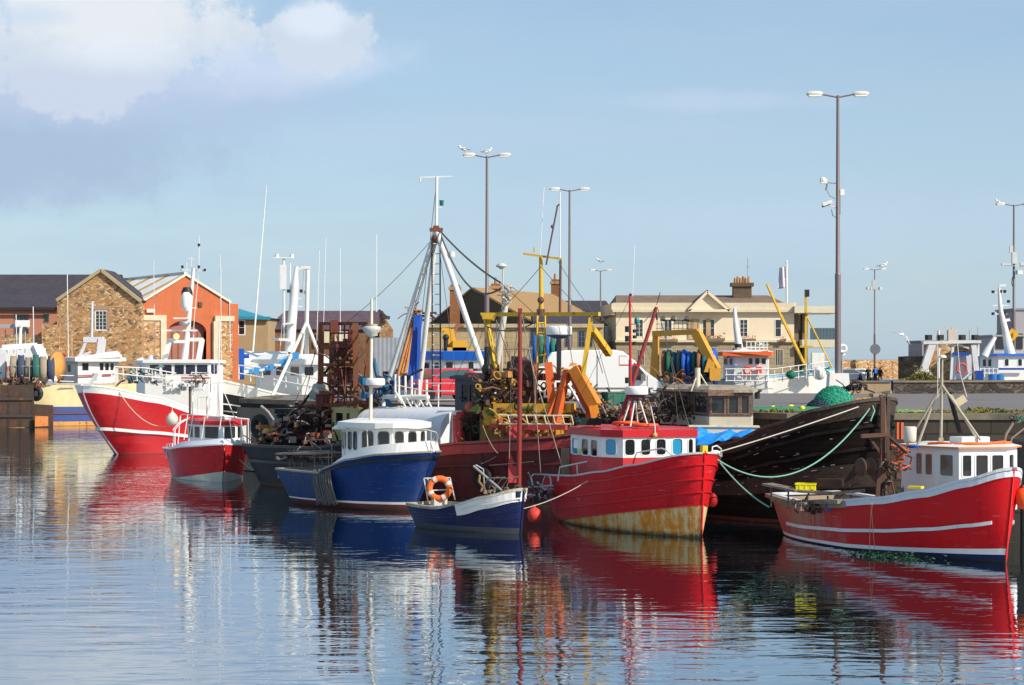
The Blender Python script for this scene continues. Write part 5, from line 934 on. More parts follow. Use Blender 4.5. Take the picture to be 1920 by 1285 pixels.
mb = MB(); tp = S_(410, 712, 83); [mb.tube([S_(x, 785, Y), tp], .02, 5) for x, Y in ((388, 82.6), (441, 82.4), (412, 84))]; mb.tube([S_(408, 782, 83), S_(412, 600, 83)], [.04, .03], 7); mb.tube([S_(393, 720, 83), S_(430, 716, 83)], .02, 5); mb.tube([S_(402, 745, 83), S_(401, 640, 83)], .015, 5); mb.tube([S_(414, 640, 83), S_(415, 500, 83)], .01, 4); build(mb, 'mast', WR, s_, True)
mb = MB(); mb.tube([S_(356, 780, 83.3), S_(356, 725, 83.3)], .05, 6); mb.mat(1); mb.tube([S_(372, 745, 83.2), S_(372, 780, 83.2)], .03, 5); mb.tube([S_(388, 742, 83.2), S_(388, 780, 83.2)], .03, 5); mb.tube([S_(372, 744, 83.2), S_(388, 744, 83.2)], .03, 5); mb.tube([S_(359, 698, 83.4), S_(361, 782, 83.4)], .03, 5); mb.tube([S_(359, 699, 83.4), S_(396, 700, 83.4), S_(393, 782, 83)], .03, 5); mb.mat(0); clump(mb, S_(377, 722, 83.2), (.35, .2, .4), 16, .14, random.Random(4), 1); build(mb, 'stern_gantry', [RUSTD, WR], s_, True)
rope(S_(424, 832, 80.8), S_(545, 868, 79.2), .75, .018, ROPEW, s_, 'mooring_line')

# ================================================================ BIG RED TRAWLER
g_ = boat('G', 'big red steel trawler with flared bow, white bulwark and white mast with light', -122, 15, at(214, 853, 102), 2.3)
HG = Hull(g_, 15, 5.0, [(0, 1.8), (.4, 1.75), (.6, 2.15), (.8, 2.95), (1, 3.55)], boot=lambda t: .12, tm=.5, pe=2.1, qe=.48, tw=.8, rp=1.45, rake=2.6, counter=.3, wl=.86, wpe=1.75, flare=1.0, bul=.5)
REDG = paint((.50, .006, .010), .34, .2, .04, coat=.15, hull=.6); HG.build([paint((.45, .03, .03), .5, .4, .2), REDG, WP, WP], bands=[(.9, 1.0, 3)], deck_mat=paint((.4, .4, .38), .7), cap_mat=WP, cap=(.12, .08)); HG.strake(lambda t: .34+.02*t, .03, 1, .1, .16, paint((.62, .63, .62), .5, .4, .15))
HG.stem(paint((.33, .32, .38), .4, .4, .2), .07, .12, -.2)
G_ = lambda px, py, Y: at(px, py, Y); z = lambda py, Y=107: at(0, py, Y).z
whG = fp(g_, (256, 108.5), (272, 106.9), (392, 106.6), (418, 108), (418, 113), (256, 113)); wG = {0: [(.5, .5, z(700), z(686))], 1: win_px(g_, whG, 1, [(281, 299), (304, 322), (327, 345), (348, 366), (369, 389)], z(702), z(684)), 2: win_px(g_, whG, 2, [(395, 407)], z(702), z(684))}
house(g_, whG, 1.7, z(681), wG, WP, roof=WP, over=.15, rt=.14, rr=.06, fw=.05, pane=glass((.02, .02, .05), .1)); mb = MB(); p, q = G_(268, 709, 106.75), G_(394, 709, 106.45); mb.beam(p, q, .05, .07); build(mb, 'red_stripe', REDG, g_, True)
WM = paint((.74, .73, .70), .45, .25, .2); mb = MB(); mb.tube([G_(344, 690, 108.5), G_(350, 640, 108.5), G_(363, 503, 108.5)], [.20, .16, .09], 10); mb.beam(G_(338, 506, 108.5), G_(389, 508, 108.5), .06, .05); mb.beam(G_(303, 620, 108.4), G_(370, 620, 108.4), .09, .09); mb.beam(G_(326, 597, 108.4), G_(355, 597, 108.4), .18, .08); mb.tube([G_(325, 641, 108), G_(345, 641, 108.3)], .1, 6)
for x, y0, y1 in ((342, 506, 498), (373, 506, 440), (350, 506, 492), (359, 500, 482), (384, 508, 500)): mb.tube([G_(x, y0, 108.5), G_(x, y1, 108.5)], .025, 5)
mb.beam(G_(353, 484, 108.5), G_(364, 487, 108.5), .05); mb.tube([G_(372, 515, 108.5), G_(364, 600, 108.5), G_(361, 690, 108.5)], .02, 4); mb.tube([G_(339, 578, 108.5), G_(369, 578, 108.5)], .03, 4); mb.mat(1)
for x, y in ((342, 500), (373, 500), (373, 459), (384, 506)): mb.cyl(G_(x, y+3, 108.4), G_(x, y-2, 108.4), .07, 8)
build(mb, 'mast', [WM, DARK], g_, True); mb = MB(); c = G_(350, 575, 108.2); mb.lathe(c-V((0, 0, .05)), [(.15, -.2), (.28, 0), (.30, .12), (.30, .6), (.22, .82), (.1, .9)], 16); mb.mat(1).lathe(c+V((0, .1, .1)), [(.31, .5), (.31, .7), (.2, .95)], 16); build(mb, 'satellite_dome', [WP, DARK], g_, True)
mb = MB(); mb.lathe(G_(346, 610, 108.2), [(.15, 0), (.3, .05), (.3, .18), (.15, .22)], 12); build(mb, 'horn', GALV, g_, True)
m, gg = newmat('lamp_lit'); e_ = gg.n('ShaderNodeEmission', {'Color': (1, .62, .16, 1), 'Strength': 2.6}); gg.n('ShaderNodeOutputMaterial', {0: e_.outputs[0]}); mb = MB(); mb.ball(G_(331, 631, 107.9), .16, 10); build(mb, 'deck_lamp', m, g_, True)
mb = MB()
for a, b, w in (((305, 690, 109), (318, 640, 109), .26), ((370, 690, 109), (379, 636, 109), .26), ((314, 639, 109), (335, 637, 109), .2), ((352, 637, 109), (381, 637, 109), .2), ((262, 672, 109), (268, 686, 109), .3)): mb.beam(G_(*a), G_(*b), w)
build(mb, 'gantry', WM, g_, True); mb = MB(); mb.ball(G_(284, 676, 109), .3, 10); mb.cyl(G_(284, 684, 109), G_(284, 676, 109), .1, 8); build(mb, 'lamp_dome', paint((.6, .6, .62), .5), g_, True)
rail_px(g_, [[(205, 716, 101), (215, 688, 101.5), (270, 690, 103.5), (330, 700, 104.5)], [(230, 689, 102), (232, 712, 102)], [(256, 689, 103), (257, 715, 103)], [(285, 692, 103.8), (285, 722, 103.8)], [(312, 697, 104.3), (312, 728, 104.3)], [(212, 700, 101.2), (330, 712, 104.5)]], WM, .03)
mb = MB(); rn = random.Random(44); clump(mb, G_(262, 718, 104.2), (.9, .6, .7), 50, .25, rn); build(mb, 'windlass', [paint((.62, .62, .6), .5, .3), DARK, paint((.2, .35, .3), .6)], g_, True); mb = MB(); mb.mat(0).cyl(G_(182, 714, 101.5), G_(182, 700, 101.5), .25, 8); mb.beam(G_(168, 722, 101), G_(182, 700, 101), .14); build(mb, 'bow_roller', [paint((.62, .62, .6), .5, .3), DARK, paint((.2, .35, .3), .6)], g_, True)
mb = MB(); mb.tube([G_(222, 724, 101.1), G_(268, 792, 100.2), G_(318, 806, 99.5)], .03, 5) if False else mb.tube(sag(G_(212, 716, 100.4), G_(322, 797, 100), .8), .03, 5); build(mb, 'mooring_line', paint((.62, .42, .3), .8), g_, True)
c = G_(323, 784, 99.8); mb = MB(); mb.lathe(c-V((0, 0, .38)), [(.08, 0), (.24, .08), (.30, .25), (.29, .42), (.18, .58), (.06, .68), (.05, .74)], 16); mb.tube([c+V((0, 0, .3)), G_(323, 752, 100)], .015, 5); solo(mb, 'fender', paint((.66, .62, .5), .5, .3), 'white teardrop fender hanging on the side of the big red trawler', 'fender')
mb = MB(); rn = random.Random(12); clump(mb, G_(345, 735, 104.5), (1.2, .6, .5), 40, .25, rn); mb.mat(2).box(G_(322, 722, 104.6), (.9, .4, 1.0)); build(mb, 'deck_gear', [paint((.6, .6, .58), .5, .3), GALV, WP], g_, True)
for px, py0, py1, Y in ((290, 680, 490, 110), (415, 690, 478, 109), (432, 660, 560, 110)): mb = MB(); mb.tube([G_(px, py0, Y), G_(px-2, py1, Y)], .02, 4); build(mb, 'whip_aerial', WM, g_, True)

# ================================================================ BLACK AND WHITE TRAWLER
v_ = boat('V', 'black trawler with white bulwark and blue-draped rails behind the stone pier end', -150, 14, at(412, 840, 112), .9)
HV = Hull(v_, 14, 4.6, [(0, 2.0), (.4, 2.1), (.7, 2.8), (1, 3.75)], boot=lambda t: .3, tm=.5, pe=2.6, qe=.7, tw=.8, rake=1.0, wl=.86, bul=.5); HV.build([paint((.2, .02, .02)), paint((.010, .010, .012), .35, .2, .05), WP, WP], bands=[(.80, 1, 3)], deck_mat=paint((.35, .35, .35)), cap_mat=WP, cap=(.14, .1))
HV.strake(.62, .3, .97, .06, .07, WP); HV.strake(.50, .3, .97, .06, .07, WP)
V_ = lambda px, py, Y: at(px, py, Y); z = lambda py, Y=113: at(0, py, Y).z
whV = fp(v_, (488, 114.5), (566, 112), (600, 112), (613, 114), (600, 118), (480, 120)); wV = {0: win_px(v_, whV, 0, [(492, 508), (518, 536), (545, 561)], z(704), z(688)), 1: win_px(v_, whV, 1, [(571, 588)], z(704), z(688)), 2: win_px(v_, whV, 2, [(603, 609)], z(704), z(688))}
house(v_, whV, 2.0, z(684), wV, WP, roof=WP, over=.35, rt=.3, camber=.3, rr=.06, fw=.05, pane=glass((.04, .03, .03), .2))
mb = MB(); mb.slab([V_(455, 663, 116), V_(540, 664, 116), V_(536, 680, 114), V_(452, 690, 114)], .15); mb.slab([V_(452, 690, 114), V_(536, 680, 114), V_(536, 690, 114), V_(470, 700, 114)], .1); build(mb, 'shelter_deck', WP, v_, True)
WV = WM; mb = MB(); mb.tube([V_(543, 660, 115), V_(553, 540, 115), V_(556, 500, 115)], [.3, .24, .1], 8); mb.beam(V_(511, 636, 114.5), V_(552, 638, 114.5), .15); mb.beam(V_(530, 608, 114.5), V_(552, 606, 114.5), .5, .1); mb.tube([V_(533, 640, 115), V_(532, 484, 115)], .07, 6); mb.beam(V_(513, 484, 115), V_(551, 484, 115), .3, .06); mb.cyl(V_(519, 484, 115), V_(519, 477, 115), .12, 8); mb.cyl(V_(547, 484, 115), V_(547, 477, 115), .12, 8)
mb.tube([V_(544, 640, 115), V_(544, 494, 115)], .04, 5); mb.box(V_(531, 520, 115), (.35, .3, 1.4)); mb.tube([V_(568, 560, 115), V_(570, 505, 115)], .05, 5); mb.beam(V_(555, 505, 115), V_(578, 503, 115), .1); 
for yy in (545, 560, 575): mb.beam(V_(545, yy, 115), V_(570, yy, 115), .05)
mb.mat(1); [mb.cyl(V_(x, y+3, 115), V_(x, y-3, 115), .1, 6) for x, y in ((541, 546), (565, 546), (574, 548))]; build(mb, 'mast', [WV, DARK], v_, True)
mb = MB(); tp = V_(575, 605, 113); mb.tube([V_(577, 505, 113), tp, V_(574, 726, 113)], [.12, .12, .12], 8); [mb.tube([V_(x, y, Y), tp], .1, 7) for x, y, Y in ((498, 770, 104), (608, 690, 112), (552, 738, 113))]; mb.tube([V_(470, 830, 100), V_(498, 768, 104)], .1, 6); mb.lathe(V_(572, 735, 113), [(.1, 0), (.35, .1), (.3, .3)], 8); mb.box(V_(573, 502, 113), (.5, .3, .15)); build(mb, 'tripod_mast', WPR, v_, True)
mb = MB(); mb.tube([V_(474, 660, 113.6), V_(500, 348, 113.6)], [.06, .02], 6); build(mb, 'whip_aerial', WP, v_, True)
for px, y0, y1 in ((594, 640, 470), (606, 640, 445), (638, 640, 465), (525, 660, 590)): mb = MB(); mb.tube([V_(px, y0, 114), V_(px+5 if px < 620 else px, y1, 114)], .018, 4); build(mb, 'whip_aerial', WP, v_, True)
rail_px(v_, [[(448, 685, 111), (520, 694, 110), (600, 712, 109)], [(448, 700, 111), (600, 728, 109)]]+[[(x, 685+(x-448)*.17, 111-(x-448)*.013), (x, 712+(x-448)*.17, 111-(x-448)*.013)] for x in range(448, 601, 22)], WM, .035)
mb = MB(); rn = random.Random(17)
for i in range(34): s0 = i/34; c = V_(462+s0*95, 697-s0*32+8*math.sin(s0*3.1), 109.2+.13*((i*5) % 7)*.2+i*.004); mb.mat(rn.choice((0, 0, 1))); mb.box(c, (rn.uniform(.15, .4), .1, rn.uniform(.12, .36)), 0, Matrix.Rotation(rn.uniform(-.6, .6), 3, 'Y'))
build(mb, 'bunting', [paint((.05, .30, .62), .5), WP], v_, True); mb = MB(); mb.beam(V_(453, 712, 111.2), V_(453, 654, 111.2), .28); mb.cyl(V_(450, 668, 111.2), V_(467, 668, 111.2), .12, 8); build(mb, 'davit', paint((.01, .10, .45), .4, .2), v_, True)

# ================================================================ FAR LEFT TRAWLER
f_ = thing('fishing_boat', 'rusty cream and blue trawler with net drum and white stern gantry, at the far left', 'fishing boat', at(205, 800, 149).xy.to_3d(), R(22), 'fishing boats moored in the harbour')
HF = Hull(f_, 17, 5.4, [(0, 3.1), (.4, 3.0), (.7, 3.2), (1, 4.4)], boot=lambda t: .32, tm=.5, pe=2.4, tw=.95, rake=1.2, wl=.95, bul=.6)
HF.build([paint((.62, .30, .08), .6, .6, .5), paint((.04, .08, .26), .6, .6, .5), WP, paint((.66, .56, .30), .6, .5, .30, (.45, .2, .03))], bands=[(.40, 1.0, 3)], deck_mat=WOODB, cap_mat=paint((.5, .42, .3), .6, .5, .5), cap=(.16, .1)); HF.strake(.22, .02, .98, .1, .08, RUST)
F_ = lambda px, py, Y: at(px, py, Y)
mb = MB(); mb.slab([F_(-40, 722, 141.5), F_(62, 722, 142.6), F_(66, 800, 142.7), F_(-40, 803, 141.5)], .3); mb.slab([F_(64, 758, 143.9), F_(99, 760, 144.6), F_(99, 799, 144.8), F_(64, 800, 144.1)], .1); mb.mat(1); [mb.beam(F_(x, 724, 141.2+(x+40)*.012), F_(x+2, 800, 141.2+(x+40)*.012), .18, .15) for x in (-30, -8, 14, 36, 58)]; mb.beam(F_(-40, 748, 141.1), F_(62, 748, 142.3), .2, .2); mb.beam(F_(-40, 780, 141.1), F_(62, 780, 142.3), .15, .2); mb.mat(2).slab([F_(65, 780, 142), F_(90, 781, 142.4), F_(90, 799, 142.4), F_(65, 800, 142)], .1); build(mb, 'stern_plating', [paint((.05, .032, .025), .9, .6, .6, (.10, .04, .018)), paint((.04, .03, .025), .8, .5, .5), paint((.55, .18, .04), .7, .5, .5)], f_, True)
mb = MB(); rn = random.Random(51); clump(mb, F_(25, 738, 143.8), (1.8, .5, 1.0), 90, .45, rn); mb.mat(1).ring(F_(68, 738, 143.6), .38, .2, (.4, 1, 0), 16, 8); build(mb, 'stern_gear', [RUSTD, DARK, paint((.35, .2, .12), .7, .5, .5)], f_, True)
mb = MB(); cols = 6
for i in range(cols):
    x0, x1 = 18+i*14, 18+(i+1)*14; R0 = 1.05+.1*math.sin(i*2.4); mb.mat(i % 4); mb.lathe(F_(x0, 694, 144.8), [(R0*.5, 0), (R0, .06), (R0*.95, .3), (R0, .5), (R0*.55, .55)], 18, (1, .25, 0))
mb.mat(4).lathe(F_(104, 690, 145.3), [(.3, 0), (1.15, .05), (1.2, .2), (.25, .35)], 20, (1, -.3, 0)); build(mb, 'net_drum', [paint((.36, .29, .2), .9, .6), paint((.05, .06, .11), .8), paint((.28, .23, .17), .9, .6), paint((.03, .12, .10), .8), paint((.60, .28, .06), .6, .5, .3)], f_, True)
mb = MB(); mb.beam(F_(4, 720, 145.5), F_(6, 655, 145.5), .5, .5); mb.beam(F_(68, 650, 146), F_(97, 718, 144.5), .75, .55); mb.beam(F_(4, 652, 145.5), F_(70, 648, 146), .4, .4); build(mb, 'gantry', paint((.74, .74, .75), .5, .35, .25), f_, True); mb = MB(); mb.tube([F_(75, 680, 144.3), F_(75, 720, 144.3)], .1, 6); build(mb, 'stanchion', WPR, f_, True)
mb = MB(); [mb.tube([F_(15, y, 143.9), F_(75, y, 143.9)], .04, 5) for y in (687,)]; [mb.tube([F_(x, 687, 143.9), F_(x, 728, 143.9)], .04, 5) for x in (15, 31, 55)]; [mb.tube([F_(112, y, 144.8), F_(138, y+1, 145.3)], .05, 5) for y in (704, 715, 726)]; build(mb, 'railing', GALV, f_, True)
mb = MB(); mb.slab([F_(62, 724, 144), F_(113, 720, 145), F_(113, 716, 145), F_(62, 720, 144)], .2); build(mb, 'cap_plate', paint((.30, .05, .03), .6, .4), f_, True)
z = lambda py, Y=147: at(0, py, Y).z; whF = fp(f_, (112, 150.5), (146, 147.6), (215, 149.5), (222, 152), (150, 154)); wF = {0: win_px(f_, whF, 0, [(116, 123), (127, 133)], z(698), z(684)), 1: win_px(f_, whF, 1, [(154, 166), (187, 194), (197, 204), (207, 213)], z(695), z(681))}
house(f_, whF, 2.4, z(678), wF, paint((.70, .70, .68), .5, .3, .1), roof=WP, over=.5, rt=.3, rr=.04, fw=.05); mb = MB(); mb.beam(F_(146, 705, 147.4), F_(214, 702, 149.3), .06, .08); mb.mat(1).slab([F_(142, 671, 147), F_(228, 666, 149), F_(220, 658, 151), F_(145, 666, 151)], .15); build(mb, 'visor', [REDG, WP], f_, True)
mb = MB(); mb.beam(F_(188, 665, 150), F_(192, 635, 150), .5); mb.beam(F_(157, 637, 150), F_(195, 637, 150), .3, .4); mb.beam(F_(150, 668, 150), F_(163, 638, 150), .2); mb.beam(F_(140, 673, 149), F_(170, 660, 149), .15); mb.tube([F_(172, 640, 150), F_(173, 565, 150)], .1, 6); mb.mat(1).slab([F_(105, 673, 149), F_(120, 664, 149), F_(124, 667, 149), F_(124, 673, 149)], .2, V((0, -1, 0))); mb.slab([F_(150, 672, 149.5), F_(175, 662, 149.5), F_(178, 668, 149.5)], .2, V((0, -1, 0))); build(mb, 'mast', [paint((.6, .6, .62), .5, .3, .2), REDG], f_, True)
mb = MB(); a, b = F_(-20, 660, 158), F_(72, 660, 158); mb.box(((a.x+b.x)/2, 159, a.z-.6), (b.x-a.x, 3, 1.8)); mb.mat(1).box(((a.x+b.x)/2, 157.3, a.z-1.35), (b.x-a.x, .4, .4)); build(mb, 'deckhouse', [WP, REDG], f_, True)
mb = MB(); [mb.tube([F_(x, 662, 152), F_(x, 618, 152)], .05, 5) for x in (10, 26, 47, 62)]; mb.beam(F_(-10, 612, 152), F_(52, 612, 152), .8, .3); build(mb, 'searchlight_bar', paint((.4, .4, .38), .5, .4), f_, True); mb = MB(); mb.tube([F_(37, 655, 150), F_(39, 612, 151)], .12, 6); mb.box(F_(42, 607, 151.5), (1.0, .5, .5)); build(mb, 'searchlight', WP, f_, True)
for px, y1 in ((62, 575), (126, 515), (30, 590)): mb = MB(); mb.tube([F_(px+2, 672, 150), F_(px, y1, 150)], .035, 4); build(mb, 'whip_aerial', WM, f_, True)
# ================================================================ DARK RUSTY TRAWLER WITH WHITE SHELTER
d_ = boat('D', 'dark trawler with rusty stern gantry, tripod mast with ladder and white rounded bow shelter', -46, 9.6, at(800, 930, 72.3), .3)
HD = Hull(d_, 9.6, 3.7, [(0, 1.5), (.5, 1.55), (.75, 1.8), (1, 2.3)], boot=lambda t: .15, tm=.5, pe=2.8, qe=.8, tw=.75, ts=3, rake=.3, counter=.5, wl=.85, bul=.3); HD.build([RUSTD, paint((.012, .012, .014), .5, .5, .12), DARK], deck_mat=DARK, cap_mat=paint((.08, .07, .06), .7, .5, .4), cap=(.16, .1)); HD.strake(.6, .02, .98, .1, .12, BLK)
D_ = lambda px, py, Y: at(px, py, Y)
mb = MB(); rn = random.Random(61)
for px, py, Y in ((487, 800, 80.3), (510, 838, 79.4), (498, 855, 79.6), (530, 846, 78.6)): mb.ring(D_(px, py, Y), .36, .16, (.7, .7, rn.uniform(-.2, .2)), 18, 8)
build(mb, 'tyre_fender', TYRE, d_, True)
mb = MB()
for x, Y in ((601, 78.5), (621, 77.6), (668, 76), (600, 79.5)): mb.beam(D_(x, 765, Y), D_(x+(2 if x < 640 else -2), 606, Y), .2, .16)
for y, x0, x1 in ((607, 601, 692), (650, 603, 668), (684, 603, 668), (704, 605, 668), (736, 601, 668), (760, 596, 690)): mb.beam(D_(x0, y, 78), D_(x1, y, 76), .14, .12)
mb.beam(D_(690, 608, 76), D_(690, 765, 76), .14); mb.beam(D_(648, 730, 77), D_(628, 672, 77.5), .06); mb.beam(D_(622, 700, 77), D_(668, 650, 76), .07)
mb.slab([D_(595, 762, 78.2), D_(700, 762, 75.6), D_(708, 752, 76.5), D_(600, 752, 79)], .15); build(mb, 'gantry', RUST, d_, True)
mb = MB(); [mb.box(D_(627+i*11, 612+((i*37) % 5)*22, 77+.1*i), (.28, .3, .5)) for i in range(4)]; mb.slab([D_(622, 640, 77.4), D_(650, 640, 76.8), D_(650, 668, 76.8), D_(622, 668, 77.4)], .08); mb.slab([D_(630, 690, 77.4), D_(668, 690, 76.6), D_(668, 708, 76.6), D_(630, 708, 77.4)], .08); [mb.beam(D_(624, y, 77.2), D_(668, y, 76.3), .07) for y in (625, 668, 676, 716, 726, 745)]; [mb.beam(D_(x, 610, 77), D_(x, 760, 77), .06) for x in (634, 646, 657)]; clump(mb, D_(646, 745, 76.6), (.5, .3, 2.2), 90, .22, rn, 2); build(mb, 'winch_gear', [paint((.16, .04, .03), .7, .5, .5), RUSTD], d_, True)
mb = MB(); mb.tube([D_(560, 768, 79), D_(625, 678, 78.4)], .05, 6); mb.cyl(D_(560, 770, 79), D_(560, 850, 79), .16, 8); mb.box(D_(545, 790, 79.3), (1.2, .7, 1.0)); build(mb, 'stern_roller', BLK, d_, True)
mb = MB(); mb.lathe(D_(601, 735, 78.6), [(.05, -.3), (.33, -.25), (.36, 0), (.33, .25), (.05, .32)], 14, (1, -.3, 0)); mb.box(D_(600, 742, 78.4), (.8, .4, .3)); build(mb, 'liferaft_canister', paint((.36, .38, .34), .6, .4, .2), d_, True)
mb = MB(); mb.box(D_(605, 775, 78.3), (.5, .4, 1.5)); mb.box(D_(590, 800, 78.3), (1.4, .3, 1.0)); clump(mb, D_(585, 830, 78.2), (1.6, .3, 1.0), 70, .3, rn); build(mb, 'deck_gear', [paint((.17, .05, .04), .75, .5, .5), paint((.34, .33, .32), .6, .5, .5), DARK], d_, True)
mb = MB(); [mb.tube([D_(604+i*6, 745, 78+.1*i), D_(605+i*6+rn.uniform(-3, 3), 860, 77.6)], .04, 5) for i in range(6)]; build(mb, 'hose', paint((.25, .06, .05), .6, .4), d_, True)
mb = MB(); wd = fp(d_, (622, 77.5), (674, 75.8), (690, 76.6), (640, 78.6)); z = lambda py, Y=76.5: at(0, py, Y).z
house(d_, wd, 1.2, z(769), {0: win_px(d_, wd, 0, [(630, 643), (650, 656)], z(795), z(775))}, paint((.55, .47, .20), .6, .4, .3), over=.05, rr=.02)
mb = MB(); mb.lathe(D_(526, 800, 79.6), [(.05, 0), (.32, .02), (.36, .2), (.3, .3)], 10, (.6, 0, .8)); build(mb, 'basket', paint((.6, .58, .5), .7, .4), d_, True)
mb = MB(); c = D_(512, 815, 79.4); mb.box(c, (.55, .4, .35), .4); mb.mat(1); mb.ball(c+V((.1, 0, .4)), .18, 8); mb.box(c+V((-.4, 0, .3)), (.5, .3, .15), .7); build(mb, 'fish_box', [paint((.72, .55, .03), .5, .3), paint((.45, .18, .05), .6, .4)], d_, True)
# whaleback shelter: rounded roof and flat white side
mb = MB(); prof = []; cl = [D_(706, 800, 75.9), D_(868, 800, 71.6)]; ax = (cl[1]-cl[0]); ax.z = 0; ax.normalize(); nr = V((ax.y, -ax.x, 0)); K = 10; L0 = (cl[1]-cl[0]).length; za, zb_ = D_(0, 865, 73).z, D_(0, 764, 73).z
def sect(s, h0, h1): c = cl[0]+ax*s; c.z = 0; return [c+nr*1.0+V((0, 0, h0))]+[c+nr*(1.0*math.cos(math.pi/2*i/K))+V((0, 0, h1-.75+.75*math.sin(math.pi/2*i/K))) for i in range(K+1)]+[c-nr*1.2+V((0, 0, h1))]
S1 = sect(0, za, zb_-.05); S2 = sect(L0, za, zb_); n = len(S1); mb.add(S1+S2, [(i, n+i, n+i+1, i+1)[::-1] for i in range(n-1)], True); mb.face(S1+[cl[0].xy.to_3d()-nr*1.2+V((0, 0, za))]); mb.face(S2[::-1]+[cl[1].xy.to_3d()-nr*1.2+V((0, 0, za))])
build(mb, 'shelter', paint((.66, .68, .72), .4, .15, .08), d_, True); mb = MB()
for i in range(7): c = cl[0]+ax*(L0*(i+.5)/7); mb.tube([q+ax*(L0*(i+.3)/7)+nr*.01+V((0, 0, .01)) for q in S1[3:]], .018, 5)
build(mb, 'seam', paint((.4, .33, .25), .6, .4, .4), d_, True)
mb = MB(); q = cl[0]+ax*L0*.92; mb.slab([D_(820, 770, 71.8), D_(868, 770, 70.9), D_(872, 830, 70.8), D_(866, 862, 70.8), D_(815, 866, 71.9)], .06, -nr*-1); mb.mat(0); mb.beam(D_(833, 785, 71.6)+nr*.1, D_(833, 860, 71.6)+nr*.1, .12, .08); mb.beam(D_(826, 785, 71.7)+nr*.1, D_(845, 785, 71.3)+nr*.1, .08); build(mb, 'shelter_side', WP, d_, True)
# tripod mast with ladder
YM = 75.0; tp = D_(818, 432, YM); mb = MB(); [mb.tube([D_(x, y, Y), tp], r_, 9) for x, y, Y, r_ in ((716, 755, 76.3, .11), (908, 695, 73.6, .11), (783, 760, 77.2, .10))]
mb.tube([tp, D_(819, 331, YM)], .055, 7); mb.beam(D_(787, 333, YM), D_(850, 331, YM), .06, .05); mb.cyl(D_(788, 333, YM), D_(788, 340, YM), .03, 5); mb.beam(D_(818, 390, YM), D_(828, 389, YM), .04); mb.tube([D_(700, 742, 76.3), D_(716, 756, 76.2), D_(716, 765, 76.2)], .16, 8)
mb.mat(1).box(D_(818, 431, YM), (.5, .3, .12)); mb.mat(1).hexa([D_(810, 430, YM-.1), D_(826, 430, YM-.1), D_(826, 430, YM+.1), D_(810, 430, YM+.1)], [D_(813, 423, YM-.1), D_(822, 423, YM-.1), D_(822, 423, YM+.1), D_(813, 423, YM+.1)]); mb.ball(D_(818, 448, YM), .2, 8)
mb.mat(0); mb.cyl(D_(847, 482, YM-.3), D_(847, 474, YM-.3), .13, 10); mb.cyl(D_(847, 472, YM-.3), D_(847, 475, YM-.3), .1, 10); mb.mat(2).lathe(D_(828, 386, YM), [(.05, 0), (.08, .02), (.08, .17), (.1, .2)], 10)
build(mb, 'tripod_mast', [paint((.72, .71, .68), .45, .35, .3), RUST, paint((.01, .22, .2), .3)], d_, True)
mb = MB(); [mb.tube([D_(x, 448, YM-.1), D_(x+1, 745, YM-.1)], .028, 5) for x in (810, 825)]; mb.mat(1); [mb.tube([D_(810, y, YM-.1), D_(826, y, YM-.1)], .022, 5) for y in range(457, 740, 19)]; build(mb, 'ladder', [DARK, WPR], d_, True)
mb = MB(); mb.tube(sag(D_(824, 432, YM), D_(938, 530, 68), .15), .035, 5); mb.tube(sag(D_(826, 440, YM), D_(940, 540, 68), .95), .035, 5); mb.tube([D_(938, 530, 68), D_(1004, 590, 67)], .012, 4); build(mb, 'warp', WIRE, d_, True)
mb = MB()
for x, y0, y1 in ((741, 738, 702), (748, 745, 705), (760, 747, 705), (772, 750, 705), (786, 752, 712), (800, 752, 712)): mb.tube([D_(x, y0+8, 74.8), D_(x, y1, 74.8)], .05, 6); mb.tube([D_(x, y0-4, 74.8), D_(x+12, y0+18, 74.2)], .04, 5)
mb.tube([D_(718, 745, 75.4), D_(803, 745, 74.2)], .10, 8); mb.tube([D_(742, 722, 74.9), D_(800, 734, 74.3), D_(850, 734, 73.5)], .02, 5); [mb.tube([D_(800, y, 74), D_(851, y, 73)], .02, 5) for y in (719, 733, 750)]; mb.tube([D_(822, 720, 73.6), D_(822, 768, 73.6)], .025, 5); build(mb, 'bow_rack', WPR, d_, True)
mb = MB(); mb.tube([D_(700, 672, 76), D_(706, 700, 76), D_(718, 740, 75.5), D_(736, 765, 75)], .09, 6); mb.mat(1); rn = random.Random(71); clump(mb, D_(722, 745, 75.6), (.8, .3, .7), 50, .3, rn, 3); build(mb, 'blue_hose', [paint((.02, .12, .22), .5), paint((.02, .05, .18), .6), RUSTD], d_, True)

# ================================================================ RUST-RED TRAWLER
t_ = boat('T', 'weathered rust-red trawler with yellow gantry, orange crane and dark wheelhouse', -44, 11.0, at(1150, 925, 65.0), .3)
HT = Hull(t_, 11.0, 3.7, [(0, 1.22), (.12, 1.27), (.3, 1.8), (.5, 2.05), (.8, 2.3), (1, 2.6)], boot=lambda t: .1, tm=.5, pe=2.8, qe=.8, tw=.8, rake=.3, counter=.3, wl=.85, bul=.4)
MRED = paint((.11, .012, .014), .7, .6, .4, bump=.3, hull=1); HT.build([RUSTD, MRED, paint((.4, .1, .08), .6, .5, .3)], deck_mat=RUSTD, cap_mat=paint((.30, .06, .05), .6, .5, .3), cap=(.14, .08))
T_ = lambda px, py, Y: at(px, py, Y); RP = paint((.52, .05, .05), .5, .4, .25); YG = paint((.66, .40, .03), .55, .45, .5); OC = paint((.78, .24, .02), .5, .35, .35); PK = paint((.55, .07, .07), .5, .4, .2)
mb = MB(); z = lambda py, Y=68: at(0, py, Y).z; wt = fp(t_, (853, 69.4), (904, 67.9), (918, 69.0), (870, 70.8)); zt0 = z(772)
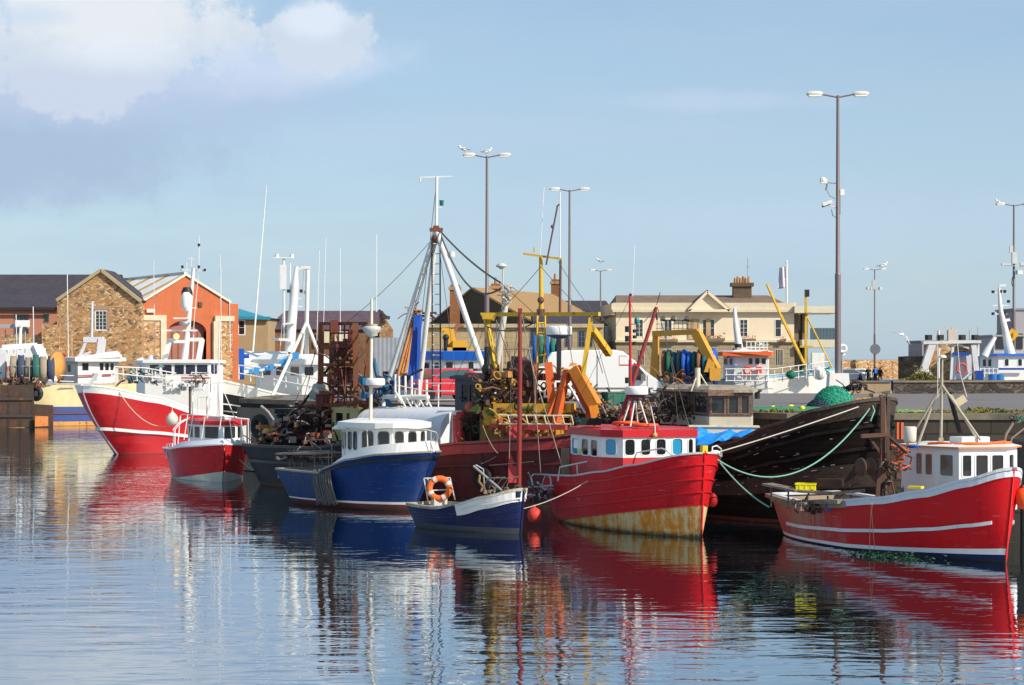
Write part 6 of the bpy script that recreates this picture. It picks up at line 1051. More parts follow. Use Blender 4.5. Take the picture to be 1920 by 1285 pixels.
house(t_, wt, zt0, z(712), {0: win_px(t_, wt, 0, [(866, 876), (881, 898)], z(755), z(722))}, paint((.045, .045, .06), .55, .4, .2), over=.15, rt=.1, rr=.02, fw=.04)
mb = MB(); mb.box(T_(885, 790, 69)-V((0, 0, .3)), (.7, .9, 1.3)); mb.box(T_(882, 830, 68.6), (.55, .6, 1.2)); mb.slab([T_(848, 838, 68.8), T_(880, 842, 67.9), T_(884, 836, 69), T_(852, 834, 69.8)], .08); clump(mb, T_(900, 858, 68.2), (.45, .4, 1.7), 100, .24, random.Random(81)); build(mb, 'deck_gear', [RUSTD, DARK, paint((.07, .08, .04), .8, .5, .4)], t_, True)
mb = MB(); mb.beam(T_(862, 772, 68.2), T_(865, 838, 68.2), .25, .12); [mb.cyl(T_(x, 778, 68), T_(x+1, 828, 68), .12, 10) for x in (855, 861)]; build(mb, 'fire_extinguishers', [paint((.5, .05, .05), .5, .4, .2)], t_, True)
mb = MB(); mb.beam(T_(875, 706, 69), T_(955, 708, 67.6), .25, .26); mb.beam(T_(1000, 707, 67.6), T_(1056, 707, 66.9), .22, .24); build(mb, 'red_beam', PK, t_, True)
mb = MB(); mb.box(T_(930, 812, 68.3), (1.1, .8, 1.5)); mb.box(T_(990, 815, 67.6), (1.5, .6, .9)); build(mb, 'engine_casing', paint((.50, .29, .08), .6, .5, .45), t_, True)
mb = MB(); rn = random.Random(83)
for px, py in ((1040, 815), (1052, 815), (1062, 816), (1046, 795), (1060, 795), (975, 820), (990, 830), (1010, 800)): mb.box(T_(px, py, 66.4+rn.uniform(-.2, .2)), (.35, .35, .5), rn.uniform(-.1, .1))
mb.beam(T_(930, 765, 67.2), T_(1075, 765, 66.2), .5, .3); mb.beam(T_(930, 778, 67.0), T_(1075, 780, 66.1), .3, .12); build(mb, 'stowed_gear', paint((.72, .38, .03), .55, .4, .35), t_, True)
mb = MB(); mb.tube([T_(905, 775, 67.6), T_(968, 768, 66.8), T_(1000, 766, 66.5)], .12, 8); mb.mat(1).ball(T_(882, 764, 68), .2, 10); mb.mat(0).slab([T_(882, 772, 67.7), T_(900, 758, 67.6), T_(905, 776, 67.5)], .2); build(mb, 'green_boom', [paint((.10, .20, .05), .7, .5, .2), paint((.4, .08, .05), .6)], t_, True)
mb = MB(); mb.beam(T_(920, 800, 66.6), T_(1062, 800, 65.4), .2, .22); mb.beam(T_(964, 800, 66.1), T_(964, 905, 66.1), .38, .3); mb.beam(T_(972, 842, 66), T_(996, 805, 66), .12, .1); mb.beam(T_(960, 840, 66.2), T_(1070, 832, 65.2), .3, .35); build(mb, 'davit', RP, t_, True)
mb = MB(); [mb.tube([T_(936, y, 65.9), T_(1075, y+1, 65.0)], .03, 5) for y in (779, 795)]; [mb.tube([T_(x, 779, 65.8-(x-936)*.006), T_(x+4, 795, 65.8-(x-936)*.006)], .022, 5) for x in range(952, 1072, 17)]; build(mb, 'ladder', paint((.66, .58, .38), .5, .3), t_, True)
# yellow gantry
mb = MB(); mb.beam(T_(905, 590, 68.6), T_(1124, 589, 65.6), .13, .13); mb.beam(T_(912, 596, 68.4), T_(943, 770, 67.6), .17, .16); mb.beam(T_(912, 655, 68.6), T_(923, 760, 68), .12); mb.beam(T_(1108, 596, 65.8), T_(1092, 712, 65.8), .15, .14); mb.slab([T_(905, 590, 68.4), T_(932, 590, 68.2), T_(926, 602, 68.2), T_(910, 602, 68.3)], .25); mb.beam(T_(1110, 618, 66.4), T_(1142, 664, 67.5), .22, .2); mb.tube([T_(1008, 700, 67), T_(1008, 592, 67)], .04, 5)
mb.tube([T_(1015, 590, 67.3), T_(1014, 480, 67.3)], [.09, .06], 8); mb.beam(T_(981, 476, 67.3), T_(1054, 486, 67.0), .08, .07); mb.tube([T_(1002, 474, 67.3), T_(1002, 464, 67.3)], .03, 5); mb.beam(T_(923, 765, 67.6), T_(923, 800, 67.4), .6, .3)
build(mb, 'yellow_gantry', YG, t_, True)
mb = MB(); [mb.tube([T_(x, 592, 66.8), T_(x, 680, 66.8)], .035, 5) for x in (1007, 1022)]; [mb.tube([T_(1007, y, 66.8), T_(1022, y, 66.8)], .03, 5) for y in range(606, 675, 20)]; build(mb, 'mast_ladder', YG, t_, True)
mb = MB(); mb.ball(T_(1014, 563, 67.2), .12, 10); mb.cyl(T_(1014, 590, 67.1), T_(1014, 580, 67.1), .14, 8); mb.tube([T_(1051, 488, 67), T_(1050, 590, 67)], .045, 5); mb.tube([T_(1024, 497, 67), T_(1045, 388, 67)], .03, 5); mb.ball(T_(1036, 425, 67), .07, 6); mb.tube([T_(1044, 388, 67), T_(1049, 383, 67)], .03, 5); build(mb, 'mast_fittings', paint((.12, .06, .05), .6, .4, .4), t_, True)
mb = MB(); mb.tube([T_(1050, 488, 67), T_(1050, 360, 67)], .018, 4); mb.tube([T_(1013, 480, 67.4), T_(1020, 350, 67.4)], .01, 4); build(mb, 'whip_aerial', WP, t_, True)
mb = MB(); mb.tube([T_(941, 700, 69.5), T_(943, 505, 69.5)], .03, 5); mb.lathe(T_(940, 505, 69.5), [(.05, 0), (.1, .05), (.18, .08), (.2, .12), (.1, .2)], 14); mb.tube([T_(930, 690, 69.5), T_(950, 560, 69.3), T_(950, 535, 69.3)], [.13, .1, .06], 7); mb.mat(1); clump(mb, T_(950, 572, 69.2), (.16, .15, .75), 34, .14, random.Random(91), 1); build(mb, 'white_derrick', [paint((.55, .52, .46), .6, .4, .35), paint((.10, .11, .09), .7, .5, .3)], t_, True)
radome(t_, T_(1048, 628, 66.6), .44, .30, WP, paint((.05, .12, .22), .4)); mb = MB(); mb.tube([T_(1048, 636, 66.6), T_(1048, 712, 66.6)], .08, 8); build(mb, 'radar_post', paint((.12, .11, .11), .6, .4, .3), t_, True)
# orange folding crane
mb = MB(); mb.beam(T_(1077, 690, 66.0), T_(1117, 762, 65.6), .34, .36); mb.beam(T_(1112, 760, 65.6), T_(1118, 788, 65.6), .34, .3); mb.hexa([T_(1066, 688, 66.2), T_(1080, 684, 66.2), T_(1080, 684, 65.9), T_(1066, 688, 65.9)], [T_(1070, 680, 66.2), T_(1082, 682, 66.2), T_(1082, 682, 65.9), T_(1070, 680, 65.9)]); build(mb, 'crane_boom', OC, t_, True)
mb = MB(); mb.beam(T_(1064, 695, 66.2), T_(1042, 796, 65.8), .2, .2); mb.beam(T_(1072, 700, 66.2), T_(1108, 785, 65.8), .16, .2); mb.beam(T_(1060, 705, 66.3), T_(1028, 780, 66), .12); mb.beam(T_(1028, 680, 66.5), T_(1038, 790, 66.3), .26, .2); mb.beam(T_(1004, 680, 66.9), T_(1004, 760, 66.7), .12); mb.beam(T_(1052, 730, 66), T_(1110, 720, 65.8), .05); build(mb, 'crane_frame', paint((.62, .11, .02), .5, .4, .35), t_, True)
mb = MB(); mb.tube([T_(1065, 720, 65.9), T_(1098, 775, 65.7)], .05, 6); mb.tube([T_(1075, 700, 65.9), T_(1102, 745, 65.7)], .035, 6); build(mb, 'hydraulic_ram', STEEL, t_, True)
# dark winch housing, exhausts, machinery
mb = MB(); mb.slab([T_(952, 684, 68.2), T_(986, 674, 68.4), T_(1000, 688, 67.4), T_(970, 694, 67.2)], .1); mb.box(T_(975, 715, 67.8), (.9, .8, 1.3)); mb.box(T_(960, 735, 67.6), (.5, .7, 1.2)); mb.cyl(T_(968, 668, 68), T_(968, 685, 68), .18, 10); mb.cyl(T_(990, 690, 67.4), T_(990, 770, 67.3), .2, 10); mb.mat(1); clump(mb, T_(1000, 770, 67), (1.3, .4, 1.4), 90, .26, random.Random(95), 3); clump(mb, T_(925, 770, 67.8), (.6, .4, 1.4), 50, .22, random.Random(96), 3); mb.mat(1); mb.cyl(T_(913, 650, 68), T_(913, 700, 68), .09, 8); mb.ball(T_(914, 693, 68), .22, 8); build(mb, 'winch_housing', [paint((.14, .06, .045), .7, .5, .5), DARK, paint((.45, .22, .05), .6, .5, .5)], t_, True)
mb = MB()
for a, b in (((912, 600, 68.2), (910, 700, 68.2)), ((912, 600, 68.2), (898, 860, 67.5)), ((1010, 592, 67), (1001, 790, 66)), ((1110, 600, 65.8), (1080, 800, 66)), ((942, 600, 68), (962, 700, 67)), ((1100, 600, 65.9), (1130, 700, 68)), ((930, 600, 68), (958, 680, 67.6)), ((1000, 866, 62), (918, 873, 66))): mb.tube([T_(*a), T_(*b)], .014, 4)
mb.tube(sag(T_(902, 870, 66.5), T_(1000, 790, 65.9), .2), .02, 5); build(mb, 'rigging', paint((.22, .17, .12), .7), t_, True)

mb = MB()
for a, b, dr in (((1014, 500, 67), (925, 596, 68), .05), ((1014, 500, 67), (1104, 594, 66), .05), ((912, 598, 68), (870, 712, 69), .1), ((1046, 490, 67), (1116, 592, 66), .05), ((1014, 560, 67), (960, 770, 67), .1), ((905, 592, 68), (842, 730, 70), .1), ((1108, 600, 66), (1160, 790, 64), .05), ((930, 600, 68), (935, 770, 67), .02), ((1060, 592, 66), (1075, 690, 66), .03), ((1014, 600, 67), (1050, 800, 66), .08), ((985, 600, 67), (920, 780, 67), .2), ((944, 560, 69), (905, 712, 69), .1)): mb.tube(sag(T_(*a), T_(*b), dr), .011, 4)
mb.tube(sag(T_(912, 612, 68), T_(1010, 600, 67), .25), .025, 5); build(mb, 'stay_wires', WIRE, t_, True)
mb = MB()
for a, b, dr in (((818, 440, 75), (640, 612, 77), .2), ((818, 440, 75), (742, 705, 75), .1), ((822, 450, 75), (860, 740, 72), .1), ((818, 345, 75), (790, 600, 76), .03), ((601, 610, 78), (560, 790, 79), .1), ((668, 608, 76), (700, 745, 76), .1), ((690, 610, 76), (716, 750, 76), .1), ((600, 640, 78), (520, 810, 79), .3), ((697, 640, 76), (640, 700, 77), .15)): mb.tube(sag(D_(*a), D_(*b), dr), .011, 4)
build(mb, 'stay_wires', WIRE, d_, True)
mb = MB(); rn = random.Random(131)
for i in range(9): x = 640+i*9; mb.tube([D_(x, 700+rn.uniform(-20, 20), 76.2), D_(x+rn.uniform(-12, 12), 740, 76), D_(x+rn.uniform(-8, 8), 765, 76)], .02, 5)
clump(mb, D_(545, 845, 79), (1.6, .4, .7), 80, .22, rn, 3); build(mb, 'loose_gear', [paint((.22, .07, .04), .8, .5, .5), DARK, paint((.30, .28, .25), .7, .5, .4)], d_, True); mb = MB(); build(mb, 'hose', DARK, d_, True); mb = MB(); clump(mb, D_(640, 835, 76.4), (1.4, .4, .5), 60, .22, rn, 3); build(mb, 'loose_gear', [paint((.22, .07, .04), .8, .5, .5), DARK, paint((.30, .28, .25), .7, .5, .4)], d_, True)

HT.strake(.90, .30, 1, .04, .30, paint((.36, .035, .035), .6, .7, .4, hull=1), 'bulwark_band'); HT.strake(.62, .05, 1, .06, .08, MRED)
rn = random.Random(201); OCW = paint((.55, .30, .05), .65, .6, .5)
mb = MB(); clump(mb, T_(1010, 812, 66.4), (1.5, .3, .7), 120, .2, rn, 3); build(mb, 'trawl_gear', [OCW, RUSTD, paint((.45, .10, .04), .6, .5, .5)], t_, True)
mb = MB(); clump(mb, T_(940, 775, 67.2), (.9, .3, 1.2), 90, .2, rn, 3); build(mb, 'hauling_gear', [OCW, RUSTD, DARK], t_, True)
mb = MB(); [mb.tube(coil(T_(x, y, 66.1), .28, .03, 4, rn), .028, 5) for x, y in ((985, 830), (1015, 838), (1040, 832))]; build(mb, 'rope_coils', paint((.40, .30, .16), .85, .4), t_, True)
mb = MB()
for k in range(7): x = 905+k*24; mb.tube(sag(T_(x, 795+rn.uniform(-10, 10), 66.2), T_(x+rn.uniform(14, 40), 850+rn.uniform(-12, 8), 65.9), .12), .016, 5)
build(mb, 'hanging_ropes', paint((.30, .24, .16), .8), t_, True)
for px, py, Y in ((1070, 880, 63.9), (905, 895, 66.6)): mb = MB(); mb.ring(T_(px, py, Y), .30, .12, (-.7, -.7, .1), 18, 8); mb.tube([T_(px, py-20, Y), T_(px, py-52, Y+.1)], .015, 4); build(mb, 'tyre_fender', TYRE, t_, True)
mb = MB(); clump(mb, D_(600, 800, 77.6), (1.3, .3, .9), 110, .2, rn, 3); build(mb, 'net_gear', [RUST, DARK, paint((.34, .30, .24), .7, .5, .4)], d_, True)
mb = MB(); [mb.ball(D_(x, y, 79.2), r_, 10) for x, y, r_ in ((500, 812, .2), (518, 792, .17), (531, 806, .22), (492, 826, .16))]; build(mb, 'net_floats', paint((.62, .36, .10), .6, .4), d_, True)
# ================================================================ WHITE TRAWLER WITH ORANGE GANTRY, BEHIND THE PIER
w_ = boat('W', 'white trawler with orange wheelhouse rim, ochre stern gantry and net drums, behind the pier', -6, 12.5, at(1556, 760, 114), .5)
HW = Hull(w_, 12.5, 4.2, [(0, 3.55), (.5, 3.7), (.8, 3.95), (1, 4.3)], boot=lambda t: .5, tm=.5, pe=2.6, qe=.8, tw=.85, rake=.5, wl=.86, bul=.5); HW.build([paint((.6, .08, .03), .5), WPR, paint((.2, .5, .7), .5)], deck_mat=paint((.3, .3, .3)), cap_mat=paint((.22, .52, .72), .5, .3), cap=(.14, .1))
W_ = lambda px, py, Y: at(px, py, Y); z = lambda py, Y=111: at(0, py, Y).z; OR2 = paint((.75, .14, .03), .5, .2)
ww = fp(w_, (1356, 113), (1378, 110.9), (1440, 110.6), (1442, 113), (1380, 115)); h_w = house(w_, ww, 2.2, z(668), {1: win_px(w_, ww, 1, [(1404, 1411), (1416, 1424), (1428, 1436)], z(683), z(672)), 0: win_px(w_, ww, 0, [(1358, 1364), (1368, 1374)], z(684), z(672))}, WP, roof=WP, rim=OR2, over=.25, rt=.25, camber=.1, rr=.03, fw=.04)
mb = MB(); mb.slab([W_(1355, 668, 110.4), W_(1443, 668, 110.2), W_(1440, 658, 110.2), W_(1400, 663, 110.2), W_(1355, 660, 110.4)], .1); build(mb, 'visor', OR2, w_, True)
mb = MB(); mb.tube([W_(1388, 666, 112), W_(1380, 612, 112), W_(1377, 578, 112)], [.24, .16, .09], 8); mb.beam(W_(1374, 580, 112), W_(1388, 573, 112), .1); mb.box(W_(1390, 660, 112), (.8, .5, .5)); mb.mat(1).cyl(W_(1384, 652, 111.5), W_(1384, 645, 111.5), .2, 8); mb.slab([W_(1362, 672, 111.5), W_(1376, 652, 111.5), W_(1378, 666, 111.5)], .1, V((0, -1, 0))); build(mb, 'mast', [WM, DARK], w_, True)
mb = MB(); [mb.tube([W_(x, 663, 111), W_(x, 640, 111)], .03, 5) for x in (1400, 1408, 1416, 1424, 1432, 1438)]; [mb.tube([W_(1398, y, 111), W_(1440, y, 111)], .03, 5) for y in (641, 652)]; clump(mb, W_(1418, 655, 111.2), (.5, .2, .4), 12, .2, random.Random(5), 1); build(mb, 'roof_rail', WM, w_, True)
mb = MB(); mb.ring(W_(1402, 695, 110.55), .20, .06, (0, 1, .1), 18, 8); mb.box(W_(1423, 694, 110.5), (.3, .12, .36)); build(mb, 'lifebuoy_rack', paint((.7, .06, .04), .5), w_, True)
mb = MB(); [mb.tube([W_(1360, y, 110.2), W_(1450, y+dy, 110.2), W_(1553, y-14+dy, 111.5)], .028, 5) for y, dy in ((692, 0), (703, 0), (714, 0))]; [mb.tube([W_(x, 692-max(0, (x-1450)*.13), 110.3), W_(x, 718-max(0, (x-1450)*.13), 110.3)], .03, 5) for x in range(1362, 1552, 15)]; build(mb, 'railing', WM, w_, True)
mb = MB(); mb.beam(W_(1511, 545, 112), W_(1511, 700, 112), .13, .13); mb.beam(W_(1438, 533, 111), W_(1463, 590, 111.4), .10); mb.beam(W_(1463, 590, 111.4), W_(1508, 682, 112), .13); mb.beam(W_(1500, 650, 112), W_(1524, 650, 112), .1); mb.tube([W_(1511, 590, 112), W_(1560, 690, 112)], .05, 5); mb.mat(1).box(W_(1513, 550, 112), (.25, .2, .4)); mb.mat(0); mb.beam(W_(1510, 587, 112), W_(1520, 587, 112), .4, .06); build(mb, 'derrick', [YG, DARK], w_, True)
mb = MB(); c = W_(1483, 703, 110.1); mb.ball(c, .30, 10, .8); clump(mb, c, (.2, .2, .25), 16, .12, random.Random(8), 1); build(mb, 'net_pile', paint((.01, .16, .09), .8), w_, True); mb = MB(); mb.mat(1); clump(mb, W_(1530, 700, 111), (.9, .3, .3), 26, .16, random.Random(9), 1); mb.mat(2).ball(W_(1536, 700, 110.8), .4, 10); mb.box(W_(1533, 680, 112), (.7, .5, 1.1)); build(mb, 'deck_gear', [paint((.01, .16, .09), .8), paint((.04, .16, .4), .6), WPR], w_, True)
OCH = paint((.68, .33, .04), .5, .35, .25); mb = MB()
mb.beam(W_(1226, 626, 112.5), W_(1310, 622, 110.5), .35, .3); mb.hexa([W_(1218, 708, 112.8), W_(1236, 708, 112.4), W_(1236, 708, 113.2), W_(1218, 708, 113.4)], [W_(1224, 625, 112.6), W_(1232, 625, 112.4), W_(1236, 625, 112.8), W_(1225, 625, 113)]); mb.beam(W_(1306, 624, 110.5), W_(1342, 694, 109.8), .42, .5); mb.beam(W_(1340, 690, 109.8), W_(1340, 714, 109.8), .6, .5); mb.slab([W_(1320, 698, 109.6), W_(1350, 698, 109.6), W_(1347, 686, 109.6), W_(1328, 672, 109.6)], .5); build(mb, 'gantry', OCH, w_, True)
mb = MB(); cols = 9; rn = random.Random(22)
for i in range(cols): mb.mat([4, 1, 0, 3, 2, 2, 1, 4, 0][i]); R0 = .92+.08*math.sin(i*2); mb.lathe(W_(1243+i*9.5, 688, 112.2-i*.2), [(R0*.3, 0), (R0, .05), (R0*.97, .18), (R0*.9, .27), (.3, .29)], 20, (1, -.25, .05))
mb.mat(2).lathe(W_(1336, 688, 110.8), [(.3, 0), (1.05, .05), (1.05, .2), (.3, .3)], 20, (1, -.25, .05)); build(mb, 'net_drum', [paint((.02, .10, .14), .8, .3), paint((.012, .12, .08), .8, .3), paint((.01, .10, .45), .7, .2), paint((.10, .12, .09), .8, .3), paint((.28, .12, .05), .8, .4)], w_, True)
mb = MB(); clump(mb, W_(1285, 716, 110.2), (1.6, .5, .4), 60, .3, random.Random(23), 3); build(mb, 'stern_gear', [paint((.4, .16, .03), .7, .5), RUSTD, DARK], w_, True)
mb = MB(); mb.beam(W_(1240, 600, 113), W_(1300, 602, 113), .06); 
for i in range(9): mb.tube([W_(1232+i*8, 600, 113), W_(1232+i*8, 624, 113)], .015, 4)
for y in (608, 616): mb.tube([W_(1230, y, 113), W_(1298, y, 113)], .015, 4)
for x in (1243, 1262, 1288): mb.slab([W_(x-5, 598, 112.8), W_(x+5, 600, 112.8), W_(x+3, 592, 113), W_(x-3, 592, 113)], .15)
build(mb, 'lamp_bar', paint((.07, .06, .05), .6), w_, True)

# ================================================================ BLUE-TOPPED BOAT, GANTRY BOAT, RIGHT WHITE BOAT
u_ = boat('U', 'small white boat with a deep blue cabin roof, behind the red car', -8, 7.5, at(925, 790, 104), .3)
HU = Hull(u_, 7.5, 3.2, [(0, 2.2), (.6, 2.5), (1, 3.2)], boot=lambda t: .4, pe=2.6, qe=.8, tw=.85, rake=.4, bul=.3); HU.build([BLUEP, WP, WP], deck_mat=WPR, cap_mat=BLUEP); U_ = lambda px, py, Y: at(px, py, Y); z = lambda py, Y=102: at(0, py, Y).z
wu = fp(u_, (780, 104), (832, 102), (905, 101.4), (918, 103), (800, 106)); BR2 = paint((.01, .14, .62), .35, .15)
house(u_, wu, 2.3, z(675), {0: win_px(u_, wu, 0, [(792, 805), (815, 823)], z(691), z(680)), 1: win_px(u_, wu, 1, [(836, 849), (878, 888)], z(692), z(679))}, WP, roof=BR2, rim=BR2, over=.12, rt=.42, camber=.05, rr=.03, fw=.04, pane=glass((.03, .03, .03), .2))
mb = MB(); mb.tube([U_(850, 660, 103), U_(850, 625, 103), U_(858, 612, 103), U_(870, 612, 103)], .14, 7); mb.mat(1).box(U_(862, 655, 102.5), (.7, .5, .9)); mb.box(U_(868, 658, 102.5), (1.6, .5, .35)); mb.beam(U_(842, 618, 102.8), U_(848, 655, 102.8), .5, .3); mb.beam(U_(828, 618, 102.8), U_(845, 620, 102.8), .2); mb.mat(2).cyl(U_(836, 662, 102.5), U_(836, 630, 102.5), .12, 8); mb.ball(U_(836, 633, 102.5), .18, 8); build(mb, 'deck_machinery', [paint((.3, .15, .08), .6, .4, .4), paint((.78, .40, .03), .5, .3, .2), DARK], u_, True)
# blue and brown spars stacked upright behind
def spars(lst, m_, name_, lab, cat, Y):
    mb = MB(); [mb.beam(at(*a, Y), at(*b, Y+dy), w) for a, b, w, dy in lst]; return solo(mb, name_, m_, lab, cat)
spars([((769, 735), (785, 592), .28, 1), ((779, 735), (784, 615), .22, .5), ((783, 735), (787, 600), .14, .2)], paint((.02, .09, .45), .5, .4, .2), 'crane_arm', 'tall blue steel lifting arm standing behind the tripod mast', 'crane', 84)
mb = MB(); [mb.beam(at(a, 735, 86), at(b, c, 86.5), w) for a, b, c, w in ((738, 774, 600, .14), (744, 778, 605, .14), (752, 781, 590, .12))]; mb.mat(1); clump(mb, at(780, 610, 86.3), (.3, .2, .7), 30, .25, random.Random(33), 2); clump(mb, at(752, 735, 85), (1.2, .4, .8), 50, .3, random.Random(34), 3); solo(mb, 'trawl_beam', [paint((.5, .22, .07), .7, .5, .5), RUSTD, DARK], 'bundle of rusty orange trawl beams leaning upright on the pier', 'fishing gear')
mb = MB(); c = at(1012, 655, 112); [mb.lathe(at(998+i*11, 656, 112), [(.3, 0), (.85, .05), (.8, .28), (.3, .32)], 16, (1, 0, 0)) if i % 2 == 0 else (mb.mat(1), mb.lathe(at(998+i*11, 656, 112), [(.3, 0), (.8, .05), (.75, .28), (.3, .32)], 16, (1, 0, 0)), mb.mat(0)) for i in range(5)]
mb.mat(2).beam(at(992, 690, 112), at(1050, 690, 112), .5, .4); [mb.beam(at(x, 690, 112), at(x, 655, 112), .25) for x in (995, 1048)]; mb.beam(V((at(1020, 0, 112).x, 112, 2.2)), at(1020, 690, 112), 2.0, 1.0); solo(mb, 'net_drum', [paint((.01, .10, .38), .7), paint((.01, .16, .13), .8), WPR], 'blue and green net drum on a white frame behind the yellow ladder', 'net drum')
q_ = boat('Q', 'white gantry trawler with grey cross beam, behind the dark parapet wall', 170, 9, at(1712, 760, 117), .4); HQ = Hull(q_, 9, 3.4, [(0, 2.6), (1, 3.0)], boot=lambda t: .3, pe=2.6, bul=.3); HQ.build([BLUEP, WPR, WPR], deck_mat=WPR, cap_mat=WPR)
Q_ = lambda px, py, Y: at(px, py, Y); mb = MB()
mb.beam(Q_(1748, 644, 115), Q_(1730, 700, 115), .42, .4); mb.slab([Q_(1740, 690, 114.8), Q_(1750, 705, 114.8), Q_(1712, 706, 114.8), Q_(1714, 700, 114.8)], .4, V((0, -1, 0))); mb.beam(Q_(1825, 646, 115), Q_(1832, 712, 115), .30, .3); mb.beam(Q_(1730, 643, 115), Q_(1838, 641, 115), .5, .16); mb.beam(Q_(1790, 645, 115), Q_(1818, 653, 115), .12); mb.beam(Q_(1832, 690, 115), Q_(1806, 712, 115), .14); mb.beam(Q_(1787, 640, 115), Q_(1783, 712, 115), .14, .14); [mb.tube([Q_(x, y0, 115), Q_(x, y1, 115)], .07, 5) for x, y0, y1 in ((1760, 620, 712), (1834, 642, 668))]; build(mb, 'gantry', paint((.66, .65, .64), .5, .35, .2), q_, True)
mb = MB(); mb.beam(Q_(1752, 620, 115), Q_(1820, 619, 115), .06); [mb.tube([Q_(x, 640, 115), Q_(x, y, 115)], .03, 5) for x, y in ((1758, 618), (1785, 612), (1818, 618), (1834, 612))]; mb.beam(Q_(1770, 613, 115), Q_(1792, 613, 115), .05); mb.box(Q_(1785, 630, 115), (.5, .4, .7)); mb.mat(1); [mb.box(Q_(x, 633, 115), (.3, .3, .3), .4) for x in (1741, 1763, 1804, 1828)]; build(mb, 'lamp_mast', [paint((.6, .5, .42), .5, .4, .2), DARK], q_, True)
mb = MB(); mb.slab([Q_(1795, 665, 115.5), Q_(1822, 665, 115.5), Q_(1822, 712, 115.5), Q_(1790, 712, 115.5)], .8, V((0, -1, 0))); mb.mat(1).ring(Q_(1803, 691, 114.9), .28, .06, (0, 1, 0), 18, 8); mb.mat(2); mb.box(Q_(1801, 664, 115), (.9, .3, .2)); mb.box(Q_(1836, 705, 114.6), (.4, .4, .6)); build(mb, 'deckhouse', [paint((.58, .60, .66), .5), paint((.6, .08, .06), .5), BLUEP], q_, True)
x_ = boat('X', 'white trawler with blue stripe and tall mast behind the road sign at right', 176, 11, at(1840, 765, 122), .4); HX = Hull(x_, 11, 3.8, [(0, 2.8), (1, 3.2)], boot=lambda t: .3, pe=2.6, bul=.3); HX.build([BLUEP, WPR, WPR], deck_mat=WPR, cap_mat=WPR); z = lambda py, Y=120: at(0, py, Y).z
wx = fp(x_, (1838, 120), (1872, 118.6), (1962, 118.6), (1960, 122), (1840, 122.5)); house(x_, wx, 2.8, z(667), {0: win_px(x_, wx, 0, [(1843, 1849), (1853, 1859)], z(687), z(674)), 1: win_px(x_, wx, 1, [(1884, 1891), (1909, 1916)], z(686), z(674))}, WP, roof=BR2, rim=BR2, over=.2, rt=.08, rr=.03, fw=.04)
X2 = lambda px, py, Y: at(px, py, Y); mb = MB(); mb.tube([X2(1894, 665, 119), X2(1885, 620, 119), X2(1876, 580, 119), X2(1873, 540, 119)], [.34, .2, .13, .08], 8); mb.tube([X2(1846, 668, 119), X2(1852, 655, 119), X2(1866, 632, 119)], [.25, .2, .12], 7); [mb.beam(X2(a, y, 119), X2(b, y, 119), .07) for a, b, y in ((1860, 1891, 573), (1858, 1888, 549), (1862, 1888, 589))]; mb.slab([X2(1880, 605, 119), X2(1895, 602, 119), X2(1893, 597, 119), X2(1881, 600, 119)], .4); mb.beam(X2(1873, 536, 119), X2(1886, 535, 119), .12); mb.mat(1); [mb.cyl(X2(x, y+2, 119), X2(x, y-3, 119), .1, 6) for x, y in ((1862, 548), (1876, 547), (1884, 547), (1862, 589), (1884, 588), (1891, 566))]; build(mb, 'mast', [WM, DARK], x_, True)
mb = MB(); mb.beam(X2(1840, 692, 118.3), X2(1925, 692, 118.3), .1, .12); build(mb, 'blue_stripe', BLUEP, x_, True); mb = MB(); [mb.tube([X2(x, 712, 117.8), X2(x, 690, 117.8)], .04, 5) for x in range(1838, 1872, 8)]; [mb.tube([X2(1838, y, 117.8), X2(1872, y, 117.8)], .03, 5) for y in (692, 700)]; mb.mat(1); [mb.cyl(X2(x, 713, 117.6), X2(x, 702, 117.6), .28, 10) for x in (1862, 1874)]; build(mb, 'railing', [WM, paint((.02, .15, .45), .5)], x_, True)

# ================================================================ VEHICLES
v2 = thing('white_van', 'large white panel van parked on the pier, seen from its side, facing right', 'van', (at(1165, 0, 86).x, 86, QZ+.01)); VW = paint((.80, .80, .78), .25, .08, 0, bump=.02, coat=.5); Vn = lambda px, py, dy=0: at(px, py, 84.9+dy)
prof = [(1030, 748), (1024, 720), (1026, 674), (1034, 661), (1060, 657), (1150, 656), (1168, 659), (1190, 676), (1211, 697), (1236, 715), (1243, 728), (1244, 746), (1232, 750)]
mb = MB(); A1 = [Vn(*p) for p in prof]; ci = V((0, .35, 0)); n = len(A1)
for i, p in enumerate(A1):
    pass
in1 = [p+V((0, -.0, 0)) for p in A1]; sh = lambda p: V((0, 0, 0)); f1 = [p+sh(p) for p in A1]; f2 = [V((p.x, p.y+2.0-2*sh(p).y, p.z)) for p in f1]
mb.add(f1+f2, [tuple(range(n))[::-1], tuple(range(n, 2*n))]+[(i, (i+1) % n, n+(i+1) % n, n+i) for i in range(n)]); build(mb, 'body', VW, v2, True, bevel=.05)
mb = MB(); q = [(1183, 692), (1190, 680), (1208, 700), (1204, 713), (1183, 712)]; mb.slab([Vn(*p)+sh(Vn(*p))+V((0, -.02, 0)) for p in q], .02, V((0, -1, 0))); q = [(1172, 661), (1190, 677), (1210, 697), (1214, 700)]; ws = [Vn(*p)+sh(Vn(*p)) for p in q]; mb.add([p+V((.02, .1, .03)) for p in ws]+[V((p.x+.02, p.y+1.7, p.z+.03)) for p in ws], [(0, 1, 5, 4), (1, 2, 6, 5), (2, 3, 7, 6)]); build(mb, 'windows', glass((.03, .035, .04), 0), v2, True)
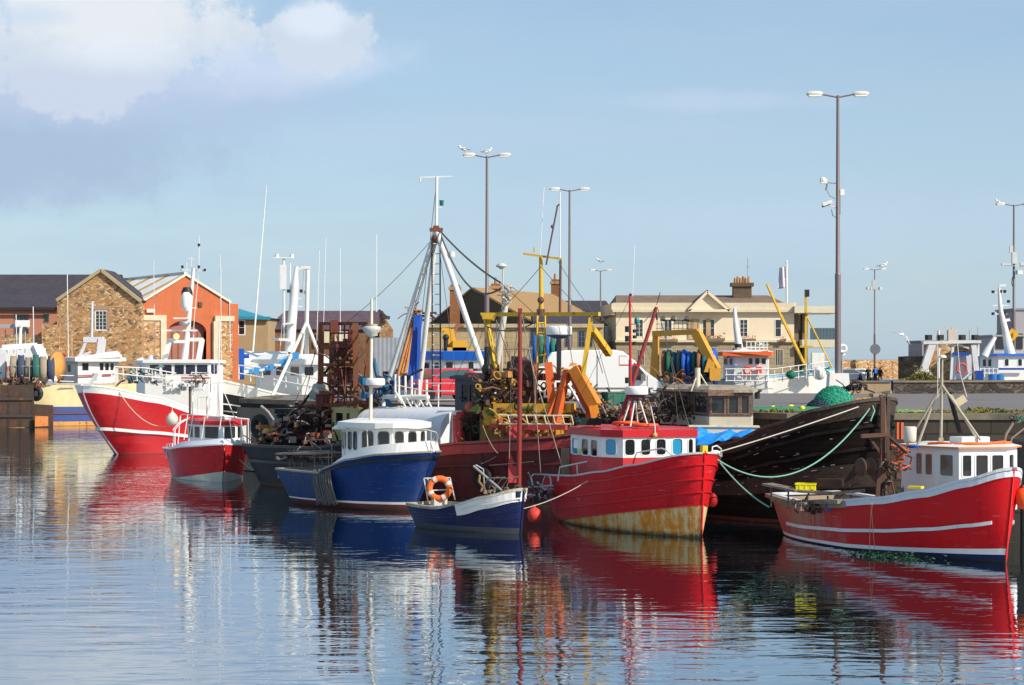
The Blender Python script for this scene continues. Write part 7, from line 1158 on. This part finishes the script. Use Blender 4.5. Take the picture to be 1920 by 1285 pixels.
mb = MB(); [mb.beam(Vn(a, y1, -.01), Vn(a, y2, -.01), .02, .02) for a, y1, y2 in ((1180, 675, 748), (1120, 665, 748), (1214, 704, 745))]; mb.beam(Vn(1032, 728, -.02), Vn(1225, 728, -.02), .03, .05); mb.box(Vn(1206, 708, -.15), (.2, .15, .3)); build(mb, 'door_seams', paint((.18, .18, .18), .5), v2, True)
for px in (1062, 1206): mb = MB(); c = Vn(px, 746, -.02); c.z = QZ+.34; mb.lathe(c, [(.33, 0), (.34, .05), (.34, .2), (.3, .24)], 20, (0, 1, 0)); mb.mat(1).lathe(c-V((0, .015, 0)), [(.05, 0), (.2, 0), (.21, .02)], 16, (0, 1, 0)); build(mb, 'wheel', [TYRE, GALV], v2, True)
def car(px, Y, face, col, lab, L=4.0, zb=QZ, plate=None, cat='car'):
    t = thing('parked_car', lab, cat, (at(px, 0, Y).x, Y, zb+.01), R(face), None if plate else 'cars parked by the far stone wall'); hw = .82
    side = [(-.5*L, .25), (-.5*L, .62), (-.46*L, .86), (-.28*L, .95), (-.12*L, 1.38), (.22*L, 1.42), (.42*L, .98), (.49*L, .9), (.5*L, .3)]; mb = MB(); n = len(side); ins = lambda z: hw-.22*max(0, (z-.9)/.5)
    mb.add([(x, -ins(z), z) for x, z in side]+[(x, ins(z), z) for x, z in side], [tuple(range(n)), tuple(range(n, 2*n))[::-1]]+[(i, n+i, n+(i+1) % n, (i+1) % n) for i in range(n)]); build(mb, 'body', paint(col, .25, .08, 0, bump=.02, coat=.6), t, bevel=.04)
    mb = MB(); gl = [(-.24*L, .98), (-.11*L, 1.32), (.2*L, 1.35), (.37*L, 1.0)]
    for s_ in (-1, 1): mb.slab([(x, s_*(ins(z)+.015), z) for x, z in gl], .01, V((0, s_, 0)))
    mb.slab([(-.275*L, -.68, .98), (-.275*L, .68, .98), (-.13*L, .58, 1.34), (-.13*L, -.58, 1.34)], .02, V((-.8, 0, .5))); mb.slab([(.41*L, -.68, 1.02), (.235*L, -.58, 1.38), (.235*L, .58, 1.38), (.41*L, .68, 1.02)], .02, V((.8, 0, .5))); build(mb, 'windows', glass((.04, .07, .08), 0), t)
    for x in (-.32*L, .32*L):
        for s_ in (-1, 1): mb = MB(); mb.lathe((x, s_*hw, .31), [(.3, 0), (.31, .03), (.31, .16), (.27, .2)], 16, (0, -s_, 0)); build(mb, 'wheel', TYRE, t)
    for s_ in (-.6, .6): mb = MB(); mb.box((-.5*L, s_, .72), (.06, .3, .16)); build(mb, 'headlight', paint((.7, .7, .7), .2), t)
    mb = MB(); mb.box((-.5*L-.02, 0, .4), (.06, 1.7, .2)); build(mb, 'bumper', paint((.08, .08, .08) if not plate else (.5, .5, .48), .5), t)
    if plate: mb = MB(); mb.box((-.5*L-.06, 0, .42), (.02, .5, .11)); build(mb, 'number_plate', paint((.75, .75, .7), .5), t)
    return t
car(832, 84.6, 35, (.50, .012, .02), 'bright red car parked on the pier behind the tripod mast', 3.9, QZ, True)
for i, (px, Y, col, lab) in enumerate(((1568, 214, (.35, .37, .42), 'silver-grey parked car just right of the tall lamp base'), (1584, 206, (.10, .12, .18), 'dark blue parked car beside the yellow bin'), (1603, 216, (.5, .52, .55), 'pale silver parked car left of the two walkers'))): car(px, Y, 8+i*5, col, lab, 4.0, GZ)
for i, (px, Y, col, lab) in enumerate(((288, 170, (.05, .10, .16), 'dark blue parked car below the orange shed pier, left of its doorway'), (655, 176, (.03, .03, .035), 'black parked car on the far shore before the metal shed'))): car(px, Y, 175, col, lab, 4.2, GZ)
mb = MB(); c = at(1605, 708, 208); mb.box((c.x, 208, GZ+.5), (.9, .7, .9)); mb.box((c.x, 208, GZ+.98), (1.0, .8, .08)); solo(mb, 'grit_bin', paint((.78, .66, .04), .5), 'yellow bin standing beside the two walkers', 'bin')
mb = MB(); a = at(1668, 716, 190); mb.box((a.x, 190, GZ+.2), (3.0, .8, .4)); mb.box((a.x+.2, 190, GZ+.45), (2.4, .6, .12)); solo(mb, 'dinghy', paint((.01, .22, .50), .5), 'upturned light blue tender on the ground right of the walkers', 'dinghy')
# ================================================================ LAMP POSTS
def lamp(px, Y, H, lab, zb, arm=1.22, yaw=0, base=None, extras=()):
    x = at(px, 0, Y).x; t = thing('lamp_post', lab, 'lamp post', (x, Y, zb), R(yaw), 'tall double-headed harbour lamp posts'); PM = paint((.22, .17, .17), .45, .25, .1, metal=.3)
    mb = MB(); mb.tube([(0, 0, 0), (0, 0, H*.42)], [.13, .12], 12); mb.tube([(0, 0, H*.42), (0, 0, H*.425), (0, 0, H)], [.12, .095, .06], 12); build(mb, 'pole', PM, t)
    mb = MB(); [mb.tube([(0, 0, H-.08), (s*.3, 0, H-.02), (s*.72*arm, 0, H+.06)], .035, 6) for s in (-1, 1)]; build(mb, 'arm', PM, t)
    for s in (-1, 1):
        mb = MB(); c = V((s*.93*arm, 0, H+.07)); mb.lathe(c-V((.33, 0, 0)), [(.05, 0), (.09, .05), (.115, .25), (.11, .5), (.08, .62), (.03, .66)], 10, (1, 0, 0)); mb.mat(1).box(c-V((0, 0, .09)), (.5, .2, .06)); build(mb, 'lamp_head', [paint((.62, .60, .56), .4, .3, .1), paint((.8, .8, .7), .2)], t)
    if base: mb = MB(); b0, b1, bh = base; mb.hexa([(-b0, -b0, -.1), (b0, -b0, -.1), (b0, b0, -.1), (-b0, b0, -.1)], [(-b1, -b1, bh), (b1, -b1, bh), (b1, b1, bh), (-b1, b1, bh)]); build(mb, 'base_block', paint((.74, .73, .70), .7, .3, .05), t)
    return t
l1 = lamp(1571, 80, 12.4, 'tallest double-headed lamp post with two cameras, on a white concrete block', QZ, 1.0, 0, (.46, .38, 1.24))
L1 = lambda px, py: at(px, py, 80); CW = paint((.75, .72, .66), .4, .2)
mb = MB(); mb.tube([L1(1571, 344), L1(1551, 343)], .02, 6); mb.box(L1(1550, 349), (.06, .1, .35), 0, Matrix.Rotation(.15, 3, 'Y')); mb.mat(1).ball(L1(1543, 338), .13, 10); mb.box(L1(1545, 340), (.25, .2, .2)); build(mb, 'camera', [paint((.25, .2, .2), .5), CW], l1, True)
mb = MB(); mb.tube([L1(1570, 391), L1(1555, 386)], .02, 6); mb.box(L1(1551, 381), (.40, .17, .14), 0, Matrix.Rotation(-.35, 3, 'Y')); mb.mat(1).box(L1(1549, 385), (.34, .15, .08), 0, Matrix.Rotation(-.35, 3, 'Y')); build(mb, 'camera', [CW, DARK], l1, True)
mb = MB(); mb.box(L1(1579, 361), (.16, .14, .24)); build(mb, 'junction_box', WP, l1, True); mb = MB(); mb.tube([L1(1559, 393), L1(1561, 404), L1(1568, 409), L1(1575, 402), L1(1575, 368)], .014, 5); mb.tube([L1(1551, 358), L1(1556, 368), L1(1566, 373)], .01, 4); build(mb, 'cable', DARK, l1, True)
l2 = lamp(913, 104, 12.4, 'double-headed lamp post with two gulls, behind the tripod mast', QZ, 1.0)
l3 = lamp(1068, 125, 12.4, 'double-headed lamp post behind the yellow gantry mast', QZ, 1.0)
l4 = lamp(1126, 224, 12.4, 'distant double-headed lamp post left of the cream building', GZ, 1.0)
l5 = lamp(1640, 221, 12.4, 'distant thin lamp post with round sign and one gull, above the walkers', GZ, 1.0)
mb = MB(); c = at(1641, 655, 220.8); mb.cyl(c-V((0, .05, 0)), c+V((0, .05, 0)), .58, 20); build(mb, 'round_sign', paint((.16, .17, .2), .6), l5, True); mb = MB(); mb.beam(at(1628, 543, 221), at(1652, 543, 221), .08); [mb.box(at(x, 541, 221), (.35, .3, .3), .3) for x in (1628, 1634, 1651)]; mb.box(at(1638, 534, 221), (.35, .3, 1.1)); build(mb, 'floodlight', [paint((.5, .5, .48), .5)], l5, True)
l6 = lamp(1901, 137, 12.4, 'double-headed lamp post carrying boxes and the yellow road sign, at the right edge', QZ, 1.0, 0, (.62, .5, 1.3))
L6 = lambda px, py: at(px, py, 136.8); mb = MB(); mb.beam(L6(1882, 497), L6(1921, 499), .08); mb.box(L6(1886, 496), (.6, .3, .14)); mb.box(L6(1896, 468), (.22, .2, .5)); mb.box(L6(1902, 484), (.35, .3, .8)); mb.box(L6(1911, 511), (.4, .3, .28), .3); mb.box(L6(1917, 495), (.3, .2, .25)); mb.mat(1).tube([L6(1898, 520), L6(1897, 532), L6(1900, 540)], .03, 5); build(mb, 'control_box', [paint((.6, .6, .6), .5), DARK], l6, True)
mb = MB(); c = at(1898, 628, 136.6); s_ = .46; mb.slab([c+V((0, 0, s_)), c+V((-s_, 0, 0)), c+V((0, 0, -s_)), c+V((s_, 0, 0))], .04, V((0, -1, 0))); o = build(mb, 'road_sign', paint((.78, .38, .01), .5, .1), l6, True)
mb = MB(); a = c+V((0, -.05, 0)); mb.beam(a+V((.02, 0, -.2)), a+V((.02, 0, .12)), .05, .01); mb.beam(a+V((-.14, 0, -.02)), a+V((.1, 0, .14)), .05, .01); build(mb, 'sign_symbol', BLK, l6, True)
# ================================================================ GULLS
def gull(p, face, lab, flying=False, k=1.0):
    t = thing('gull', lab, 'gull', p, R(face), 'gulls'); s = .45*k; mb = MB()
    if not flying:
        mb.mat(0).lathe((-.42*s, 0, .36*s), [(.01, 0), (.10*s, .12*s), (.19*s, .38*s), (.20*s, .62*s), (.14*s, .85*s), (.10*s, 1.0*s)], 10, (1, 0, .35)); mb.ball((.56*s, 0, .86*s), .15*s, 10); mb.tube([(.48*s, 0, .7*s), (.55*s, 0, .84*s)], .11*s, 8)
        o = build(mb, 'body', WP, t); mb = MB(); 
        for e in (-1, 1): mb.hexa([(-.75*s, e*.05*s, .40*s), (.25*s, e*.2*s, .50*s), (.3*s, e*.17*s, .62*s), (-.7*s, e*.04*s, .46*s)], [(-.72*s, e*.09*s, .46*s), (.2*s, e*.22*s, .66*s), (.25*s, e*.15*s, .72*s), (-.65*s, e*.03*s, .52*s)])
        build(mb, 'wing', paint((.30, .31, .33), .6), t); mb = MB(); mb.tube([(.68*s, 0, .84*s), (.86*s, 0, .80*s)], [.035*s, .01*s], 6); build(mb, 'beak', paint((.75, .5, .05)), t); mb = MB(); [mb.tube([(0, e*.07*s, .38*s), (.02*s, e*.07*s, 0)], .02*s, 5) for e in (-1, 1)]; build(mb, 'legs', paint((.6, .35, .2)), t)
    else:
        mb.lathe((-.5*s, 0, 0), [(.02*s, 0), (.15*s, .3*s), (.17*s, .6*s), (.12*s, .9*s), (.10*s, 1.05*s), (.02*s, 1.25*s)], 10, (1, 0, .1)); build(mb, 'body', WP, t)
        for e, dz in ((-1, -1.0), (1, .35)): mb = MB(); mb.add([(.2*s, e*.1*s, .02*s), (-.25*s, e*.1*s, .02*s), (-.2*s, e*.6*s, dz*.35*s+.1*s), (.22*s, e*.65*s, dz*.35*s+.12*s), (-.45*s, e*1.35*s, dz*1.2*s)], [(0, 1, 2, 3), (3, 2, 4)]); mb.add([(.2*s, e*.1*s, 0), (-.25*s, e*.1*s, 0), (-.2*s, e*.6*s, dz*.35*s+.07*s), (.22*s, e*.65*s, dz*.35*s+.09*s), (-.45*s, e*1.35*s, dz*1.2*s-.02*s)], [(3, 2, 1, 0), (4, 2, 3)]); build(mb, 'wing', paint((.55, .45, .4), .6), t)
    return t
gull(at(871, 288, 104)+V((0, 0, -.02)), 175, 'white gull standing on the left lamp head of the post behind the tripod mast'); gull(at(912, 292, 104)+V((0, 0, -.02)), 15, 'gull standing on top of the pole behind the tripod mast'); gull(at(1654, 506, 221)+V((0, 0, 0)), 10, 'gull perched on the right arm of the distant thin lamp post', k=2.0)
gull(at(1873, 385, 137), 200, 'dark-backed gull on the left lamp head at the right edge'); gull(at(1126, 495, 224), 170, 'small gull on top of the distant lamp post left of the cream building', k=1.4); gull(at(1690, 628, 140), 55, 'gull in flight against the sky right of the distant lamp post', True, 1.35)
# ================================================================ PEOPLE (far away, walking)
def person(px, Y, zb, face, cols, lab, H=1.75, bag=None):
    x = at(px, 0, Y).x; t = thing('person', lab, 'person', (x, Y, zb), R(face)); me = bpy.data.meshes.new('person'); J = {}; k = H/1.75
    vs = [(0, 0, .95), (0, 0, 1.15), (0, 0, 1.38), (0, 0, 1.50), (0, .0, 1.60), (.02, 0, 1.70), (0, .19, 1.40), (.02, .25, 1.14), (.10, .23, .90), (.12, .22, .80), (0, -.19, 1.40), (.0, -.25, 1.14), (-.02, -.23, .90), (-.02, -.22, .80), (0, .09, .90), (.12, .10, .50), (.05, .10, .08), (.17, .10, .04), (0, -.09, .90), (-.06, -.10, .50), (-.22, -.10, .10), (-.10, -.10, .04)]
    rs = [.155, .15, .17, .06, .085, .09, .07, .05, .04, .045, .07, .05, .04, .045, .10, .068, .045, .045, .10, .068, .045, .045]
    es = [(0, 1), (1, 2), (2, 3), (3, 4), (4, 5), (2, 6), (6, 7), (7, 8), (8, 9), (2, 10), (10, 11), (11, 12), (12, 13), (0, 14), (14, 15), (15, 16), (16, 17), (0, 18), (18, 19), (19, 20), (20, 21)]
    me.from_pydata([V(v_)*k for v_ in vs], es, []); tmp = bpy.data.objects.new('tmp', me); COL.objects.link(tmp); m_ = tmp.modifiers.new('s', 'SKIN'); 
    for i, sv in enumerate(me.skin_vertices[0].data): sv.radius = (rs[i]*k, rs[i]*k); sv.use_root = i == 0
    m2 = tmp.modifiers.new('ss', 'SUBSURF'); m2.levels = 1; m2.render_levels = 1; dg = bpy.context.evaluated_depsgraph_get(); me2 = bpy.data.meshes.new_from_object(tmp.evaluated_get(dg)); bpy.data.objects.remove(tmp)
    me2.materials.clear(); skin, coat_, leg, hair = paint((.45, .26, .18), .6), paint(cols[0], .8), paint(cols[1], .85), paint(cols[2], .8); [me2.materials.append(q) for q in (skin, coat_, leg, hair)]
    for p in me2.polygons: c = p.center/k; p.material_index = 3 if (c.z > 1.66 or (c.z > 1.56 and c.x < -.01)) else 0 if c.z > 1.47 or (abs(c.y) > .15 and c.z < .88) else 2 if c.z < .93 else 1; p.use_smooth = True
    o = bpy.data.objects.new('body', me2); COL.objects.link(o); o.parent = t
    if bag: mb = MB(); mb.hexa([(-.14*k, -.15*k, 1.0*k), (-.34*k, -.13*k, 1.02*k), (-.34*k, .13*k, 1.02*k), (-.14*k, .15*k, 1.0*k)], [(-.14*k, -.15*k, 1.45*k), (-.28*k, -.11*k, 1.42*k), (-.28*k, .11*k, 1.42*k), (-.14*k, .15*k, 1.45*k)]); b = build(mb, 'backpack', paint(bag, .7), t, bevel=.03)
    return t
person(1628, 205, GZ-.15, 80, ((.015, .015, .018), (.02, .02, .025), (.03, .02, .015)), 'person in black coat and trousers walking left of the blue backpack', 1.85)
person(1641, 204, GZ-.15, 95, ((.02, .03, .06), (.02, .025, .05), (.03, .02, .015)), 'person in dark clothes with a bright blue backpack seen from behind', 1.9, (.01, .20, .75))
person(1650, 207, GZ-.15, 100, ((.05, .03, .03), (.03, .03, .04), (.02, .015, .01)), 'person in brown jacket just right of the blue backpack', 1.8)
# ================================================================ NETS AND FLOATS ON THE PIER
def heap(c, rx, ry, h_, n, r, mats, rnd, flat=1.0):
    mb = MB()
    for i in range(n):
        a = rnd.uniform(0, 6.28); b = a+rnd.uniform(.5, 2.2); rr = rnd.random()**.5; pts = []
        for j in range(9):
            t = j/8; an = a+(b-a)*t; q = rr*(1-.25*math.sin(t*3.1)*rnd.random()); x, y = math.cos(an)*q, math.sin(an)*q
            zz_ = h_*max(0, 1-(x*x+y*y))**.6*(.75+.3*rnd.random()) ; pts.append(V(c)+V((x*rx, y*ry, zz_+r)))
        mb.mat(rnd.choice(mats)); mb.tube(pts, r, 4, False)
    return mb
rn = random.Random(101); cN = at(1563, 775, 68.6); cN.z = QZ+.01; mb = heap(cN, .80, .65, .84, 620, .017, (0, 0, 1), rn); mb.mat(0).lathe(cN, [(.70, 0), (.62, .25), (.44, .52), (.18, .70), (.02, .74)], 18); solo(mb, 'fishing_net', [paint((.015, .24, .14), .8, .4), paint((.05, .40, .27), .8, .3)], 'big rounded heap of dark green fishing net at the foot of the tallest lamp post', 'fishing net')
mb = heap(cN+V((-.55, -.35, 0)), .5, .4, .42, 160, .016, (0, 1), rn); mb.mat(0).lathe(cN+V((-.55, -.35, 0)), [(.42, 0), (.35, .2), (.1, .34), (.02, .36)], 14); solo(mb, 'fishing_net', [paint((.015, .03, .07), .8, .4), paint((.02, .06, .08), .8)], 'small dark navy net heap against the left of the green net heap', 'fishing net')
mb = heap(at(1480, 0, 66.6).xy.to_3d()+V((0, 0, QZ+.01)), 2.2, .5, .2, 520, .014, (0, 0, 1), rn); solo(mb, 'fishing_net', [paint((.04, .24, .15), .8, .4), paint((.10, .22, .10), .8)], 'long flat strip of pale green net spread along the pier edge by the yellow floats', 'fishing net')
mb = heap(cN+V((1.05, -.3, 0)), .75, .45, .42, 190, .03, (0, 0, 1), rn); solo(mb, 'rope_heap', [paint((.70, .24, .02), .8), paint((.75, .50, .03), .8)], 'heap of orange and yellow rope right of the green net heap', 'rope')
mb = MB(); mb.mat(0); clump(mb, at(1605, 735, 70)+V((0, 0, 0)), (.4, .3, .25), 26, .2, rn, 1); q = at(1605, 0, 70); mb.box((q.x, 70, QZ+.15), (.9, .6, .3)); solo(mb, 'tackle_pile', DARK, 'low pile of black tackle right of the green net heap', 'fishing gear')
for i, (px, Y, r_, lab) in enumerate(((1449, 66.6, .095, 'leftmost of the three yellow floats on the spread net'), (1483, 66.8, .11, 'middle and largest of the three yellow floats on the spread net'), (1504, 66.3, .095, 'rightmost of the three yellow floats, beside the green net heap'))):
    mb = MB(); x = at(px, 0, Y).x; mb.ball((x, Y, QZ+.08+r_), r_, 14); mb.mat(1).cyl((x, Y, QZ+.08+r_*1.9), (x, Y, QZ+.08+r_*2.3), .025, 6); solo(mb, 'float', [paint((.78, .72, .02), .4, .2), DARK], lab, 'float', 'yellow floats on the pier')
mb = heap(at(1700, 0, 66.5).xy.to_3d()+V((0, 0, QZ+.01)), 1.0, .5, .10, 170, .014, (0, 1), rn); solo(mb, 'fishing_net', [paint((.05, .25, .10), .8, .4), paint((.4, .4, .1), .8)], 'flat patch of light green net on the verge right of the black bow', 'fishing net')
# gear and crates behind the red wooden boat
for (px, Y, dz, m_, lab) in ((1140, 72.5, 0, paint((.25, .09, .04), .7, .5, .4), 'rusty steel crate on the pier edge below the white van'), (1215, 70.5, 0, paint((.10, .10, .10), .7, .4), 'dark grey crate on the pier edge, right of the radar dome'), (1160, 72, 0, paint((.03, .16, .12), .7), 'dark green crate on the pier edge under the van bonnet')):
    x = at(px, 0, Y).x; fish_box((x, Y, QZ+.07), (1.1, .8, .55), .3, m_, lab, 'crate')
mb = MB(); clump(mb, (at(1190, 0, 72).x, 72, QZ), (1.8, .6, .5), 110, .22, rn, 3); solo(mb, 'gear_pile', [paint((.35, .14, .04), .75, .5, .4), DARK, paint((.25, .2, .13), .8)], 'tangled pile of brown trawl gear on the pier below the white van', 'fishing gear')
mb = MB(); x = at(1405, 0, 104).x; [mb.tube([(at(px, 0, 90).x, 90, QZ), (at(px, 0, 90).x, 90, QZ+.3)], .12, 8) for px in (1420,)]; mb.lathe((at(1420, 0, 90).x, 90, QZ+.3), [(.12, 0), (.2, .04), (.2, .12), (.05, .16)], 12); solo(mb, 'bollard', DARK, 'small black mooring bollard standing alone on the road', 'bollard')
# flag and white lifebuoy post
t = thing('flag_pole', 'white flag pole with a pale hanging flag behind the cream building', 'flag pole', (at(1476, 0, 232).x, 232, GZ)); mb = MB(); mb.tube([at(1476, 700, 232), at(1475, 492, 232)], [.15, .1], 8); mb.ball(at(1475, 491, 232), .15, 8); build(mb, 'pole', WP, t, True)
mb = MB(); vs = []; nu, nv = 10, 12
for i in range(nu+1):
    for j in range(nv+1): s_, q = i/nu, j/nv; p = at(1474-s_*(12+4*q), 500+q*40+s_*2, 232); vs.append(p+V((0, .25*math.sin(s_*8+q*2), 0)))
mb.add(vs, [(i*(nv+1)+j, i*(nv+1)+j+1, (i+1)*(nv+1)+j+1, (i+1)*(nv+1)+j) for i in range(nu) for j in range(nv)], True); o = build(mb, 'flag', paint((.66, .60, .68), .8, .1), t, True); o.modifiers.new('t', 'SOLIDIFY').thickness = .03
t = thing('lifebuoy_post', 'white lifebuoy sign on a thin post beside the tallest lamp post', 'lifebuoy post', (at(1579, 0, 120).x, 120, 0)); mb = MB(); mb.tube([at(1579, 740, 120), at(1579, 664, 120)], .05, 6); build(mb, 'post', GALV, t, True); mb = MB(); mb.ring(at(1580, 654, 119.9), .2, .09, (0, 1, 0), 20, 8); mb.box(at(1580, 662, 120), (.3, .06, .3)); build(mb, 'lifebuoy', WP, t, True)
# a short stone bollard of a pile end at the left, dark arch behind right boat
mb = MB(); pts = [at(1880, 842, 55.4), at(1886, 815, 55.6), at(1900, 793, 56), at(1925, 788, 56.4), at(1960, 800, 57)]; mb.tube(pts, .045, 6); mb.tube([at(1889, 850, 55.3), at(1897, 822, 55.6), at(1925, 800, 56.3)], .03, 6); mb.mat(1); mb.beam(at(1850, 832, 55.8), at(1990, 822, 56.5), .12, .16); mb.beam(at(1905, 828, 56), at(1905, 930, 56), .3, .3); mb.beam(at(1925, 828, 56.2), at(1925, 1000, 56.2), .3, .25); mb.mat(2); clump(mb, at(1915, 790, 56.1), (.25, .2, .12), 20, .12, rn, 3)
solo(mb, 'pontoon_frame', [paint((.18, .13, .09), .7, .5, .4), BLK, paint((.02, .2, .15), .8)], 'black steel frame with bent brown hoops behind the right-hand red boat', 'frame')
